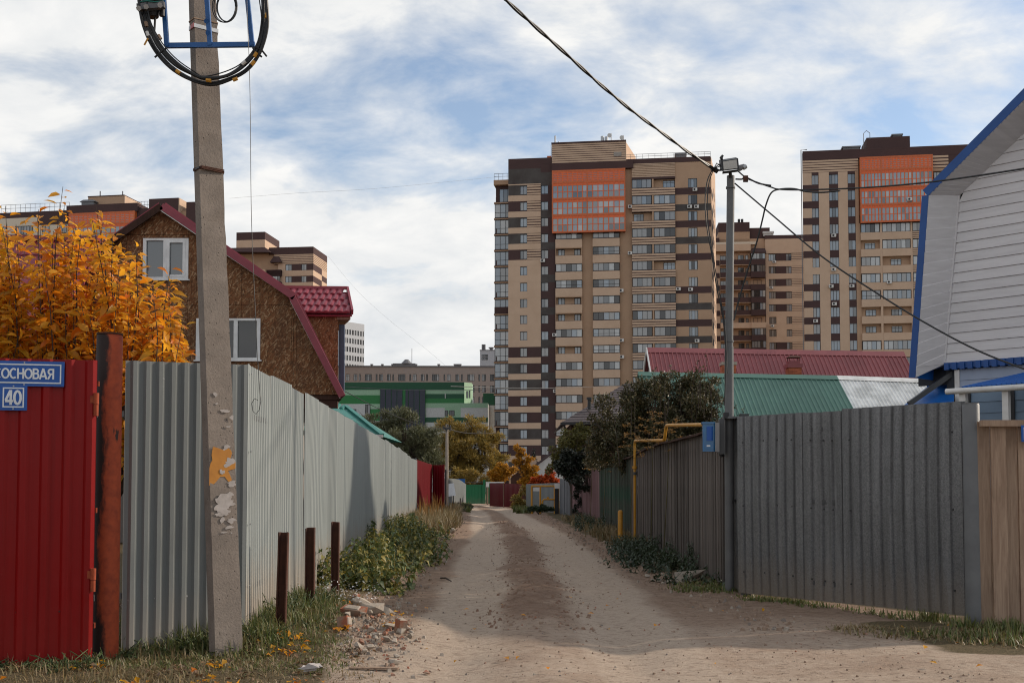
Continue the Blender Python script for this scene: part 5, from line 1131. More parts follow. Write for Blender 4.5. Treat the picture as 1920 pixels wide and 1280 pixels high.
    lw.build('balcony_stack', BMATS, F.root); railing(F, l0, l1, Y0, zL, 1.2, 4)
    railing(F, F.u(1172), uF1, .2, zR, .9, 14); railing(F, F.u(1014), F.u(1035), .3, z_, .9, 3)
    for px, py0, py1, r0 in ((1041, 268, 255, .16), (1129.5, 266, 256, .32), (1137, 266, 257, .32), (1048, 268, 266, .15)):
        mb = MB(); y_ = 2; a_, b_ = F.uz(px, py0, y_), F.uz(px, py1, y_); mb.tube([(a_[0], y_, a_[1] - .6), (b_[0], y_, b_[1])], r0, 8); mb.build('vent_pipe', MT['aluminium'], F.root, True)
    for px, py0, py1 in ((1146, 268, 250), (1169, 268, 254), (1033.5, 300, 272)):
        mb = MB(); y_ = 2; a_, b_ = F.uz(px, py0, y_), F.uz(px, py1, y_); mb.tube([(a_[0], y_, a_[1] - .6), (b_[0], y_, b_[1])], .07, 6)
        if px > 1040: mb.tube([(b_[0] - .35, y_ - .1, b_[1] - .5), (b_[0] - .3, y_ - .3, b_[1] - .5)], [.15, .42], 12)
        mb.build('antenna', MT['plaster_white'], F.root)
    mb = MB(); u_, zz_ = F.uz(1276, 293, 3); mb.box(u_ - .9, u_ + .9, 2, 4, zR - .2, zz_); mb.box(u_ - 1.1, u_ + 1.1, 1.8, 4.2, zz_, zz_ + .25); mb.build('roof_vent', MT['rail'], F.root)
    mb = MB(); u_, zz_ = F.uz(1031, 300, 1); mb.box(u_ - .5, u_ + .3, .8, 1.4, zA - 1, zz_ + .7); mb.build('roof_box', MT['orange2'], F.root)
    for px, py in ((1303, 356), (1293, 388), (1306, 388), (1181.5, 475), (1165, 545), (1295, 543), (1018, 489), (1041, 428), (1040, 628), (1182, 388), (1272, 542), (1041.5, 733), (1165.5, 638), (1166, 669), (1307, 639)): ac_unit(F, px, py, -.05)
central_tower()

# ================= right tower
def right_tower():
    F = Fac('apartment_tower', 'beige brick tower with a dark parapet and orange bay behind the blue roofed house', 'apartment building', 1509.5, 203, 8.5); F.ac = 'the right hand tower'; r_ = random.Random(5)
    W = MB(); z0 = F.z(1530, 328.5); P = 3.0; NF = 18; zt = lambda k: z0 - P * k; H = 1.75; zb = lambda k: zt(k) - H
    zR = F.z(1530, 283); uW = F.u(1900); D = 15
    core = MB(); core.hexa([(.03, .5, 0), (uW, .5, 0), (uW, D, 0), (4.4, D, 0), (.03, .5, zR - .5), (uW, .5, zR - .5), (uW, D, zR - .5), (4.4, D, zR - .5)]); core.build('body', MT['beige2'], F.root)
    W.hexa([(0, -.05, zR - .3), (uW, -.05, zR - .3), (uW, D, zR - .3), (4.3, D, zR - .3), (0, -.05, zR), (uW, -.05, zR), (uW, D, zR), (4.3, D, zR)], BR); W.box(0, uW, -.04, .5, F.z(1530, 300), zR - .3, BR)
    x = [F.u(px) for px in (1525.3, 1538.5, 1558, 1575.2, 1593.2, 1607.2, 1613.5)]
    zs = F.z(1530, 300); striped(W, 0, x[6], zt(0) + .45, zs, 0, .5, 5, BR, BE, .7)
    for k in range(NF):
        t, b, nb = zt(k), zb(k), zt(k + 1); plain = k % 6 == 5
        W.box(0, x[0], 0, .5, b, t + .45 if k == 0 else t, BE)
        for i, (a, c) in enumerate(((x[1], x[2]), (x[3], x[4]), (x[5], x[6]))): W.box(a, c, 0, .5, max(0, nb), t + (.45 if k == 0 else 0), BE if i < 2 else B2)
        W.box(0, x[0], -.01, .5, max(0, nb), b, BR if not plain else BE)
        for a, c, n_ in ((x[0], x[1], 2), (x[2], x[3], 3), (x[4], x[5], 2)):
            W.box(a, c, -.011 if not plain else 0, .5, max(0, nb), b, BR if not plain else BE)
            if k == 0: W.box(a, c, 0, .5, t, t + .45, BR)
            win(F, a, c, b, t, .12, n_, r_=r_, pool=(0, 1, 4, 4, 1))
    yb = -1.0; u = lambda px: F.u(px, 350, yb); zz_ = [F.z(1680, py, yb) for py in (294, 316.5, 350.5, 382, 414)]
    cols = [(u(1614.5), u(1653)), (u(1653), u(1711)), (u(1711), u(1748))]
    orange_box(F, u(1614.5), u(1748), zz_[4], zz_[0], yb, [(zz_[i + 1], zz_[i]) for i in range(4)], cols, [6, 8, 5], r_)
    W.box(F.u(1748), F.u(1784), 0, .5, zt(0) - .1, zs, B2); striped(W, F.u(1748), F.u(1784), zt(0) + .4, zs, -.05, 0, 4, BR, BE); W.box(F.u(1784), uW, 0, .5, 0, zs, BR)
    lc = [(F.u(1616), F.u(1652)), (F.u(1656), F.u(1709.5)), (F.u(1713), F.u(1748))]; ztop = zz_[4]
    kk = 0
    while ztop - 3 * kk > 3:
        t = ztop - 3 * kk - .15; b = t - 1.65; nb = t - 3
        for j, (c0, c1) in enumerate(lc):
            W.box(c0, c1, -.45, .5, max(0, nb), b, BE) if j < 2 else striped(W, c0, c1, max(0, nb), b, -.45, .5, 4, BR, BE, .65)
            if (kk, j) in {(1, 0), (2, 1), (5, 0), (5, 1), (6, 0), (6, 1)}:
                W.box(c0, c1, .43, .499, b, t, B2); m_ = (c0 + c1) / 2; win(F, m_ - .9, m_ + .9, b + .15, t - .35, .36, 3, r_=r_, transom=2, pool=(0, 1))
            else: win(F, c0 + .03, c1 - .03, b, t, -.38, 6 if j == 1 else 4, r_=r_, pool=(0, 1, 2, 3, 4, 4, 2), transom=1 if r_.random() < .2 else False)
        W.box(lc[0][1], lc[1][0], -.4, .5, max(0, nb), t, BE); W.box(lc[1][1], lc[2][0], -.4, .5, max(0, nb), t, BE); W.box(F.u(1748), F.u(1784), .0, .5, max(0, nb), t + .1, B2); kk += 1
    W.box(F.u(1613.5), lc[0][0], -.02, .5, 0, ztop, B2)
    win(F, F.u(1756), F.u(1773), zt(0) - 2.1, zt(0) - .3, -.05, 3, r_=r_)
    W.build('wall', BMATS, F.root)
    ph = MB(); a, b = F.uz(1625, 279, 3), F.uz(1706, 255, 3); ph.box(a[0], b[0], 3, 9, zR, b[1], BR); ph.build('penthouse', BMATS, F.root)
    for px0, px1, py0, py1 in ((1581, 1611, 280, 274), (1674, 1690, 255, 251.5)):
        mb = MB(); a, b = F.uz(px0, py0, 3.5), F.uz(px1, py1, 3.5); mb.box(a[0], b[0], 3.4, 5, a[1] - .8, b[1] - .25); mb.box(a[0] - .25, b[0] + .25, 3.2, 5.2, b[1] - .25, b[1]); mb.build('roof_vent', MT['rail'], F.root)
    mb = MB(); mb.tube([(-.25, -.1, zR - 40), (-.25, -.1, zR + .25), (.8, -.1, zR + .25)], .08, 6); mb.build('downpipe', MT['rail'], F.root)
    mb = MB(); a, b = F.uz(1625, 281, 3), F.uz(1627, 250, 3); mb.tube([(a[0] - .5, 3, a[1]), (a[0] - .5, 3, b[1]), (a[0] + .0, 3, b[1] + .5), (a[0] + .6, 3, b[1]), (a[0] + .6, 3, b[1] - 1.2)], .06, 6); mb.build('roof_ladder', MT['rail'], F.root)
    for px, py in ((1563, 442), (1563, 505.5), (1558, 537), (1597, 536.5), (1666, 530), (1564, 570), (1529, 602)): ac_unit(F, px, py, -.05 if px < 1600 else -.48)
    u_, z_ = F.uz(1703, 377, -1.1); ac_unit(F, 1703, 377, -1.1)
right_tower()

# ================= lower block between the two towers
def middle_block():
    F = Fac('apartment_block', 'lower brick block with dark balconies between the two big towers', 'apartment building', 1341, 262, 5); F.ac = 'the lower block between the towers'; r_ = random.Random(8); W = MB()
    z = lambda px, py: F.z(px, py); uW = F.u(1513); core = MB(); core.box(0, uW, .5, 16, 0, z(1450, 446)); core.build('body', MT['beige2'], F.root)
    uL = F.u(1436.5)
    W.box(uL - .1, uW, 0, .5, z(1450, 448), z(1450, 441), BR); W.box(uL, uW, 0, .5, z(1450, 475), z(1450, 448), BE)
    W.box(F.u(1339), F.u(1408), -1, 2, z(1380, 472), z(1380, 459), BE); W.box(F.u(1339), F.u(1420), -.2, 2, z(1380, 459), z(1380, 454), CR); W.box(F.u(1339), F.u(1350), 0, .5, z(1345, 455), z(1345, 446), BR)
    ph = MB(); ph.box(F.u(1349), F.u(1408), .5, 8, z(1380, 454), z(1380, 434), B2); ph.box(F.u(1349), F.u(1408), .48, 8, z(1380, 434), z(1380, 416), BR); ph.box(F.u(1409.5), F.u(1447), 1.5, 8, z(1420, 446), z(1420, 424.5), BR); ph.build('penthouse', BMATS, F.root)
    mb = MB(); mb.box(F.u(1434), F.u(1453), 0.8, 2.2, z(1440, 441), z(1440, 436)); mb.box(F.u(1433), F.u(1454), .6, 2.4, z(1440, 436), z(1440, 432.5)); mb.build('roof_vent', MT['plaster_white'], F.root)
    for px in (1385.5, 1391.5): mb = MB(); a, b = F.uz(px, 417, 2), F.uz(px, 411, 2); mb.tube([(a[0], 2, a[1] - .5), (b[0], 2, b[1])], .3, 8); mb.build('vent_pipe', MT['black_steel'], F.root)
    P = 2.93; zt0 = z(1445, 476); k = 0
    c = [F.u(px) for px in (1442.5, 1456, 1475, 1485.5)]
    while zt0 - P * k > 4:
        t = zt0 - P * k; b = t - 1.65; nb = t - P
        W.box(uL, c[0], 0, .5, nb, t, BE); W.box(c[0], c[3], 0, .5, nb, b, BE); W.box(c[1], c[2], -.02, .5, b, t, BE if k in (5, 6, 11) else BR); W.box(c[3], uW, 0, .5, nb, b, BE)
        striped(W, c[3], uW, b, t, 0, .5, 4, BR, BE, .7)
        win(F, c[0], c[1], b, t, .1, 3, r_=r_, pool=(0, 1, 4)); win(F, c[2], c[3], b, t, .1, 2, r_=r_, pool=(0, 1, 4))
        # balconies
        bb = MB(); bz = b + .2; L0, L1, L2, L3 = F.u(1341), F.u(1351), F.u(1408), uL - .15
        lo = BR if k % 6 < 5 else BE
        W.box(L0, L1, 0, .5, nb, t, BE); W.box(L0, L1 - .1, -.05, .5, nb + .4, nb + 1.6, BR)
        W.box(L1, L2, -.9, .5, nb + .25, nb + .4, B2); W.box(L1, L2, -.9, -.75, nb + .4, nb + 1.55, lo); W.box(L1, L2, .2, .5, nb + .4, t + .25, B2)
        W.box(L2, L3, -1.3, .5, nb + .25, nb + 1.55, lo)
        win(F, F.u(1351.5), F.u(1362), nb + 1.6, t - .2, .15, 2, r_=r_, pool=(0, 3)); win(F, F.u(1385), F.u(1396), nb + .5, t - .1, .15, 2, r_=r_, pool=(0, 3)); win(F, F.u(1399), F.u(1404), nb + 1.3, t - .2, .15, 1, r_=r_, pool=(1, 4))
        if k % 3 != 2: win(F, L2 + .05, L3 - .05, nb + 1.55, t + .2, -1.25, 5, r_=r_, pool=(0, 1, 2, 4, 3))
        else: win(F, L2 + .6, L3 - .8, nb + 1.3, t - .1, -.02, 2, r_=r_, pool=(0, 1)); W.box(L2, L3, 0, .5, nb + 1.55, t + .25, B2)
        k += 1
    rf = MB(); a = F.uz(1436, 475, -1.3); rf.add([(F.u(1408), -1.4, z(1420, 474)), (uL, -1.4, z(1430, 475)), (uL, .4, z(1430, 465)), (F.u(1412), .4, z(1415, 464))], [(0, 1, 2, 3)], 2); rf.box(F.u(1408), uL, -1.35, .4, z(1420, 477), z(1420, 475), BR); rf.build('canopy', BMATS, F.root)
    W.build('wall', BMATS, F.root)
    for px, py in ((1451.5, 491), (1446, 539.5), (1448, 611)): ac_unit(F, px, py, -.05)
middle_block()

# ================= banded tower behind the board clad house
def banded_tower():
    F = Fac('apartment_tower', 'brick tower with dark banded corner rising behind the board clad house', 'apartment building', 434, 280, 7); r_ = random.Random(31); W = MB()
    z = F.z; u1 = F.u(586.5, 500); zR = z(560, 463); core = MB(); core.box(.1, u1 - .05, .5, 12, 0, zR - .2); core.build('body', MT['beige2'], F.root)
    W.box(F.u(504, 500), u1, -.05, 12.4, z(560, 476), zR, BR); striped(W, F.u(514, 500), u1, z(560, 495), z(560, 476), 0, .5, 6, BR, BE, .68)
    W.box(F.u(514), F.u(522), 0, .5, z(520, 495), z(520, 476), BE)
    ph = MB(); ph.box(F.u(444), F.u(497.5), -1, 10, z(470, 466), z(470, 451.5), BE); ph.box(F.u(444), F.u(497.5), -1.02, 10.02, z(470, 451.5), z(470, 437), BR); ph.build('penthouse', BMATS, F.root)
    mb = MB(); mb.hexa([(F.u(430), -2.6, z(460, 475)), (F.u(512), -2.6, z(500, 477)), (F.u(512), 1, z(500, 475)), (F.u(430), 1, z(460, 475)), (F.u(430), -1.2, z(460, 466)), (F.u(498), -1.2, z(490, 466)), (F.u(498), 1, z(490, 466)), (F.u(430), 1, z(460, 466))]); mb.build('canopy_roof', MT['brown'], F.root)
    P = 2.95; t0 = z(540, 495.5)
    for k in range(16):
        t = t0 - P * k; b = t - 1.55; nb = t - P; w0 = F.u(534); w1 = F.u(546); w2 = F.u(564); w3 = F.u(573.5); l = F.u(520)
        W.box(l, w0, 0, .5, b, t, BE); W.box(w1, w2, -.01, .5, b, t, BR); W.box(w3, u1, -.01, .5, b, t, BR); W.box(l, u1, 0, .5, nb, b, BE); win(F, w0, w1, b, t, .1, 2, r_=r_, pool=(0, 1, 4)); win(F, w2, w3, b, t, .1, 2, r_=r_, pool=(0, 1, 4))
        # left half balconies
        W.box(F.u(430), l, 1, 1.5, nb, t + .4, B2); W.box(F.u(440), F.u(500), -1.5, -1.2, nb + .2, nb + 1.5, BE); win(F, F.u(476), F.u(486), b, t, .8, 2, r_=r_, pool=(0, 1)); win(F, F.u(489), F.u(493), b, t, .8, 1, r_=r_, pool=(0, 1))
        if k: W.box(F.u(501), F.u(528), -1, .5, nb + 2.9, nb + 4.3, BR); win(F, F.u(503), F.u(526), nb + 1.5, nb + 2.85, -.8, 5, r_=r_, pool=(0, 2, 4)); W.box(F.u(501), F.u(528), -.95, .5, nb + .1, nb + 1.5, BR)
        else: W.box(F.u(501), F.u(528), -1, .5, nb + .1, nb + 1.5, BR); win(F, F.u(508), F.u(516), b, t, .9, 2, r_=r_, pool=(0, 1))
    mb = MB(); mb.hexa([(F.u(507), -1.1, t0 + .4), (F.u(529), -1.1, t0 + .4), (F.u(529), .4, t0 + .4), (F.u(507), .4, t0 + .4), (F.u(512), -.2, t0 + 2.0), (F.u(522), -.2, t0 + 2.0), (F.u(522), .4, t0 + 2.0), (F.u(512), .4, t0 + 2.0)]); mb.build('canopy_roof', MT['brown'], F.root)
    W.build('wall', BMATS, F.root)
    S = MB(); Dp = 11.9; x = u1 + .02; S.box(x, x + .1, 0, Dp, z(560, 476) - .0, zR - .02, BR)
    for k in range(16):
        t = t0 - P * k; b = t - 1.55; S.box(x, x + .1, 0, Dp * .62, b, t, BR if k < 12 else BE); S.box(x, x + .1, Dp * .62, Dp, b, t, BE); S.box(x, x + .1, 0, Dp * .62, t - P, b, BE); S.box(x, x + .1, Dp * .62, Dp, t - P, b, BR)
    for i in range(6): h = (z(560, 476) - t0) / 6; S.box(x, x + .08, 0, Dp, t0 + h * i, t0 + h * i + h, BR); S.box(x + .08, x + .12, 0, Dp, t0 + h * (i + .15), t0 + h * (i + .85), BE)
    S.build('side_wall', BMATS, F.root)
banded_tower()

# ================= wide block at the far left
def left_block():
    F = Fac('apartment_block', 'wide brown brick block with roof railing behind the golden tree', 'apartment building', -40, 232, 9.5); r_ = random.Random(41); W = MB(); z = F.z; u = lambda px: F.u(px, 420)
    uW = u(366); zA = z(60, 397); core = MB(); core.box(0, uW, .5, 14, 0, zA - 1); core.build('body', MT['beige2'], F.root)
    W.box(0, u(127), -.02, .6, z(80, 422), zA, BR); W.box(0, u(70), -.05, .5, z(30, 424), z(30, 409), CR); W.box(0, u(127), 0, .5, z(60, 450), z(60, 422), CR)
    W.box(u(127), u(260), -.6, 12, z(200, 399.5), z(200, 384), BR); W.box(u(255), u(300), -.04, .6, z(260, 440), z(270, 391), BR)
    ph = MB(); ph.box(u(154.5), u(222.5), 2, 9, z(190, 386), z(190, 363.5), B2); ph.box(u(154), u(223), 1.9, 9.1, z(190, 363.5), z(190, 362), BR); ph.box(u(222.5) + .01, u(222.5) + .15, 2, 9, z(190, 386), z(190, 364), BE); ph.build('penthouse', BMATS, F.root)
    for i in range(5): 
        pass
    mb = MB(); a = F.uz(148, 380, 1); mb.box(u(149), u(172), .6, 2, z(160, 384), z(160, 377)); mb.hexa([(u(146), .4, z(160, 377)), (u(175), .4, z(160, 377)), (u(175), 2.2, z(160, 377)), (u(146), 2.2, z(160, 377)), (u(152), .6, z(160, 373)), (u(170), .6, z(160, 373)), (u(170), 2, z(160, 373)), (u(152), 2, z(160, 373))]); mb.build('roof_vent', MT['rail'], F.root)
    yb = -1; zz_ = [z(190, 399.5, yb), z(190, 419.5, yb), z(190, 450, yb), z(190, 480, yb)]; a0, a1, a2 = F.u(130, 420, yb), F.u(190, 420, yb), F.u(251, 420, yb)
    orange_box(F, a0, a2, zz_[3], zz_[0], yb, [(zz_[i + 1], zz_[i]) for i in range(3)], [(a0, a1), (a1, a2)], [7, 7], r_); W.box(F.u(251.5, 420), F.u(256, 420), -1, .5, z(250, 480), z(250, 399), BE)
    ph = MB(); ph.box(u(281), u(336), -.5, 6, z(300, 420), z(300, 373.5), BR); ph.box(u(336) + .01, u(336) + .2, -.45, 6, z(300, 420), z(300, 374), BE); ph.box(u(348), u(366), .2, 6, z(360, 440), z(360, 378), BR); ph.build('stair_tower', BMATS, F.root)
    for k in range(14):
        t = z(40, 424.5) - 3 * k; b = t - 1.7
        for p0, p1, n_ in ((1, 12, 2), (29, 62, 6), (80, 93, 2), (112, 125, 2)): win(F, u(p0), u(p1), b, t, -.1, n_, r_=r_, pool=(0, 1, 4))
    W.build('wall', BMATS, F.root); railing(F, u(0), u(128), .3, zA, 1.7, 14); railing(F, u(258), u(281), .3, z(270, 391), 1.5, 4)
    for px in (188, 230): mb = MB(); a, b = F.uz(px, 364, 4), F.uz(px, 358.5, 4); mb.tube([(a[0], 4, a[1] - 1), (b[0], 4, b[1])], .12, 6); mb.build('antenna', MT['rail'], F.root)
left_block()

# ================= office block, school, small white block, green building
def office():
    F = Fac('office_block', 'pale grey office block with window rows seen past the board clad house', 'office building', 629, 330, -52); r_ = random.Random(3); W = MB()
    z0 = F.z(638, 601); uW = F.u(683, 650); core = MB(); core.box(0, uW, .3, 14, 0, z0 - .2); core.build('body', MT['office_white'], F.root)
    um = F.u(637.5, 650); W.box(0, um, -.05, .3, 0, z0, 1); zt0 = F.z(660, 611) - 1.2; P = 2.55; n = 9; ww = (uW - um) / n
    W.box(um, uW, 0, .3, zt0, z0, 0)
    for k in range(16):
        t = zt0 - P * k; b = t - 1.5; W.box(um, uW, 0, .3, max(0, t - P), b, 0)
        for i in range(n):
            a = um + ww * i; W.box(a, a + ww * .35, 0, .3, b, t, 0); win(F, a + ww * .35, a + ww, b, t, .1, 2, r_=r_, fr=.09, pool=(0, 3, 4))
    W.build('wall', [MT['office_white'], MT['office_dark']], F.root)
office()
def school():
    F = Fac('school_block', 'long low beige block with paired windows behind the green building', 'building', 632, 300, -1); r_ = random.Random(4); W = MB(); q = lambda cx: 620 + cx / 3.764
    zR = F.z(780, 688); uW = F.u(960); zt = F.z(780, 701.3); zb = F.z(780, 714); P = 3.0
    core = MB(); core.box(0, uW, .4, 14, 0, zR - .3); core.build('body', MT['school'], F.root); W.box(0, uW, 0, .4, zt, zR, 0); W.box(-.2, uW, -.2, .2, zR, zR + .35, 1)
    ws = [(80, 92), (107, 133), (162, 187), (200, 212), (242, 290), (318, 330), (343, 369), (398, 423), (436, 447), (477, 527), (556, 568), (580, 607), (637, 662), (674, 686), (716, 765), (797, 808), (821, 847), (881, 907), (920, 932), (965, 1015), (1043, 1055), (1068, 1095), (1125, 1155)]
    for k in range(8):
        t = zt - P * k; b = t - (zt - zb); W.box(0, uW, 0, .4, max(0, t - P), b, 0); x = 0
        for c0, c1 in ws:
            a, c = F.u(q(c0), 705), F.u(q(c1), 705); W.box(x, a, 0, .4, b, t, 0); x = c
            if k < 3: win(F, a, c, b, t, .12, 3 if c1 - c0 > 40 else (2 if c1 - c0 > 20 else 1), r_=r_, transom=2, fr=.1, pool=(0, 3, 3, 4))
            else: W.box(a, c, .1, .4, b, t, 1)
        W.box(x, uW, 0, .4, b, t, 0)
    W.build('wall', [MT['school'], MT['rail']], F.root)
    for cx in (290, 365, 437, 602, 763, 878, 890, 902, 914): mb = MB(); a, b = F.uz(q(cx), 688, 2), F.uz(q(cx), 684.5, 2); mb.tube([(a[0], 2, a[1] - .5), (a[0], 2, b[1])], .25, 8); mb.tube([(a[0], 2, b[1]), (a[0], 2, b[1] + .3)], .42, 8); mb.build('roof_vent', MT['rail'], F.root)
    mb = MB(); a = F.uz(q(520), 688, 2); mb.box(a[0] - 3, a[0] + 3, 1, 4, a[1] - .5, a[1] + .9); mb.tube([(a[0] + .6, 2, a[1] + .9), (a[0] + .6, 2, a[1] + 2.0)], [1.5, .5], 10); mb.tube([(a[0] + 2, 2, a[1]), (a[0] + 2, 2, a[1] + 5)], .07, 5); mb.build('roof_lantern', MT['rail'], F.root)
school()
def small_white():
    F = Fac('service_tower', 'small white roof block with a pair of chimneys left of the tall tower', 'building', 900, 320, 0); W = MB(); W.box(0, F.u(932), 0, 8, 0, F.z(910, 657)); W.build('wall', MT['office_white'], F.root)
    mb = MB(); mb.box(-.1, F.u(932), -.1, 8, F.z(910, 657), F.z(910, 655.5)); mb.build('parapet', MT['rail'], F.root)
    for i in range(3):
        for j in range(2): win(F, F.u(903.2 + i * 4), F.u(906.6 + i * 4), F.z(905, 674.5 - j * 5.5), F.z(905, 669.8 - j * 5.5), -.05, 1, fr=.1, pool=(3, 0))
    for px in (904.7, 908.3): mb = MB(); mb.tube([(F.u(px), 2, F.z(905, 658)), (F.u(px), 2, F.z(905, 644))], .3, 8); mb.build('chimney', MT['rail'], F.root, True)
    mb = MB(); mb.tube([(F.u(921), 2, F.z(905, 658)), (F.u(921), 2, F.z(905, 651))], .5, 8); mb.tube([(F.u(921), 2, F.z(905, 651)), (F.u(921), 2, F.z(905, 649.5))], .8, 8); mb.build('roof_vent', MT['rail'], F.root)
small_white()
def green_building():
    F = Fac('green_building', 'modern green and white striped building behind the willows', 'building', 636, 225, 1); r_ = random.Random(2); q = lambda cx: F.u(620 + cx / 3.764, 740); z = lambda cy: F.z(760, 640 + cy / 3.764)
    W = MB(); x0, x1, x2, x3, x4 = q(60), q(350), q(670), q(943), q(1110); D0 = 14
    core = MB(); core.box(x0, x3, .3, D0, 0, z(292)); core.box(x3, x4, .6, D0, 0, z(438)); core.build('body', MT['g_white'], F.root)
    rows = [(x0, x3, 340, 288, 0, -.05), (x0, x1, 378, 340, 2, 0), (x0, x1, 440, 378, 1, 0), (x0, x1, 475, 440, 3, 0), (x2, x3, 370, 340, 2, 0), (x2, x3, 402, 370, 0, 0), (x2, x3, 435, 402, 1, 0), (x2, x4, 468, 435, 2, -.02), (x2, q(805), 535, 468, 3, 0), (q(805), q(918), 535, 468, 2, 0), (q(918), x4, 535, 468, 3, 0), (x2, x4, 570, 535, 0, -.03), (x2, x4, 1000, 570, 3, 0), (x0, q(245), 520, 475, 3, 0), (q(280), x1, 470, 440, 2, -.02), (q(280), x1, 560, 475, 1, 0), (x0, q(280), 1000, 520, 3, 0), (q(280), x1, 1000, 560, 3, 0)]
    for a, b, c0, c1, mi, y in rows: W.box(a, b, y, .6, max(0, z(c0)), z(c1), mi)
    W.build('cladding', [MT['g_dark'], MT['g_mid'], MT['g_pale'], MT['g_white'], MT['g_navy']], F.root)
    for i in range(8):
        a, b = lerp(x1, x2, i / 8), lerp(x1, x2, (i + 1) / 8)
        if i == 4: a += .5
        mb = MB(); mb.box(a + .06, b - .06, -.5, .5, z(760), z(338))
        for j in range(1, 5): mb.box(a + .05, b - .05, -.53, -.5, lerp(z(760), z(338), j / 6 + .3) - .04, lerp(z(760), z(338), j / 6 + .3) + .04)
        mb.build('navy_panel', MT['g_navy'], F.root)
    mb = MB(); mb.box(x1, x2, -.3, .45, z(760), z(340)); mb.build('panel_backing', MT['g_mid'], F.root)
    tw = MB(); tw.add([(x3, -.02, z(435)), (x3 + 1.3, 3, z(435)), (x3 + 1.3, 8, z(435)), (x3, 8, z(435)), (x3, -.02, z(288)), (x3 + 1.3, 3, z(284)), (x3 + 1.3, 8, z(284)), (x3, 8, z(288))], [(0, 1, 5, 4), (4, 5, 6, 7), (1, 2, 6, 5)]); tw.build('end_bay', MT['g_pale'], F.root)
    for a, b, c0, c1 in ((145, 180, 512, 478), (245, 280, 515, 445), (806, 828, 525, 485), (838, 875, 525, 485), (957, 970, 400, 350), (975, 987, 400, 345)): win(F, q(a), q(b), z(c0), z(c1), -.08, 1 if b - a < 30 else 2, r_=r_, fr=.1, pool=(3, 0))
    mb = MB(); mb.box(q(806), q(812), -.1, 0, z(402), z(368)); mb.build('white_strip', MT['g_white'], F.root)
    g2 = MB(); a, b = q(1070), q(1175); g2.box(a, b, 4, 10, 0, z(440)); g2.build('rear_wing', MT['g_white'], F.root); g2 = MB(); g2.box(a, b, 3.95, 10, z(440), z(355)); g2.build('rear_parapet', MT['g_dark'], F.root)
green_building()
# ---------------------------------------------------------------- roofs
def tile_roof(root, A, B, Cc, Dd, nu, nv, mat, name='roof_tile', amp=.035):
    """stamped tiles: A,B = ridge left/right, Dd,Cc = eave left/right; every tile an object"""
    A, B, Cc, Dd = map(Vector, (A, B, Cc, Dd)); w_ = ((B - A).length + (Cc - Dd).length) / 2 / nu; h_ = (Dd - A).length / nv
    ex = (B - A).normalized(); dn = (Dd - A); dn = (dn - ex * dn.dot(ex)).normalized(); nn = dn.cross(ex).normalized()
    if nn.z < 0: nn = -nn
    mb = MB(); n_ = 6; vs_ = []
    for j, (f, li) in enumerate(((0, 0), (.5, .012), (.97, .03), (1.0, .022), (1.0, -.012))):
        for i in range(n_ + 1):
            t = i / n_; wv = amp * math.sin(math.pi * t) ** .8; vs_.append(ex * (t * w_) + dn * (f * h_ * 1.02 + (.018 * math.sin(math.pi * t) if f > .9 else 0)) + nn * ((wv if j < 4 else wv * .3) + li))
    mb.add(vs_, [(j * 7 + i, (j + 1) * 7 + i, (j + 1) * 7 + i + 1, j * 7 + i + 1) for j in range(4) for i in range(n_)]); me = mb.mesh(name, mat, True)
    for r in range(nv):
        L0, R0 = A.lerp(Dd, r / nv), B.lerp(Cc, r / nv)
        for i in range(nu):
            p = L0 + ex * (w_ * i)
            if (R0 - p).dot(ex) < w_ * .5: break
            link(name, me, root, p - (root.location if root not in LOCAL else Vector()))
def rib_roof(root, A, B, Cc, Dd, nsheets, ribs, mat, name='roof_sheet', d=.03, over=0):
    """ribbed sheets from ridge A-B down to eave Dd-Cc, one object per sheet"""
    A, B, Cc, Dd = map(Vector, (A, B, Cc, Dd)); nn = (B - A).cross(Dd - A).normalized(); nn = nn if nn.z > 0 else -nn
    for s_ in range(nsheets):
        mb = MB(); pr = []
        for i in range(ribs):
            for f, w_ in ((0, 0), (.66, 0), (.74, d), (.90, d), (.98, 0)): pr.append(((s_ + (i + f) / ribs) / nsheets, w_))
        pr.append(((s_ + 1) / nsheets, 0)); m = len(pr); o = nn * (.004 * (s_ % 2) + rnd.uniform(0, .004))
        vs_ = [A.lerp(B, t) + nn * w_ + o for t, w_ in pr] + [Dd.lerp(Cc, t) + nn * w_ + o for t, w_ in pr]
        mb.add(vs_, [(m + i, m + i + 1, i + 1, i) for i in range(m - 1)]); vb = [v - nn * .02 for v in vs_]; mb.add(vb, [(i, i + 1, m + i + 1, m + i) for i in range(m - 1)]); mb.build(name, mat, root)
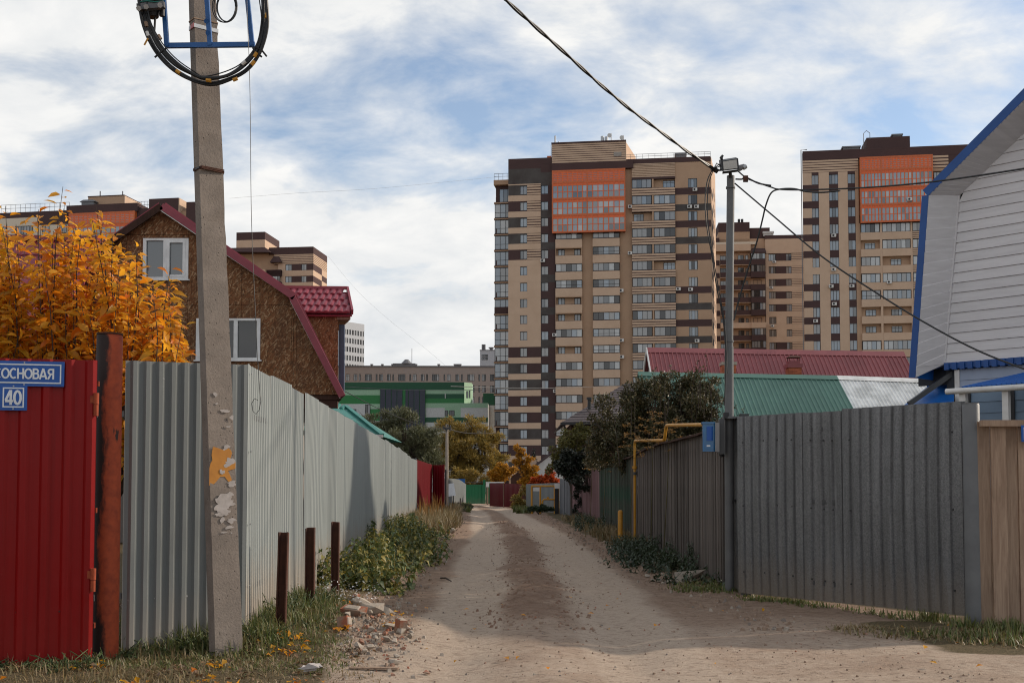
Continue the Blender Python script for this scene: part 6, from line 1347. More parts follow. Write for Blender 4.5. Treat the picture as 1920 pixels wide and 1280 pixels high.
# ================= board clad house (gambrel) on the left
YO = 26.0
def osb_house():
    c = at(300, 908, YO); g = thing('house', (c.x, YO, 0), 'unfinished house clad in brown chipboard with a wine red gambrel roof', 'house')
    p = lambda px, py, y=YO: at(px, py, y)
    ap, k1, e1 = p(308, 391), p(551, 560), p(640, 744); k0, e0 = p(66, 560), p(-22, 744); D = 8.5
    SH = Vector((-.24 * D, D, 0)); outl = [ap, k0, e0, e1, k1]; wt = .12
    def inset(v, s_=.985): return v
    wins = [(269.5, 352.5, 447, 524), (369, 487, 597, 675)]
    # front wall sheets (OSB boards 1.25 x 2.5 m laid on edge) clipped to the gable by px columns
    def edge_z(x, side): # height of roof line above x
        pts = [(e0.x, e0.z), (k0.x, k0.z), (ap.x, ap.z), (k1.x, k1.z), (e1.x, e1.z)]; return pl(x, pts)
    xs = sorted({e0.x, k0.x, ap.x, k1.x, e1.x} | {lerp(e0.x, e1.x, i / 7) for i in range(8)} | {p(a, 500).x for w_ in wins for a in w_[:2]}); zb = e1.z + .05
    zrow = [zb, p(300, 572).z, p(300, 440).z, 99]
    for zq in zrow[1:3]:
        for q0, q1 in ((e0, k0), (k0, ap), (ap, k1), (k1, e1)):
            if min(q0.z, q1.z) < zq < max(q0.z, q1.z): xs = sorted(xs + [lerp(q0.x, q1.x, (zq - q0.z) / (q1.z - q0.z))])
    for a, b in zip(xs, xs[1:]):
        if b - a < .02: continue
        m = (a + b) / 2; holes = sorted([(p(0, w_[3]).z, p(0, w_[2]).z) for w_ in wins if p(w_[0], 500).x - .01 < m < p(w_[1], 500).x + .01])
        for z0, z1 in zip(zrow, zrow[1:]):
            segs = [(z0, z1)]
            for h0, h1 in holes: segs = [q for s0, s1 in segs for q in ((s0, min(s1, h0)), (max(s0, h1), s1)) if q[1] - q[0] > .01]
            for s0, s1 in segs:
                ta, tb = min(s1, edge_z(a, 0)), min(s1, edge_z(b, 0))
                if max(ta, tb) - s0 < .02 or (ta + tb) / 2 - s0 < .006: continue
                ta, tb = max(ta, s0 + .005), max(tb, s0 + .005); mb = MB(); yo = rnd.uniform(0, .006); e = .003
                mb.hexa([(a + e, YO - yo, s0 + e), (b - e, YO - yo, s0 + e), (b - e, YO + wt, s0 + e), (a + e, YO + wt, s0 + e), (a + e, YO - yo, ta - e * 2), (b - e, YO - yo, tb - e * 2), (b - e, YO + wt, tb - e * 2), (a + e, YO + wt, ta - e * 2)]); mb.build('wall_board', MT['osb'], g)
    for px0, px1, py0, py1 in wins:
        a, b = p(px0, py1), p(px1, py0); gl = MB(); nn_ = 2 if px0 < 300 else 3; xb = [a.x] + [lerp(a.x, b.x, t) for t in ((.49,) if nn_ == 2 else (.22, .62))] + [b.x]
        for i in range(nn_): gl.box(xb[i] + .04, xb[i + 1] - .04, YO + .03, YO + .045, a.z + .04, b.z - .04, 0)
        o = gl.build('window', [MT['glass'][0 if px0 < 300 else 3]], g); fr_ = MB(); t = .055
        fr_.box(a.x - .02, b.x + .02, YO - .03, YO + .07, a.z, a.z + t); fr_.box(a.x - .02, b.x + .02, YO - .03, YO + .07, b.z - t, b.z); fr_.box(a.x - .02, a.x + t, YO - .029, YO + .069, a.z + t, b.z - t); fr_.box(b.x - t, b.x + .02, YO - .029, YO + .069, a.z + t, b.z - t)
        for x in xb[1:-1]: fr_.box(x - .045, x + .045, YO - .028, YO + .068, a.z + t, b.z - t)
        i0, i1 = (xb[-2], xb[-1]) if px0 < 300 else (xb[0], xb[1]); q = .04 # opening sash
        for s_ in ((i0 + .04, i0 + .10), (i1 - .11, i1 - .05)): fr_.box(s_[0], s_[1], YO - .036, YO + .05, a.z + t, b.z - t)
        fr_.box(i0 + .10, i1 - .11, YO - .035, YO + .05, b.z - t - .05, b.z - t); fr_.box(i0 + .10, i1 - .11, YO - .035, YO + .05, a.z + t, a.z + t + .05); fr_.build('frame', MT['white_upvc'], o)
        mb = MB(); mb.box(a.x - .06, b.x + .06, YO - .06, YO + .02, a.z - .03, a.z); mb.build('sill', MT['white_upvc'], o)
    # body behind, lower storey
    mb = MB(); mb.box(e0.x + .5, e1.x - 2.4, YO + .7, YO + D, 0, e1.z + .1); mb.build('lower_storey', MT['plaster'], g)
    mb = MB(); mb.hexa([Vector((x, YO + .02, e1.z + dz)) + (SH if k else Vector()) for dz in (-.06, .045) for x, k in ((e0.x, 0), (e1.x, 0), (e1.x, 1), (e0.x, 1))]); 
    for i in range(4): mb.box(e1.x - 1.2 - .5 * i, e1.x - .1 - .5 * i, YO + .05 + i * 2, YO + .2 + i * 2, e1.z - .25, e1.z - .061)
    mb.build('floor_joists', MT['wood_dark'], g)
    ab = [Vector((e0.x + .1, YO + .13, e0.z + .1)), Vector((e1.x - .1, YO + .13, e1.z + .1)), k1 + Vector((-.1, .13, -.1)), ap + Vector((0, .13, -.15)), k0 + Vector((.1, .13, -.1))]; mb = MB(); mb.add(ab + [v + SH for v in ab], [(0, 1, 2, 3, 4), (9, 8, 7, 6, 5)] + [(i, 5 + i, 5 + (i + 1) % 5, (i + 1) % 5) for i in range(5)]); mb.build('attic_body', MT['osb'], g)
    # roof planes
    fo = Vector((0, -.16, 0)); up = Vector((0, 0, .05))
    for a, b, nm in ((ap, k1, 'roof'), (k1, e1, 'roof'), (ap, k0, 'roof'), (k0, e0, 'roof')):
        s_ = 1 if b.x > a.x else -1; o = Vector((.05 * s_, 0, .06)); q = [a + o + fo, b + o + fo + (b - a).normalized() * .06, b + o + (b - a).normalized() * .06 + SH, a + o + SH]
        mb = MB(); mb.slab(q if s_ < 0 else q[::-1], .05); mb.build(nm, MT['tile_red'], g)
        mb = MB(); f_ = MB(); a2, b2 = a + Vector((0.0 * s_, -.20, .005)), b + Vector((.05 * s_, -.20, -.0)); mb.bar(a2, b2, .05, .15, up=(0, 0, 1)) ; mb.build('verge_trim', MT['tile_red'] if s_ > 0 else MT['wood_dark'], g)
        if s_ > 0: f_.bar(a2 + Vector((-.04, -.0, -.085)), b2 + Vector((-.05, 0, -.04)), .02, .02); f_.build('trim_edge', MT['white_paint'], g)
    # dormer on the right slope
    y0, y1 = YO + 1.2, YO + 4.2; d0, d1 = p(526, 541, YO + 2.4), p(651, 543, YO + 2.4); v0, v1 = p(572, 586, y0), p(660, 587, y0)
    mb = MB(); wr = p(634, 600, y0 + .1).x; wl = k1.x - .35; wz = v1.z - .02; sq = lambda x, y: (x - .26 * max(0, y - y0 - .12), y); q4 = [sq(wl, y0 + .12), sq(wr, y0 + .12), sq(wr, y1 - .1), sq(wl, y1 - .1)]; mb.hexa([(x, y, e1.z + .05) for x, y in q4] + [(x, y, wz) for x, y in q4]); mb.build('dormer_wall', MT['osb'], g)
    mb = MB(); mb.box(wr - .01, wr + .12, y0 + .3, y0 + .42, p(0, 735, y0).z, p(0, 605, y0).z); mb.build('dormer_downpipe', MT['office_dark'], g)
    mb = MB(); mb.hexa([(x - .3 * (y - y0), y, z_) for z_ in (wz - .12, wz) for x, y in ((wr, y0 + .1), (v1.x - .02, y0 + .1), (v1.x - .02, y1), (wr, y1))]); mb.build('dormer_soffit', MT['wood_new'], g)
    R0, R1 = d0 + Vector((-.9, 0, 0)), d1; E0, E1 = Vector((v0.x - 1.3, v0.y, v0.z)), v1
    tile_roof(g, Vector((R0.x, R0.y, R0.z + .02)), R1 + Vector((0, 0, .02)), E1 + Vector((0, 0, .03)), E0 + Vector((0, 0, .03)), 15, 4, MT['tile_red'])
    mb = MB(); q = [R0 + Vector((0, 0, -.05)), E0 + Vector((0, 0, -.05)), E1 + Vector((0, 0, -.05)), R1 + Vector((0, 0, -.06))]; mb.slab(q, .04); bk = [Vector((v.x - .5 * (R0.y - v.y), 2 * R0.y - v.y, v.z)) for v in q]; mb.slab(bk[::-1], .04); mb.build('dormer_deck', MT['tile_red'], g)
    mb = MB(); mb.bar(R0 + Vector((0, 0, .04)), R1 + Vector((.02, 0, .04)), .14, .07); mb.build('ridge_cap', MT['tile_red'], g)
    mb = MB(); mb.bar(R1 + Vector((.01, -.02, .02)), E1 + Vector((.01, -.02, .02)), .05, .13); mb.build('verge_trim', MT['tile_red'], g)
osb_house()
# ================= red tiled house at the far left
def tiled_house():
    Yr, Ye = 24.4, 21.6; A, B = at(-150, 447, Yr), at(186, 452, Yr); zE = 3.1; Cc = Vector((B.x - .1, Ye, zE)); Dd = Vector((A.x, Ye, zE))
    g = thing('house', ((A.x + B.x) / 2, 24, 0), 'house with a pinkish red tiled roof hidden behind the golden tree', 'house')
    mb = MB(); mb.box(A.x + .2, B.x - .4, Ye + .4, Ye + 5, 0, zE + .1); mb.build('wall', MT['plaster'], g)
    mb = MB(); q = [A, Dd, Cc, B]; q = [v - Vector((0, 0, .06)) for v in q]; mb.slab(q, .05); mb.slab([Vector((v.x, 2 * Yr - v.y, v.z)) for v in q][::-1], .05); mb.build('roof_deck', MT['tile_red'], g)
    tile_roof(g, A, B, Cc, Dd, 18, 9, MT['tile_red'])
    mb = MB(); mb.bar(A + Vector((0, 0, .04)), B + Vector((0, 0, .04)), .2, .1); mb.build('ridge_cap', MT['tile_red'], g)
tiled_house()
def teal_house():
    Y = 36; ap, rt, e = at(600, 750, Y + 2), at(648, 761, Y + 2), at(716, 815, Y - 1.0); el = at(560, 815, Y - 1.0)
    g = thing('house', (at(620, 908, Y).x, Y + 1, 0), 'low house with a teal tiled hip roof behind the long grey fence', 'house')
    mb = MB(); mb.box(el.x, e.x - .35, Y - .6, Y + 5, 0, e.z - .02); mb.build('wall', MT['plaster_white'], g)
    mb = MB(); bk = Vector((e.x, Y + 5.5, e.z)); mb.add([ap - Vector((0, 0, .04)), el - Vector((0, 0, .04)), e - Vector((0, 0, .04)), rt - Vector((0, 0, .04)), bk, Vector((el.x, Y + 5.5, e.z))], [(0, 1, 2, 3), (3, 2, 4), (0, 3, 4, 5)]); mb.build('roof_deck', MT['tile_teal'], g)
    tile_roof(g, ap, rt, e - Vector((.1, 0, 0)), el, 9, 8, MT['tile_teal'], amp=.05)
    mb = MB(); mb.bar(rt, e, .14, .08); mb.build('hip_cap', MT['tile_teal'], g)
    mb = MB(); mb.bar(at(690, 816.5, Y - 1.05), e + Vector((.04, -.05, -.04)), .05, .09); mb.build('eave_board', MT['white_paint'], g)
teal_house()
# ================= ribbed roofs on the right
def green_roof_house():
    Y0, Y1 = 50, 45.5; A, Bm, Bx = at(1196, 699, Y0), at(1569, 706, Y0), at(1742, 712.5, Y0); dz = Vector((0, 0, -2.95)); dy = Vector((0, Y1 - Y0, 0)); E = lambda v: Vector((v.x, Y1, v.z - 2.95)); sk = Vector((0, 0, 0))
    g = thing('house', ((A.x + Bx.x) / 2, 50, 0), 'long low house with a half green half bare zinc ribbed roof', 'house')
    mb = MB(); mb.box(A.x + .3, Bx.x - .2, Y1 + .4, 2 * Y0 - Y1 - .4, 0, E(A).z - .1); mb.build('wall', MT['plaster'], g)
    rib_roof(g, A, Bm, E(Bm), E(A), 9, 5, MT['roof_green']); rib_roof(g, Bm, Bx, E(Bx), E(Bm), 5, 5, MT['roof_zinc'])
    mb = MB(); f = lambda v: Vector((v.x, 2 * Y0 - v.y, v.z)); mb.slab([A, Bx, f(E(Bx)), f(E(A))][::-1], .03); mb.build('rear_roof', MT['roof_green'], g)
    mb = MB(); mb.add([(A.x + .15, A.y, A.z - .1), (A.x + .15, Y1 + .2, E(A).z), (A.x + .15, 2 * Y0 - Y1 - .2, E(A).z), (A.x + .3, A.y, A.z - .1), (A.x + .3, Y1 + .2, E(A).z), (A.x + .3, 2 * Y0 - Y1 - .2, E(A).z)], [(0, 2, 1), (3, 4, 5)]); mb.build('gable', MT['wood_grey'], g)
    for a, b, m in ((A, Bm, 'roof_green'), (Bm, Bx, 'roof_zinc')): mb = MB(); mb.slab([a + Vector((0, -.32, -.15)), b + Vector((0, -.32, -.15)), b + Vector((0, .02, .06)), a + Vector((0, .02, .06))], .015); mb.slab([b + Vector((0, .36, -.16)), a + Vector((0, .36, -.16)), a + Vector((0, .021, .06)), b + Vector((0, .021, .06))], .015); mb.build('ridge_cap', MT[m], g)
green_roof_house()
def red_roof_house():
    Y0, Y1 = 62, 58.6; A, Bx = at(1212, 654, Y0), at(1695, 662, Y0); E = lambda v, o=0: Vector((v.x + o, Y1, v.z - 2.85))
    g = thing('house', ((A.x + Bx.x) / 2, 62, 0), 'house with a long wine red ribbed roof above the green roof', 'house')
    mb = MB(); mb.box(A.x + .5, Bx.x - .5, Y1 + .4, 2 * Y0 - Y1 - .4, 0, E(A).z); mb.build('wall', MT['plaster_white'], g)
    rib_roof(g, A, Bx, E(Bx, .0), E(A, .0), 12, 5, MT['roof_red'], d=.05)
    f = lambda v: Vector((v.x, 2 * Y0 - v.y, v.z)); mb = MB(); mb.slab([A, Bx, f(E(Bx)), f(E(A))][::-1], .03); mb.build('rear_roof', MT['roof_red'], g)
    mb = MB(); mb.add([(A.x + .25, A.y, A.z - .15), (A.x + .25, Y1 + .3, E(A).z + .1), (A.x + .25, 2 * Y0 - Y1 - .3, E(A).z + .1), (A.x + .4, A.y, A.z - .15), (A.x + .4, Y1 + .3, E(A).z + .1), (A.x + .4, 2 * Y0 - Y1 - .3, E(A).z + .1)], [(0, 2, 1), (3, 4, 5)]); mb.build('gable', MT['plaster_white'], g)
    mb = MB(); mb.bar(A + Vector((0, 0, .02)), E(A) + Vector((0, 0, .02)), .06, .18); mb.bar(A + Vector((0, 0, .02)), f(E(A)) + Vector((0, 0, .02)), .06, .18); mb.build('verge_trim', MT['white_paint'], g)
    mb = MB(); mb.slab([A + Vector((0, -.34, -.22)), Bx + Vector((0, -.34, -.22)), Bx + Vector((0, .02, .09)), A + Vector((0, .02, .09))], .015); mb.build('ridge_cap', MT['roof_red'], g)
    # brick chimneys stand through the lower part of this roof
    for px0, px1, pyb, pyt, cap in ((1479, 1503, 706, 689, True), (1355, 1380, 702, 684, False)):
        Yc = 59.2; a, b = at(px0, pyb, Yc), at(px1, pyt, Yc); ch = MB(); ch.box(a.x, b.x, Yc, Yc + .7, a.z - 1.2, b.z); o = ch.build('chimney', MT['chimney_brick'], g)
        r_ = random.Random(int(px0)); nz = int((b.z - a.z + .3) / .09)
        bm = MB(); bm.box(0, .21, -.012, .05, 0, .075); me = bm.mesh('brick', MT['chimney_brick'])
        for j in range(nz):
            x = a.x - (.11 if j % 2 else 0)
            while x < b.x - .06:
                xx = max(x, a.x); 
                if xx + .2 <= b.x + .02: link('brick', me, o, Vector((xx, Yc, a.z - .3 + j * .09)) - g.location)
                x += .225
        if cap:
            m2 = MB(); m2.box(a.x - .05, b.x + .05, Yc - .05, Yc + .75, b.z, b.z + .22); m2.box(a.x + .06, b.x - .06, Yc + .05, Yc + .6, b.z + .22, b.z + .36); o2 = m2.build('chimney_cap', MT['roof_red'], g)
            m3 = MB(); 
            for qx in (a.x + .08, b.x - .08):
                for qy in (Yc + .08, Yc + .58): m3.bar((qx, qy, b.z + .36), (qx, qy, b.z + .55), .03, .03)
            m3.hexa([(a.x - .02, Yc - .02, b.z + .55), (b.x + .02, Yc - .02, b.z + .55), (b.x + .02, Yc + .68, b.z + .55), (a.x - .02, Yc + .68, b.z + .55), (a.x + .15, Yc + .2, b.z + .65), (b.x - .15, Yc + .2, b.z + .65), (b.x - .15, Yc + .5, b.z + .65), (a.x + .15, Yc + .5, b.z + .65)]); m3.build('rain_hood', MT['rust'], g)
        else: m2 = MB(); m2.box(a.x - .05, b.x + .05, Yc - .05, Yc + .75, b.z, b.z + .16); m2.build('chimney_cap', MT['concrete_pale'], g)
red_roof_house()
def shingle_house():
    Y = 55; e0, e1 = at(1053, 792, Y), at(1330, 760, Y - 2); e1.z = e0.z; r0, r1 = at(1172, 719, Y + 5), at(1260, 719, Y + 4)
    g = thing('house', (r0.x, Y + 4, 0), 'house with a dark shingle hip roof behind the dark tree', 'house')
    mb = MB(); mb.box(e0.x + .5, e1.x, Y + .5, Y + 10, 0, e0.z); mb.build('wall', MT['wood_dark'], g)
    n_ = 16; bk0, bk1 = Vector((e0.x, Y + 10.5, e0.z)), Vector((e1.x, Y + 10.5, e0.z))
    sm = []
    for j in range(n_):       # shingle courses
        t0, t1 = j / n_, (j + 1) / n_; a, b, c_, d_ = e0.lerp(r0, t0), e1.lerp(r1, t0), e1.lerp(r1, t1), e0.lerp(r0, t1); mb = MB(); nn_ = (b - a).cross(d_ - a).normalized() * .03; mb.slab([a + nn_, b + nn_, c_ + nn_ * .2, d_ + nn_ * .2], .03); mb.build('shingle_course', MT['shingle'], g)
    mb = MB(); mb.slab([bk0, e0, r0 - Vector((0, 0, .03)), r0 + Vector((0, .1, -.03))], .05); mb.build('side_roof', MT['shingle'], g)
    mb = MB(); mb.bar(e0 + Vector((-.05, -.08, -.06)), e1 + Vector((0, -.08, -.06)), .12, .12); mb.build('gutter', MT['black_steel'], g)
    mb = MB(); q = at(1105, 772, Y + 1.2); q.z = lerp(e0.z, r0.z, .3); mb.tube([q, q + Vector((0, 0, .5))], .09, 8); mb.tube([q + Vector((0, 0, .5)), q + Vector((0, 0, .62))], .14, 8); mb.build('roof_vent', MT['black_steel'], g)
    mb = MB(); mb.tube([e0 + Vector((.1, -.1, -.1)), e0 + Vector((.25, .1, -.5)), e0 + Vector((.5, .4, -.6)), Vector((e0.x + .5, Y + .42, 0))], .05, 8); mb.build('downpipe', MT['black_steel'], g)
    A = Fac.__new__(Fac); A.root = g
shingle_house()
def far_house():
    Y = 96; g = thing('house', (at(985, 908, Y).x, Y + 2, 0), 'small distant dark gabled house behind the yellow and fiery bushes', 'house'); p = lambda px, py, y=Y: at(px, py, y)
    a, b, c_ = p(958, 893), p(975, 882), p(1000, 896); mb = MB(); mb.prism([(a.x, 0), (c_.x, 0), (c_.x, c_.z), (b.x, b.z), (a.x, a.z)], Y, Y + 6); mb.build('wall', MT['wood_dark'], g)
    mb = MB(); o = Vector((0, -.2, .1)); mb.slab([a + o + Vector((-.2, 0, 0)), b + o, b + Vector((0, 6, .1)), a + Vector((-.2, 6, .1))][::-1], .08); mb.slab([b + o, c_ + o + Vector((.2, 0, 0)), c_ + Vector((.2, 6, .1)), b + Vector((0, 6, .1))][::-1], .08); mb.build('roof', MT['shingle'], g)
    Y2 = 100; g = thing('house', (at(1020, 908, Y2).x, Y2 + 2, 0), 'distant house with a grey lean roof and brick chimney left of the dark tree', 'house'); p = lambda px, py, y=Y2: at(px, py, y)
    a, b, c_ = p(992, 884), p(1034, 852), p(1075, 884); mb = MB(); mb.prism([(a.x, 0), (c_.x, 0), (c_.x, c_.z), (b.x, b.z), (a.x, a.z)], Y2, Y2 + 6); mb.build('wall', MT['plaster_white'], g)
    mb = MB(); mb.slab([a + o + Vector((-.3, 0, -.2)), b + o, b + Vector((0, 6, .1)), a + Vector((-.3, 6, -.1))][::-1], .1); mb.slab([b + o, c_ + o, c_ + Vector((0, 6, .1)), b + Vector((0, 6, .1))][::-1], .1); mb.build('roof', MT['shingle'], g)
    mb = MB(); q, w_ = p(993, 878, Y2 + 1), p(1006, 862, Y2 + 1); mb.box(q.x, w_.x, Y2 + .8, Y2 + 1.5, 2, w_.z); mb.build('chimney', MT['beige'], g)
far_house()

# ================= blue roofed house on the right edge
def blue_house():
    F = Fac('house', 'tall house with pale siding and blue roof edges at the right', 'house', 1787, 28.5, 46); g = F.root
    j1, j2 = F.uz(1800, 367), F.uz(1773, 682); jr = F.uz(1919, 252); sl = (jr[1] - j1[1]) / (jr[0] - j1[0]); uc = F.u(1962, 200); za = j1[1] + sl * (uc - j1[0]); u_off = 0
    pts = [(j2[0], j2[1]), (j1[0], j1[1]), (uc, za)]; oy = -.70
    f0, f1 = F.uz(1716, 708, oy), F.uz(1741, 366, oy); fr_ = F.uz(1919, 188, oy); fsl = (fr_[1] - f1[1]) / (fr_[0] - f1[0]); zf = f1[1] + fsl * (uc - f1[0]); fp = [f0, f1, (uc, zf)]
    # siding boards
    def left(z): return pl(z, [(p[1], p[0]) for p in pts])
    bh = .252; z = j2[1]; k = 0
    while z < za - .05:
        z1 = min(z + bh, za - .01); a0, a1 = left(z), left(z1); m = lambda a: 2 * uc - a; mb = MB(); e = .004
        mb.hexa([(a0, -.030, z + e * 1.5), (m(a0), -.030, z + e * 1.5), (m(a0), .04, z + e), (a0, .04, z + e), (a1, -.004, z1), (m(a1), -.004, z1), (m(a1), .04, z1), (a1, .04, z1)]); mb.build('siding_board', MT['siding'], g); z += bh; k += 1
    mb = MB(); mb.prism([(j2[0], 0), (2 * uc - j2[0], 0), (2 * uc - j2[0], j2[1]), (2 * uc - j1[0], j1[1]), (uc, za - .02), (j1[0], j1[1]), (j2[0], j2[1])], .045, 9); mb.build('body', MT['shade_dark'], g)
    # overhang soffit, board by board, then fascia and roof planes
    def strip(P0, P1, Q0, Q1, n_, flip=1):
        for i in range(n_):
            t0, t1 = (i + .02) / n_, (i + .98) / n_; v = []
            for t, l in ((t0, 0), (t1, .012)):
                a = Vector((lerp(P0[0], P1[0], t), -.0, lerp(P0[1], P1[1], t))); b = Vector((lerp(Q0[0], Q1[0], t), oy + .02, lerp(Q0[1], Q1[1], t))); v.append((a + Vector((l, -l, 0)), b + Vector((l, -l, 0))))
            mb = MB(); th = Vector((-.03, 0, .02)); q = [v[0][0], v[0][1], v[1][1], v[1][0]]; mb.hexa([x for x in q] + [x + th for x in q]); mb.build('soffit_board', MT['siding'], g)
    strip(pts[0], pts[1], fp[0], fp[1], 16); strip(pts[1], pts[2], fp[1], fp[2], 26)
    mb = MB(); mb.bar((pts[0][0] - .01, -.03, pts[0][1]), (pts[1][0] - .01, -.03, pts[1][1]), .05, .04, up=(0, 1, 0)); mb.build('corner_trim', MT['siding'], g)
    def fas(P, Q, w0, name):
        P, Q = Vector((P[0], oy, P[1])), Vector((Q[0], oy, Q[1])); d = (Q - P).normalized(); n_ = Vector((d.z, 0, -d.x)); mb = MB(); q = [P - n_ * w0 + d * 0, Q - n_ * w0, Q, P]
        mb.hexa([x for x in (P - n_ * w0, Q - n_ * w0, Q - n_ * w0 + Vector((0, .03, 0)), P - n_ * w0 + Vector((0, .03, 0)))] + [x for x in (P, Q, Q + Vector((0, .03, 0)), P + Vector((0, .03, 0)))]); mb.build(name, MT['fascia_blue'], g)
    fas(fp[0], (fp[1][0], fp[1][1]), .175, 'fascia'); fas((fp[1][0] - .02, fp[1][1] - .02), fp[2], .215, 'fascia')
    mir = lambda p: (2 * uc - p[0], p[1]); fas(fp[2], mir(fp[1]), .215, 'fascia'); 
    for P, Q in ((fp[0], fp[1]), (fp[1], fp[2]), (fp[2], mir(fp[1])), (mir(fp[1]), mir(fp[0]))):
        d = Vector((Q[0] - P[0], 0, Q[1] - P[1])).normalized(); n_ = Vector((-d.z, 0, d.x)); o = n_ * .05; a, b = Vector((P[0], oy + .031, P[1])) + o, Vector((Q[0], oy + .031, Q[1])) + o
        mb = MB(); mb.slab([a, b, b + Vector((0, 9.4, 0)), a + Vector((0, 9.4, 0))], .06); mb.build('roof', MT['roof_blue'], g)
    # underside of the flare, skirt, lower wall
    mb = MB(); a, b = F.uz(1722, 724, .25), F.uz(1785, 690, .25); mb.box(a[0], b[0], .25, .3, a[1], b[1] + .05); mb.build('under_eave', MT['shade_dark'], g)  # near-black panel puts the shade under the flare into the colour
    mb = MB(); mb.hexa([(f0[0] + .08, oy + .05, f0[1] + .28), (j2[0], -.02, j2[1]), (j2[0], .25, j2[1]), (f0[0] + .08, .25, f0[1] + .28), (f0[0] + .08, oy + .05, f0[1] + .30), (j2[0], -.02, j2[1] + .02), (j2[0], .25, j2[1] + .02), (f0[0] + .08, .25, f0[1] + .30)]); mb.build('eave_soffit', MT['siding'], g)
    mb = MB(); zs = j2[1]; us = j2[0] + .02
    for i in range(46): 
        mb.box(us + .2 * i, us + .2 * i + .12, -.14, .0, zs - .17, zs + .012); mb.box(us + .2 * i + .12, us + .2 * i + .2, -.10, .0, zs - .14, zs + .012)
    mb.build('skirt', MT['fascia_blue'], g)
    zlo = zs - .17; ul = F.u(1800, 700, -.0); z = zlo
    while z > .2:
        mb = MB(); z1 = z; z0 = z - .28; mb.hexa([(ul, -.02, z0 + .004), (8, -.02, z0 + .004), (8, .04, z0 + .004), (ul, .04, z0 + .004), (ul, -.004, z1), (8, -.004, z1), (8, .04, z1), (ul, .04, z1)]); mb.build('siding_board', MT['siding_blue'] if z > zlo - .5 else MT['siding_teal'], g); z -= .28
    mb = MB(); mb.box(ul - .12, ul, -.05, .06, .3, zlo - .005); mb.build('corner_post', MT['white_paint'], g)
    # lean-to blue roof at the left and the porch roof with gutter
    q = lambda px, py, y: (lambda r: Vector((r[0], y, r[1])))(F.uz(px, py, y))
    mb = MB(); a, b, c_, d_ = q(1694, 760, -.7), q(1788, 760, -.7), q(1790, 722, .6), q(1742, 722, .6); mb.slab([a, b, c_, d_], .03); mb.build('lean_to_roof', MT['roof_blue'], g)
    mb = MB(); mb.box(d_.x - .05, c_.x, .57, .68, c_.z - .02, c_.z + .16); mb.build('lean_to_ridge', MT['fascia_blue'], g)
    mb = MB(); mb.bar(q(1704, 757, -.75), q(1785, 700, .1), .12, .12); mb.build('strut', MT['dark_grey_steel'], g)
    mb = MB(); mb.box(a.x + .1, c_.x + 2, .72, .9, 0, c_.z); mb.build('lean_to_wall', MT['shade_dark'], g)
    py_ = -1.7; e0, e1 = q(1797, 729, py_), q(1990, 720, py_); t0 = q(1800, 735, -.05); t1z = q(1920, 690, -.05).z
    A_, B_, C_, D_ = Vector((e0.x, -.05, t1z)), Vector((e0.x + 4, -.05, t1z)), Vector((e0.x + 4, py_, e0.z + .03)), Vector((e0.x, py_, e0.z + .03)); A_.x += 1.6
    rib_roof(g, A_, B_, C_, D_, 5, 7, MT['roof_blue'], 'porch_sheet', d=.025)
    mb = MB(); mb.tube([q(1774, 734, py_ - .05), Vector((e0.x + 4, py_ - .05, q(1774, 734, py_ - .05).z))], .07, 14); mb.build('gutter', MT['white_paint'], g, True)
    for px, w_ in ((1806, .15), (1886, .14), (1990, .14)): v = q(px, 745, py_ + .05); mb = MB(); mb.box(v.x - w_ / 2, v.x + w_ / 2, py_, py_ + w_, 0, e0.z - .05); mb.build('porch_post', MT['white_paint'], g)
    for px in (1815, 1897): v = q(px, 760, -.03); mb = MB(); mb.box(v.x - .075, v.x + .075, -.06, -.03, .3, q(1815, 736, -.03).z); mb.build('dark_post', MT['black_steel'], g)
blue_house()
# ---------------------------------------------------------------- trees and bushes
def crown(name, root, centers, radii, n, ln, wd, mat, seed, flat=.8, up=.25, droop=.3):
    r_ = np.random.default_rng(seed); C = np.array(centers, float); Rr = np.array(radii, float); w_ = Rr ** 2.2; k = r_.choice(len(C), n, p=w_ / w_.sum())
    d = r_.normal(size=(n, 3)); d /= np.linalg.norm(d, axis=1, keepdims=True); rad = Rr[k][:, None] * (r_.random((n, 1)) ** .45) * r_.uniform(.75, 1.12, (n, 1))
    P = C[k] + d * rad * np.array([1, 1, flat]); D = d * .7 + r_.normal(size=(n, 3)) * .6 + np.array([0, 0, up]); U = r_.normal(size=(n, 3)) + np.array([0, 0, 1.2])
    P[:, 2] = np.maximum(P[:, 2], .05)
    L_ = ln * r_.uniform(.6, 1.25, n); V, F_ = leaf_arrays(P, D, U, L_, L_ * wd, droop)
    V -= np.array(root.location); return link(name, np_mesh(name, V, F_, mat), root)
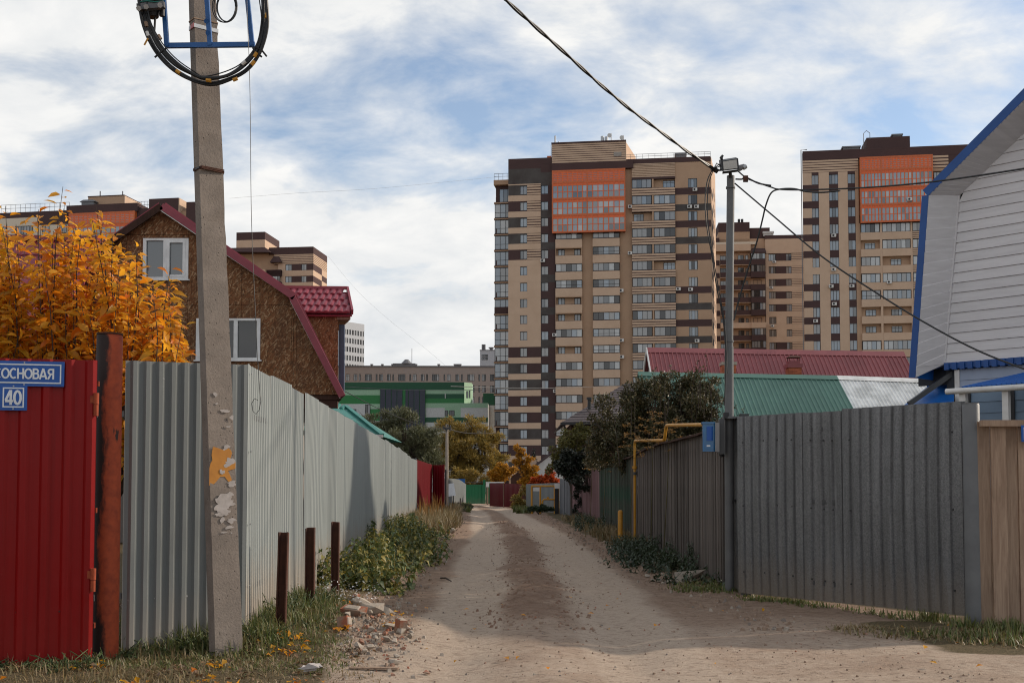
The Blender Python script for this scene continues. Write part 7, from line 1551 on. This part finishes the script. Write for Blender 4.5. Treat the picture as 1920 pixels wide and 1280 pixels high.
def tree(label, base, H, blobs, n, ln, wd, mat, seed, cat='tree', group=None, trunk_r=.12, multi=1, name='tree', up=.25, limbs=True, crownname='crown', sub=9):
    """blobs: list of (x,y,z,r) in world space; each is broken into smaller leaf clumps on limbs"""
    r_ = random.Random(seed); g = thing(name, base, label, cat, group); cs, rs = [], []
    for (x, y, z, r) in blobs:
        for _ in range(sub):
            d = Vector((r_.gauss(0, 1), r_.gauss(0, 1), r_.gauss(0, 1))).normalized() * r * r_.uniform(.35, 1.08); cs.append((x + d.x, y + d.y, max(.25, z + d.z * .95))); rs.append(r * r_.uniform(.25, .48))
    if limbs:
        mb = MB(); b = Vector(base)
        for m in range(multi):
            a = b + Vector((r_.uniform(-.15, .15) * multi * .5, r_.uniform(-.1, .1), -.1)); top = Vector(blobs[m % len(blobs)][:3]); mid = a.lerp(top, .5) + Vector((r_.uniform(-.2, .2), 0, 0)) * trunk_r * 5; mb.tube([a, a.lerp(mid, .5), mid, top], [trunk_r, trunk_r * .85, trunk_r * .6, trunk_r * .2], 7)
            for c in cs[m::multi][:26]:
                t = r_.uniform(.25, .9); s_ = a.lerp(top, t); c = Vector(c); q = s_.lerp(c, .5) + Vector((0, 0, (c - s_).length * .12)); mb.tube([s_, q, c, c + (c - q) * .35], [trunk_r * .4 * (1.1 - t), trunk_r * .25 * (1.1 - t), trunk_r * .10, trunk_r * .03], 5)
        mb.build('trunk', MT['bark'], g, True)
    crown(crownname, g, cs, rs, n, ln, wd, mat, seed, up=up); return g
def B(px, py, Y, rpx): p = at(px, py, Y); return (p.x, p.y, p.z, rpx / FPX * Y)
def base_at(px, Y): return (at(px, 908, Y).x, Y, 0)
# dark bronze tree over the plank fence: several upright stems
Yk = 30
tree('large dark bronze leaved tree hanging over the weathered plank fence', base_at(1230, Yk), 4, [B(1215, 765, Yk, 62), B(1290, 735, Yk, 45), B(1165, 790, Yk + .6, 50), B(1250, 805, Yk, 58), B(1325, 765, Yk, 34), B(1130, 835, Yk + 1, 38), B(1200, 850, Yk, 45), B(1315, 815, Yk, 30), B(1240, 725, Yk, 30), B(1190, 740, Yk, 30), B(1265, 770, Yk, 60), B(1170, 830, Yk, 50), B(1285, 830, Yk, 45), B(1330, 730, Yk, 24), B(1120, 860, Yk + 1, 32)], 46000, .085, .26, LF['dark'], 4, trunk_r=.13, multi=3, up=.5, sub=13)
g = thing('sapling', base_at(1225, Yk - .8), 'bare topped thin shoots sticking up out of the dark tree', 'shoots'); r_ = random.Random(6); mb = MB(); Pl = []; Dl = []
for i in range(26):
    px = r_.choice((r_.gauss(1232, 14), r_.gauss(1330, 14), r_.gauss(1180, 30), r_.gauss(1390, 10), r_.gauss(1290, 25))); top = at(px, pl(px, [(1130, 760), (1180, 705), (1230, 668), (1270, 690), (1330, 655), (1345, 690), (1380, 740), (1410, 735)]) + r_.uniform(0, 45), Yk - .8 + r_.uniform(-.5, .5)); b = Vector((top.x - r_.uniform(-.15, .15), top.y, top.z - 1.3)); mb.tube([b, b.lerp(top, .5) + Vector((r_.uniform(-.05, .05), 0, 0)), top], [.012, .008, .003], 4)
    for k in range(22): t = r_.random(); Pl.append(b.lerp(top, t)); a = r_.uniform(0, 6.28); Dl.append((math.cos(a), math.sin(a), .8))
o_ = mb.build('stems', MT['bark'], g); P_ = np.array(Pl); n = len(P_); Ln = rng.uniform(.06, .10, n); V, F_ = leaf_arrays(P_, np.array(Dl), rng.normal(size=(n, 3)) + [0, 0, 1], Ln, Ln * .24); link('leaves', np_mesh('leaves', V - np.array(g.location), F_, LF['dark']), g)
# ivy like dark bush over the pink fence
Yi = 43
tree('nearly black ivy covered bush draped over the pink plank fence', base_at(1135, Yi), 3, [B(1078, 858, Yi, 26), B(1065, 880, Yi, 22), B(1098, 872, Yi, 26), B(1120, 850, Yi, 24), B(1085, 905, Yi - .4, 16), B(1052, 868, Yi, 16)], 9000, .10, .34, LF['ivy'], 9, cat='bush', name='ivy_bush', trunk_r=.08)
p = at(1083, 908, 45.5); g = thing('ivy_trail', (p.x, 45.2, 0), 'dark ivy trail hanging down the face of the pink fence', 'ivy'); cs = []; r_ = random.Random(2)
for i in range(26): q = at(1083 + 5 * math.sin(i * .5) + r_.uniform(-3, 3), 905 + i * 2.3, 46.2 - .01 * i); cs.append((q.x, q.y - .25, max(.1, q.z)))
crown('leaves', g, cs, [.11] * 26, 620, .09, .36, LF['ivy'], 3); mb = MB(); mb.tube([Vector(c) for c in cs[::5]], .01, 4); mb.build('vine', MT['bark'], g)
# yellow green tree left of the dark tree
tree('yellow green bushy tree between the tall tower and the dark tree', base_at(1075, 50), 4, [B(1065, 830, 50, 24), B(1048, 850, 50, 20), B(1090, 815, 50, 22), B(1110, 840, 50, 28), B(1040, 875, 50, 16), B(1075, 865, 50, 26)], 7000, .12, .26, LF['yellowgreen'], 12, trunk_r=.1)
# willows
tree('grey green willow before the green building, on the left', base_at(765, 92), 7, [B(760, 810, 92, 46), B(720, 800, 92, 28), B(795, 825, 92, 34), B(745, 845, 92, 42), B(785, 860, 92, 40), B(700, 795, 92, 20), B(765, 782, 92, 20), B(730, 875, 92, 36), B(800, 850, 92, 30), B(812, 880, 92, 26)], 24000, .34, .10, LF['willow'], 15, trunk_r=.2, multi=3, up=.7)
tree('slim green treetop just above the grey fence beside the teal roof', base_at(680, 80), 6, [B(672, 800, 80, 18), B(700, 815, 80, 20), B(655, 785, 80, 14)], 3500, .28, .12, LF['willow'], 25, trunk_r=.12, up=.5)
tree('tall ochre yellow willow behind the distant pole', base_at(868, 100), 7, [B(860, 812, 100, 36), B(895, 822, 100, 34), B(835, 830, 100, 26), B(918, 840, 100, 28), B(870, 845, 100, 44), B(905, 870, 100, 30), B(845, 872, 100, 36), B(885, 885, 100, 26), B(882, 795, 100, 16), B(842, 798, 100, 14), B(925, 815, 100, 14), B(930, 860, 100, 24), B(860, 885, 100, 34), B(905, 800, 100, 16)], 30000, .34, .10, LF['ochre'], 17, trunk_r=.2, multi=4, up=.8)
tree('rounded golden bush above the green gate', base_at(940, 90), 4, [B(940, 880, 90, 17), B(928, 890, 90, 13), B(955, 888, 90, 13), B(940, 900, 90, 15), B(965, 880, 90, 7)], 5000, .20, .24, LF['yellow'], 19, cat='bush', name='bush', trunk_r=.08, up=.5)
tree('slender golden yellow tree before the foot of the tall tower', base_at(988, 80), 5, [B(975, 850, 80, 9), B(972, 866, 80, 10), B(985, 878, 80, 12), B(993, 862, 80, 8), B(995, 892, 80, 14), B(985, 905, 80, 12), B(1003, 880, 80, 8), B(968, 840, 80, 6), B(1000, 900, 80, 12)], 6500, .17, .28, LF['yellow'], 21, trunk_r=.09, up=.5)
tree('fiery orange red bush above the distant grey fence', base_at(1025, 74), 3, [B(1022, 898, 74, 13), B(1036, 896, 74, 11), B(1008, 903, 74, 11), B(1028, 910, 74, 14), B(1042, 905, 74, 8), B(1030, 888, 74, 7), B(1000, 908, 74, 10)], 6500, .14, .28, LF['orange'], 23, cat='bush', name='bush', trunk_r=.06, up=.4)
g = thing('conifer', base_at(1001, 104), 'small black green conifer tip before the foot of the tall tower', 'conifer'); cs, rs = [], []
for i in range(9): q = at(1001 + rnd.uniform(-2, 2), 842 + i * 5, 104); cs.append(tuple(q)); rs.append((2.0 + i * .9) / FPX * 104)
crown('crown', g, cs, rs, 1600, .18, .2, LF['conifer'], 4, up=-.1); mb = MB(); mb.tube([(g.location.x, 104, 0), (cs[0][0], 104, cs[0][2])], [.12, .02], 6); mb.build('trunk', MT['bark'], g)
tree('ochre scrub bush low behind the distant grey sheet fence', base_at(905, 97), 3, [B(890, 898, 97, 18), B(915, 897, 97, 16), B(862, 893, 97, 18)], 3600, .22, .16, LF['ochre'], 27, cat='bush', name='bush', trunk_r=.06)
tree('dry ochre hedge bush beside the wine red gate', base_at(976, 64), 2, [B(974, 935, 64, 13), B(980, 950, 64, 14), B(970, 955, 64, 10), B(984, 920, 64, 9)], 2600, .15, .2, LF['ochre'], 29, cat='bush', name='bush', trunk_r=.05)
tree('dark green low bush under the yellow gas pipes', base_at(1012, 54), 1, [B(1005, 958, 54, 9), B(1020, 956, 54, 9), B(1032, 958, 54, 7), B(995, 960, 54, 8)], 1800, .10, .3, LF['weed'], 30, cat='bush', name='bush', trunk_r=.03)
tree('grey leaved low bush on the verge by the dark stakes', base_at(878, 60), 1, [B(873, 952, 60, 10), B(881, 955, 60, 8), B(866, 957, 60, 8)], 1800, .12, .2, LF['willow'], 31, cat='bush', name='bush', trunk_r=.03)
# dry umbels over the plank fence
for i, (px, pyt, Y, lab) in enumerate(((1222, 776, 21.5, 'tallest dry orange umbel plant above the plank fence'), (1184, 797, 23, 'dry yellow umbel plant nearest the gas pipe riser'), (1255, 790, 20.5, 'dry umbel plant behind the step of the gas pipe'), (1110, 845, 36, 'thin dry yellow plant over the green painted boards'), (1135, 850, 33, 'leaning dry stalk over the green painted boards'))):
    t = at(px, pyt, Y); b = Vector((t.x + rnd.uniform(-.15, .15), Y + .4, .1)); g = thing('dry_umbel_plant', (b.x, b.y, 0), lab, 'plant'); mb = MB(); mb.tube([b, b.lerp(t, .6) + Vector((.02, 0, 0)), t], [.010, .007, .004], 5); P_ = []; D_ = []
    for k in range(22):
        f = rnd.uniform(.0, .55); s_ = t.lerp(b, f * .5); a = rnd.uniform(0, 6.28); l_ = rnd.uniform(.08, .2) * (1 + f); e = s_ + Vector((math.cos(a) * l_, math.sin(a) * l_, l_ * .25)); mb.tube([s_, e], .0025, 3)
        for q in range(14): P_.append(e + Vector((rnd.gauss(0, .03), rnd.gauss(0, .03), rnd.gauss(0, .012)))); D_.append((rnd.gauss(0, 1), rnd.gauss(0, 1), .3))
    mb.build('stalk', MT['stem'], g); n = len(P_); Ln = rng.uniform(.02, .045, n); V, F_ = leaf_arrays(np.array([tuple(v) for v in P_]), np.array(D_), rng.normal(size=(n, 3)) + [0, 0, 1], Ln, Ln * .4); link('seed_heads', np_mesh('seed_heads', V - np.array(g.location), F_, LF['seed']), g)

# golden tree behind the red gate: upright shoots with large curved leaves
ENV = [(-90, 420), (-30, 400), (10, 388), (30, 400), (55, 440), (72, 395), (90, 430), (105, 420), (118, 350), (130, 420), (150, 415), (180, 388), (200, 420), (218, 440), (245, 470), (260, 455), (275, 500), (300, 545), (320, 495), (328, 560), (345, 590), (352, 640)]
YT = 12.0; r_ = random.Random(77); tb = Vector((at(130, 908, YT).x, YT, 0)); gold = thing('golden_tree', tuple(tb), 'golden orange tree with long curved leaves behind the red gate', 'tree')
mb = MB(); limbs = []
for k in range(7):
    e = Vector((tb.x + lerp(-2.1, 1.15, k / 6), YT + r_.uniform(-.5, .5), r_.uniform(1.5, 2.1))); m_ = tb.lerp(e, .5) + Vector((0, 0, .25)); mb.tube([tb + Vector((0, 0, -.1)), tb + Vector((0, 0, .5)), m_, e], [.11, .09, .05, .03], 8); limbs.append((m_, e))
LP, LD, LU, LL = [], [], [], []
shoots = [(118, 350, YT - .55), (72, 393, YT - .6), (180, 386, YT - .5), (10, 386, YT - .6), (320, 498, YT - .5), (345, 590, YT - .7), (30, 420, YT - .3), (255, 458, YT - .5)]
for i in range(146):
    px = r_.uniform(-85, 350); pk = pl(px, ENV); shoots.append((px, pk + 8 + 225 * r_.random() ** 1.25 * (1 if px < 280 else .45), YT + r_.uniform(-.8, .8)))
for si, (px, py, Y) in enumerate(shoots):
    t = at(px, py, Y); ln = r_.uniform(.9, 1.7); l_ = min(limbs, key=lambda q: abs(q[1].x - t.x)); b = Vector((lerp(t.x, l_[1].x, .45) + r_.uniform(-.12, .12), lerp(Y, l_[1].y, .4), max(1.35, t.z - ln))); mid = b.lerp(t, .55) + Vector((r_.uniform(-.06, .06), r_.uniform(-.05, .05), 0)); mb.tube([l_[1].lerp(l_[0], r_.random() * .5), b, mid, t], [.009, .008, .005, .0025], 5)
    n = int((t - b).length / (.0235 if si >= 8 else .034)); a = r_.uniform(0, 6.28)
    for k in range(n):
        f = k / n; f = f * f * .15 + f * .85; 
        if f < .08: continue
        if si < 8 and .80 < f < .90 and r_.random() < .4: continue
        s_ = b.lerp(mid, f / .55) if f < .55 else mid.lerp(t, (f - .55) / .45); a += 2.4 + r_.uniform(-.4, .4); el = lerp(-.35, .5, f) + r_.uniform(-.6, .5)
        d = Vector((math.cos(a) * math.cos(el), math.sin(a) * math.cos(el), math.sin(el))); L_ = r_.uniform(.085, .175) * (1.0 if f < .93 or si < 8 else .75); pe = s_ + d * r_.uniform(.01, .05)
        LP.append(tuple(pe)); LD.append(tuple(d)); LU.append((r_.gauss(.35, .5), r_.gauss(-.35, .5), 1)); LL.append(L_)
mb.build('trunk', MT['bark'], gold, True)
LP, LD, LU, LL = np.array(LP), np.array(LD), np.array(LU), np.array(LL)
def big_leaf(P, D, U, L_, droop):
    """curved folded leaf: 9 verts, 8 triangles"""
    D = unit(D); S = unit(np.cross(D, U)); N = np.cross(S, D); L_ = L_[:, None]; w_ = L_ * .23; dr = droop[:, None]
    st = lambda f, s_, wf, lift: P + D * L_ * (f - dr * .25 * f * f) - N * L_ * dr * f * f + S * w_ * wf * s_ + N * w_ * lift
    V = np.stack([st(0, 0, 0, 0), st(.3, 1, .95, .35), st(.3, 0, 0, -.1), st(.3, -1, .95, .35), st(.66, 1, .85, .3), st(.66, 0, 0, -.1), st(.66, -1, .85, .3), st(1, 0, 0, 0)], 1)
    T = np.array([[0, 2, 1], [0, 3, 2], [1, 2, 4], [2, 5, 4], [2, 3, 5], [3, 6, 5], [4, 5, 7], [5, 6, 7]]); b = (np.arange(len(P)) * 8)[:, None, None]; return V.reshape(-1, 3), (b + T[None]).reshape(-1, 3)
u_ = LP[:, 0] / LP[:, 1] * FPX + 960; vis = (u_ > 0) & (LP[:, 2] > EYE + (908 - 665) / FPX * LP[:, 1]); order = np.argsort(np.where(vis, LP[:, 1], 99) - .6 * LL * 10); top300 = order[:300]; rest = np.setdiff1d(np.arange(len(LP)), top300); dro = rng.uniform(.15, .75, len(LP))
V, F_ = big_leaf(LP[rest], LD[rest], LU[rest], LL[rest], dro[rest]); tag(link('foliage', np_mesh('foliage', V - np.array(tb), F_, LF['gold'], True), gold), kind='stuff')
lm = []
for k in range(8): V, F_ = big_leaf(np.zeros((1, 3)), np.array([[1., 0, 0]]), np.array([[0, 0, 1.]]), np.array([1.0]), np.array([.15 + .08 * k])); lm.append(np_mesh('leaf', V, F_, LF['gold'], True))
for i in top300:
    d = Vector(LD[i]).normalized(); u = Vector(LU[i]); s_ = d.cross(u).normalized(); n_ = s_.cross(d); o = link('leaf', lm[i % 8], gold); Mx = Matrix((d, -s_, n_)).transposed().to_4x4(); o.matrix_basis = Matrix.Translation(Vector(LP[i]) - tb) @ Mx @ Matrix.Scale(LL[i], 4)

# ---------------------------------------------------------------- weeds and grass
def nettle(x, y, h, mat, seed, n_st=7, spread=.22, leaf=.075, acc=None, label=None, group=None, name='nettle', cat='nettle'):
    r_ = random.Random(seed); z = gz(x, y); mb, P_, D_, L_ = acc or (MB(), [], [], [])
    for s_ in range(n_st):
        b = Vector((x + r_.gauss(0, spread), y + r_.gauss(0, spread), z - .03)); hh = h * r_.uniform(.55, 1.05); t = b + Vector((r_.gauss(0, .12), r_.gauss(0, .12), hh)); m_ = b.lerp(t, .6) + Vector((r_.gauss(0, .02), r_.gauss(0, .02), 0)); mb.tube([b, m_, t], [.006, .005, .003], 4); k = int(hh / .035)
        for i in range(k):
            f = i / k; q = b.lerp(t, f) if f > .6 else b.lerp(m_, f / .6); a = i * 1.57 + r_.uniform(-.4, .4)
            for sgn in (0, 3.14159):
                if r_.random() < .15: continue
                P_.append(tuple(q)); D_.append((math.cos(a + sgn), math.sin(a + sgn), r_.uniform(-.5, .35))); L_.append(leaf * r_.uniform(.7, 1.3) * (1.25 - f * .6))
    if acc is None: g = thing(name, (x, y, z), label, cat, group); mb.build('stems', MT['stem'], g); link('leaves', leaves_of(P_, D_, L_, mat, g.location), g)
def leaves_of(P_, D_, L_, mat, off=(0, 0, 0)):
    n = len(P_); L_ = np.array(L_); V, F_ = leaf_arrays(np.array(P_), np.array(D_), rng.normal(size=(n, 3)) * .3 + [0, 0, 1], L_, L_ * .30, .55); return np_mesh('leaves', V - np.array(off), F_, mat)
def cover(name, acc, mat):      # a weed patch nobody could count: one object, stems and leaves
    mb, P_, D_, L_ = acc; n = len(P_); L_ = np.array(L_); V, F_ = leaf_arrays(np.array(P_), np.array(D_), rng.normal(size=(n, 3)) * .3 + [0, 0, 1], L_, L_ * .30, .55)
    b = len(V); tri = [t for f in mb.f for t in ([f] if len(f) == 3 else [(f[0], f[k], f[k + 1]) for k in range(1, len(f) - 1)])]
    tag(link(name, np_mesh(name, np.r_[V, np.array(mb.v)], np.r_[F_, np.array(tri) + b], mat)), kind='stuff')
r_ = random.Random(15); fx = lambda y: -2.37 - .0416 * (y - 10.2)
acc = (MB(), [], [], [])
for i in range(52):
    y = 14.7 + 17 * (i / 51) ** 1.25 + r_.uniform(-.3, .3); t = r_.random(); x = fx(y) + .12 + t * (pl(y, [(14, .75), (17, 1.0), (24, 1.25), (33, 1.1)])); h = (.75 - .3 * t) * pl(y, [(14.5, .75), (17, 1.0), (24, .95), (34, .8)]) * r_.uniform(.45, 1.3)
    nettle(x, y, h, LF['nettle'], 100 + i, n_st=9, spread=.2, leaf=.105, acc=acc)
cover('weeds', acc, LF['nettle'])
for i, (px, pyt, Y, lab) in enumerate(((694, 990, 19.0, 'tall drooping nettle against the grey fence, left of a close pair'), (716, 992, 19.3, 'tall drooping nettle against the grey fence, right of a close pair'), (773, 962, 29, 'tall bushy green nettle just before the dark red fence'), (672, 1025, 17, 'drooping nettle at the near end of the weeds beside the farthest rusty post'))):
    t = at(px, pyt, Y); z = gz(t.x, Y); nettle(t.x, Y, (t.z - z) * 1.05, LF['nettle'], 300 + i, n_st=4 if i != 2 else 7, spread=.05, leaf=.15, label=lab)
r_ = random.Random(16); acc = (MB(), [], [], [])
for i in range(26):
    y = 15.8 + 9.5 * (i / 25) + r_.uniform(-.3, .3); t = r_.random(); x = 2.82 - t * pl(y, [(15.5, .3), (18, .75), (21, .75), (26, .5)]); h = (.75 - .35 * t) * pl(y, [(15.5, .35), (18.5, .8), (21, .9), (25, .6)]) * r_.uniform(.7, 1.1)
    nettle(x, y, h, LF['weed'], 400 + i, n_st=9, spread=.2, leaf=.08, acc=acc)
for i, (px, Y) in enumerate(((1110, 35), (1118, 33), (1102, 37), (1098, 40))): nettle(at(px, 908, Y).x, Y, .55, LF['weed'], 440 + i, n_st=12, spread=.25, leaf=.09, acc=acc)
cover('weeds', acc, LF['weed'])
def blades(name, pts, hfun, mat, seed, wd=.005, lean=.5):
    r2 = np.random.default_rng(seed); P_ = np.array(pts); n = len(P_); P_ = np.c_[P_, gz_np(P_[:, 0], P_[:, 1]) - .01]; h = hfun(P_, r2); a = r2.uniform(0, 6.283, n); ln_ = np.abs(r2.normal(0, lean, n)); d = np.c_[np.cos(a) * ln_, np.sin(a) * ln_, np.ones(n)]; d = unit(d); s_ = np.c_[-np.sin(a), np.cos(a), np.zeros(n)] * (wd * (1 + P_[:, 1:2] / 22)); m_ = P_ + d * h[:, None] * .55; t = P_ + d * h[:, None] + np.c_[np.cos(a), np.sin(a), np.zeros(n)] * (h * ln_ * .5)[:, None] - np.c_[0 * a, 0 * a, h * ln_ * .25]
    V = np.stack([P_ - s_, P_ + s_, m_ + s_ * .8, m_ - s_ * .8, t], 1).reshape(-1, 3); b = (np.arange(n) * 5)[:, None, None]; F_ = (b + np.array([[0, 1, 2], [0, 2, 3], [3, 2, 4]])[None]).reshape(-1, 3); return tag(link(name, np_mesh(name, V, F_, mat)), kind='stuff')
r_ = random.Random(18)
def patch(n, xr, yr, ok): # points in tufts
    o = []
    while len(o) < n:
        cx, cy = r_.uniform(*xr), r_.uniform(*yr)
        if not ok(cx, cy): continue
        for _ in range(r_.randint(8, 28)): o.append((cx + r_.gauss(0, .07), cy + r_.gauss(0, .09)))
    return o
edge = lambda y: float(np.interp(y, [6, 8, 9, 10, 11.5, 13, 14, 20, 33, 60], [-1.05, -1.1, -1.35, -1.5, -1.6, -1.75, -1.75, -1.75, -2.1, -2.5]))
okL = lambda x, y: x < edge(y) + r_.gauss(0, .1) and x > (fx(y) if y > 10.2 else -4.6)
def rubble_gap(x, y): px = x / y * FPX + 960; py = 908 + EYE * FPX / y; return ((px - 700) / 62) ** 2 + ((py - 1172) / 48) ** 2 < 1
blades('grass', patch(12000, (-4.4, -1.2), (8.7, 13.2), lambda x, y: okL(x, y) and not rubble_gap(x, y)), lambda P, q: (.04 + .10 * sstep(-1.6, -2.3, P[:, 0]) * sstep(9.0, 9.6, P[:, 1])) * q.uniform(.3, 1.6, len(P)), LF['grass'], 1, wd=.0035, lean=.8)
blades('dry_grass', patch(11000, (-4.4, -1.0), (7.2, 14.5), lambda x, y: okL(x - .15, y) and not rubble_gap(x, y)), lambda P, q: (.035 + .05 * sstep(-1.4, -2.2, P[:, 0])) * q.uniform(.3, 1.6, len(P)), LF['dry'], 2, wd=.003, lean=1.6)
blades('dry_grass', patch(14000, (-4.6, -1.6), (31, 60), lambda x, y: x < float(np.interp(y, [31, 40, 50, 60], [-1.75, -1.9, -2.4, -2.7])) and x > -2.37 - .0416 * (y - 10.2) + .05), lambda P, q: .42 * q.uniform(.4, 1.4, len(P)), LF['dry'], 3, wd=.006)
blades('grass', patch(5000, (1.9, 3.0), (24, 46), lambda x, y: x > float(np.interp(y, [24, 35, 46], [2.3, 2.2, 2.1]))), lambda P, q: .22 * q.uniform(.4, 1.4, len(P)), LF['dry'], 4)
blades('grass', patch(3200, (2.1, 4.9), (9.3, 16), lambda x, y: (abs((y - 14.3) + (x - 3.0) * 1.65 + .18 + r_.gauss(0, .12)) < .25 and x > 2.8) or (x > 3.3 and 9.7 < y < 10.9 and y > 10.9 - (x - 3.3) * .75 and r_.random() < .6) or (2.2 < x < 2.9 and y > 14.9)), lambda P, q: (.05 + .05 * sstep(3.6, 4.5, P[:, 0])) * q.uniform(.4, 1.7, len(P)), LF['grass'], 5)
blades('dry_grass', patch(2200, (2.6, 5.2), (9.2, 14), lambda x, y: (x > 3.1 and y < 11.2 and y > 10.7 - (x - 3.3) * .75)), lambda P, q: .06 * q.uniform(.4, 1.6, len(P)), LF['dry'], 6, lean=.9)
blades('grass', patch(3000, (-3, 2), (56, 82), lambda x, y: (x > at(965, 908, y).x and x < at(1000, 908, y).x) or (x < at(880, 908, y).x and y < 70)), lambda P, q: .3 * q.uniform(.4, 1.4, len(P)), LF['grass'], 7, wd=.008)
blades('tall_dry_stalks', [(p.x + r_.gauss(0, .25), p.y + r_.gauss(0, .6)) for p in [gp(813, 975), gp(820, 970), gp(800, 985)] for _ in range(40)], lambda P, q: q.uniform(.5, 1.15, len(P)), LF['seed'], 8, wd=.006, lean=.18)
# little white flowers and fallen leaves in the grass
pts = [(x, y) for x, y in patch(420, (-2.6, -1.55), (11.6, 14.2), lambda x, y: x < -1.4 - .05 * (y - 11))]; P_ = np.array(pts); n = len(P_); P_ = np.c_[P_, gz_np(P_[:, 0], P_[:, 1]) + rng.uniform(.05, .26, n)]; Ln = rng.uniform(.015, .028, n); V, F_ = leaf_arrays(P_, rng.normal(size=(n, 3)) * [1, 1, .2], np.tile([0, 0, 1.], (n, 1)), Ln, Ln * .5, 0, 0); tag(link('white_flowers', np_mesh('white_flowers', V, F_, MT['sign_white'])), kind='stuff')
pts = patch(420, (-4, -.9), (7.3, 13.2), lambda x, y: x < edge(y) + .45) ; P_ = np.array(pts)[rng.permutation(len(pts))][:300]; P_ = np.r_[P_, np.c_[rng.uniform(-1, 5, 40), rng.uniform(7.2, 14, 40)]]; n = len(P_); P_ = np.c_[P_, gz_np(P_[:, 0], P_[:, 1]) + rng.uniform(.01, .05, n)]; Ln = rng.uniform(.03, .075, n); V, F_ = leaf_arrays(P_, rng.normal(size=(n, 3)) * [1, 1, .25], np.tile([0, 0, 1.], (n, 1)) + rng.normal(size=(n, 3)) * .3, Ln, Ln * .33, .2, .3); tag(link('fallen_leaves', np_mesh('fallen_leaves', V, F_, LF['gold'])), kind='stuff')

r_ = random.Random(55); acc = (MB(), [], [], [])
for i in range(46):
    t = r_.random(); x = lerp(-4.2, -2.15, t); y = (9.35 if x > -3.2 else 8.85) + max(0, x + 3.2) * .75 - abs(r_.gauss(0, .10)) - .03
    nettle(x, y, r_.uniform(.05, .2) * (1 if x > -3.4 else .7), r_.choice((LF['weed'], LF['nettle'])), 700 + i, n_st=6, spread=.09, leaf=.045, acc=acc)
for i in range(30):
    y = r_.uniform(10.4, 14.2); nettle(fx(y) + abs(r_.gauss(.15, .2)), y, r_.uniform(.08, .30), LF['nettle'], 800 + i, n_st=4, spread=.08, leaf=.04, acc=acc)
cover('low_weeds', acc, leafmat('low_weed_leaf', [(.030, .048, .016), (.055, .085, .024), (.08, .10, .03), (.045, .065, .02)], .2))
pts = patch(900, (-4.2, -.9), (7.2, 13.5), lambda x, y: x < edge(y) + .35); P_ = np.array(pts); n = len(P_); P_ = np.c_[P_, gz_np(P_[:, 0], P_[:, 1]) + rng.uniform(.005, .05, n)]; Ln = rng.uniform(.02, .06, n); V, F_ = leaf_arrays(P_, rng.normal(size=(n, 3)) * [1, 1, .3], np.tile([0, 0, 1.], (n, 1)) + rng.normal(size=(n, 3)) * .4, Ln, Ln * .3, .3, .4)
tag(link('leaf_litter', np_mesh('leaf_litter', V, F_, leafmat('brown_litter', [(.16, .085, .04), (.24, .14, .07), (.10, .06, .035), (.32, .22, .13)], .1))), kind='stuff')
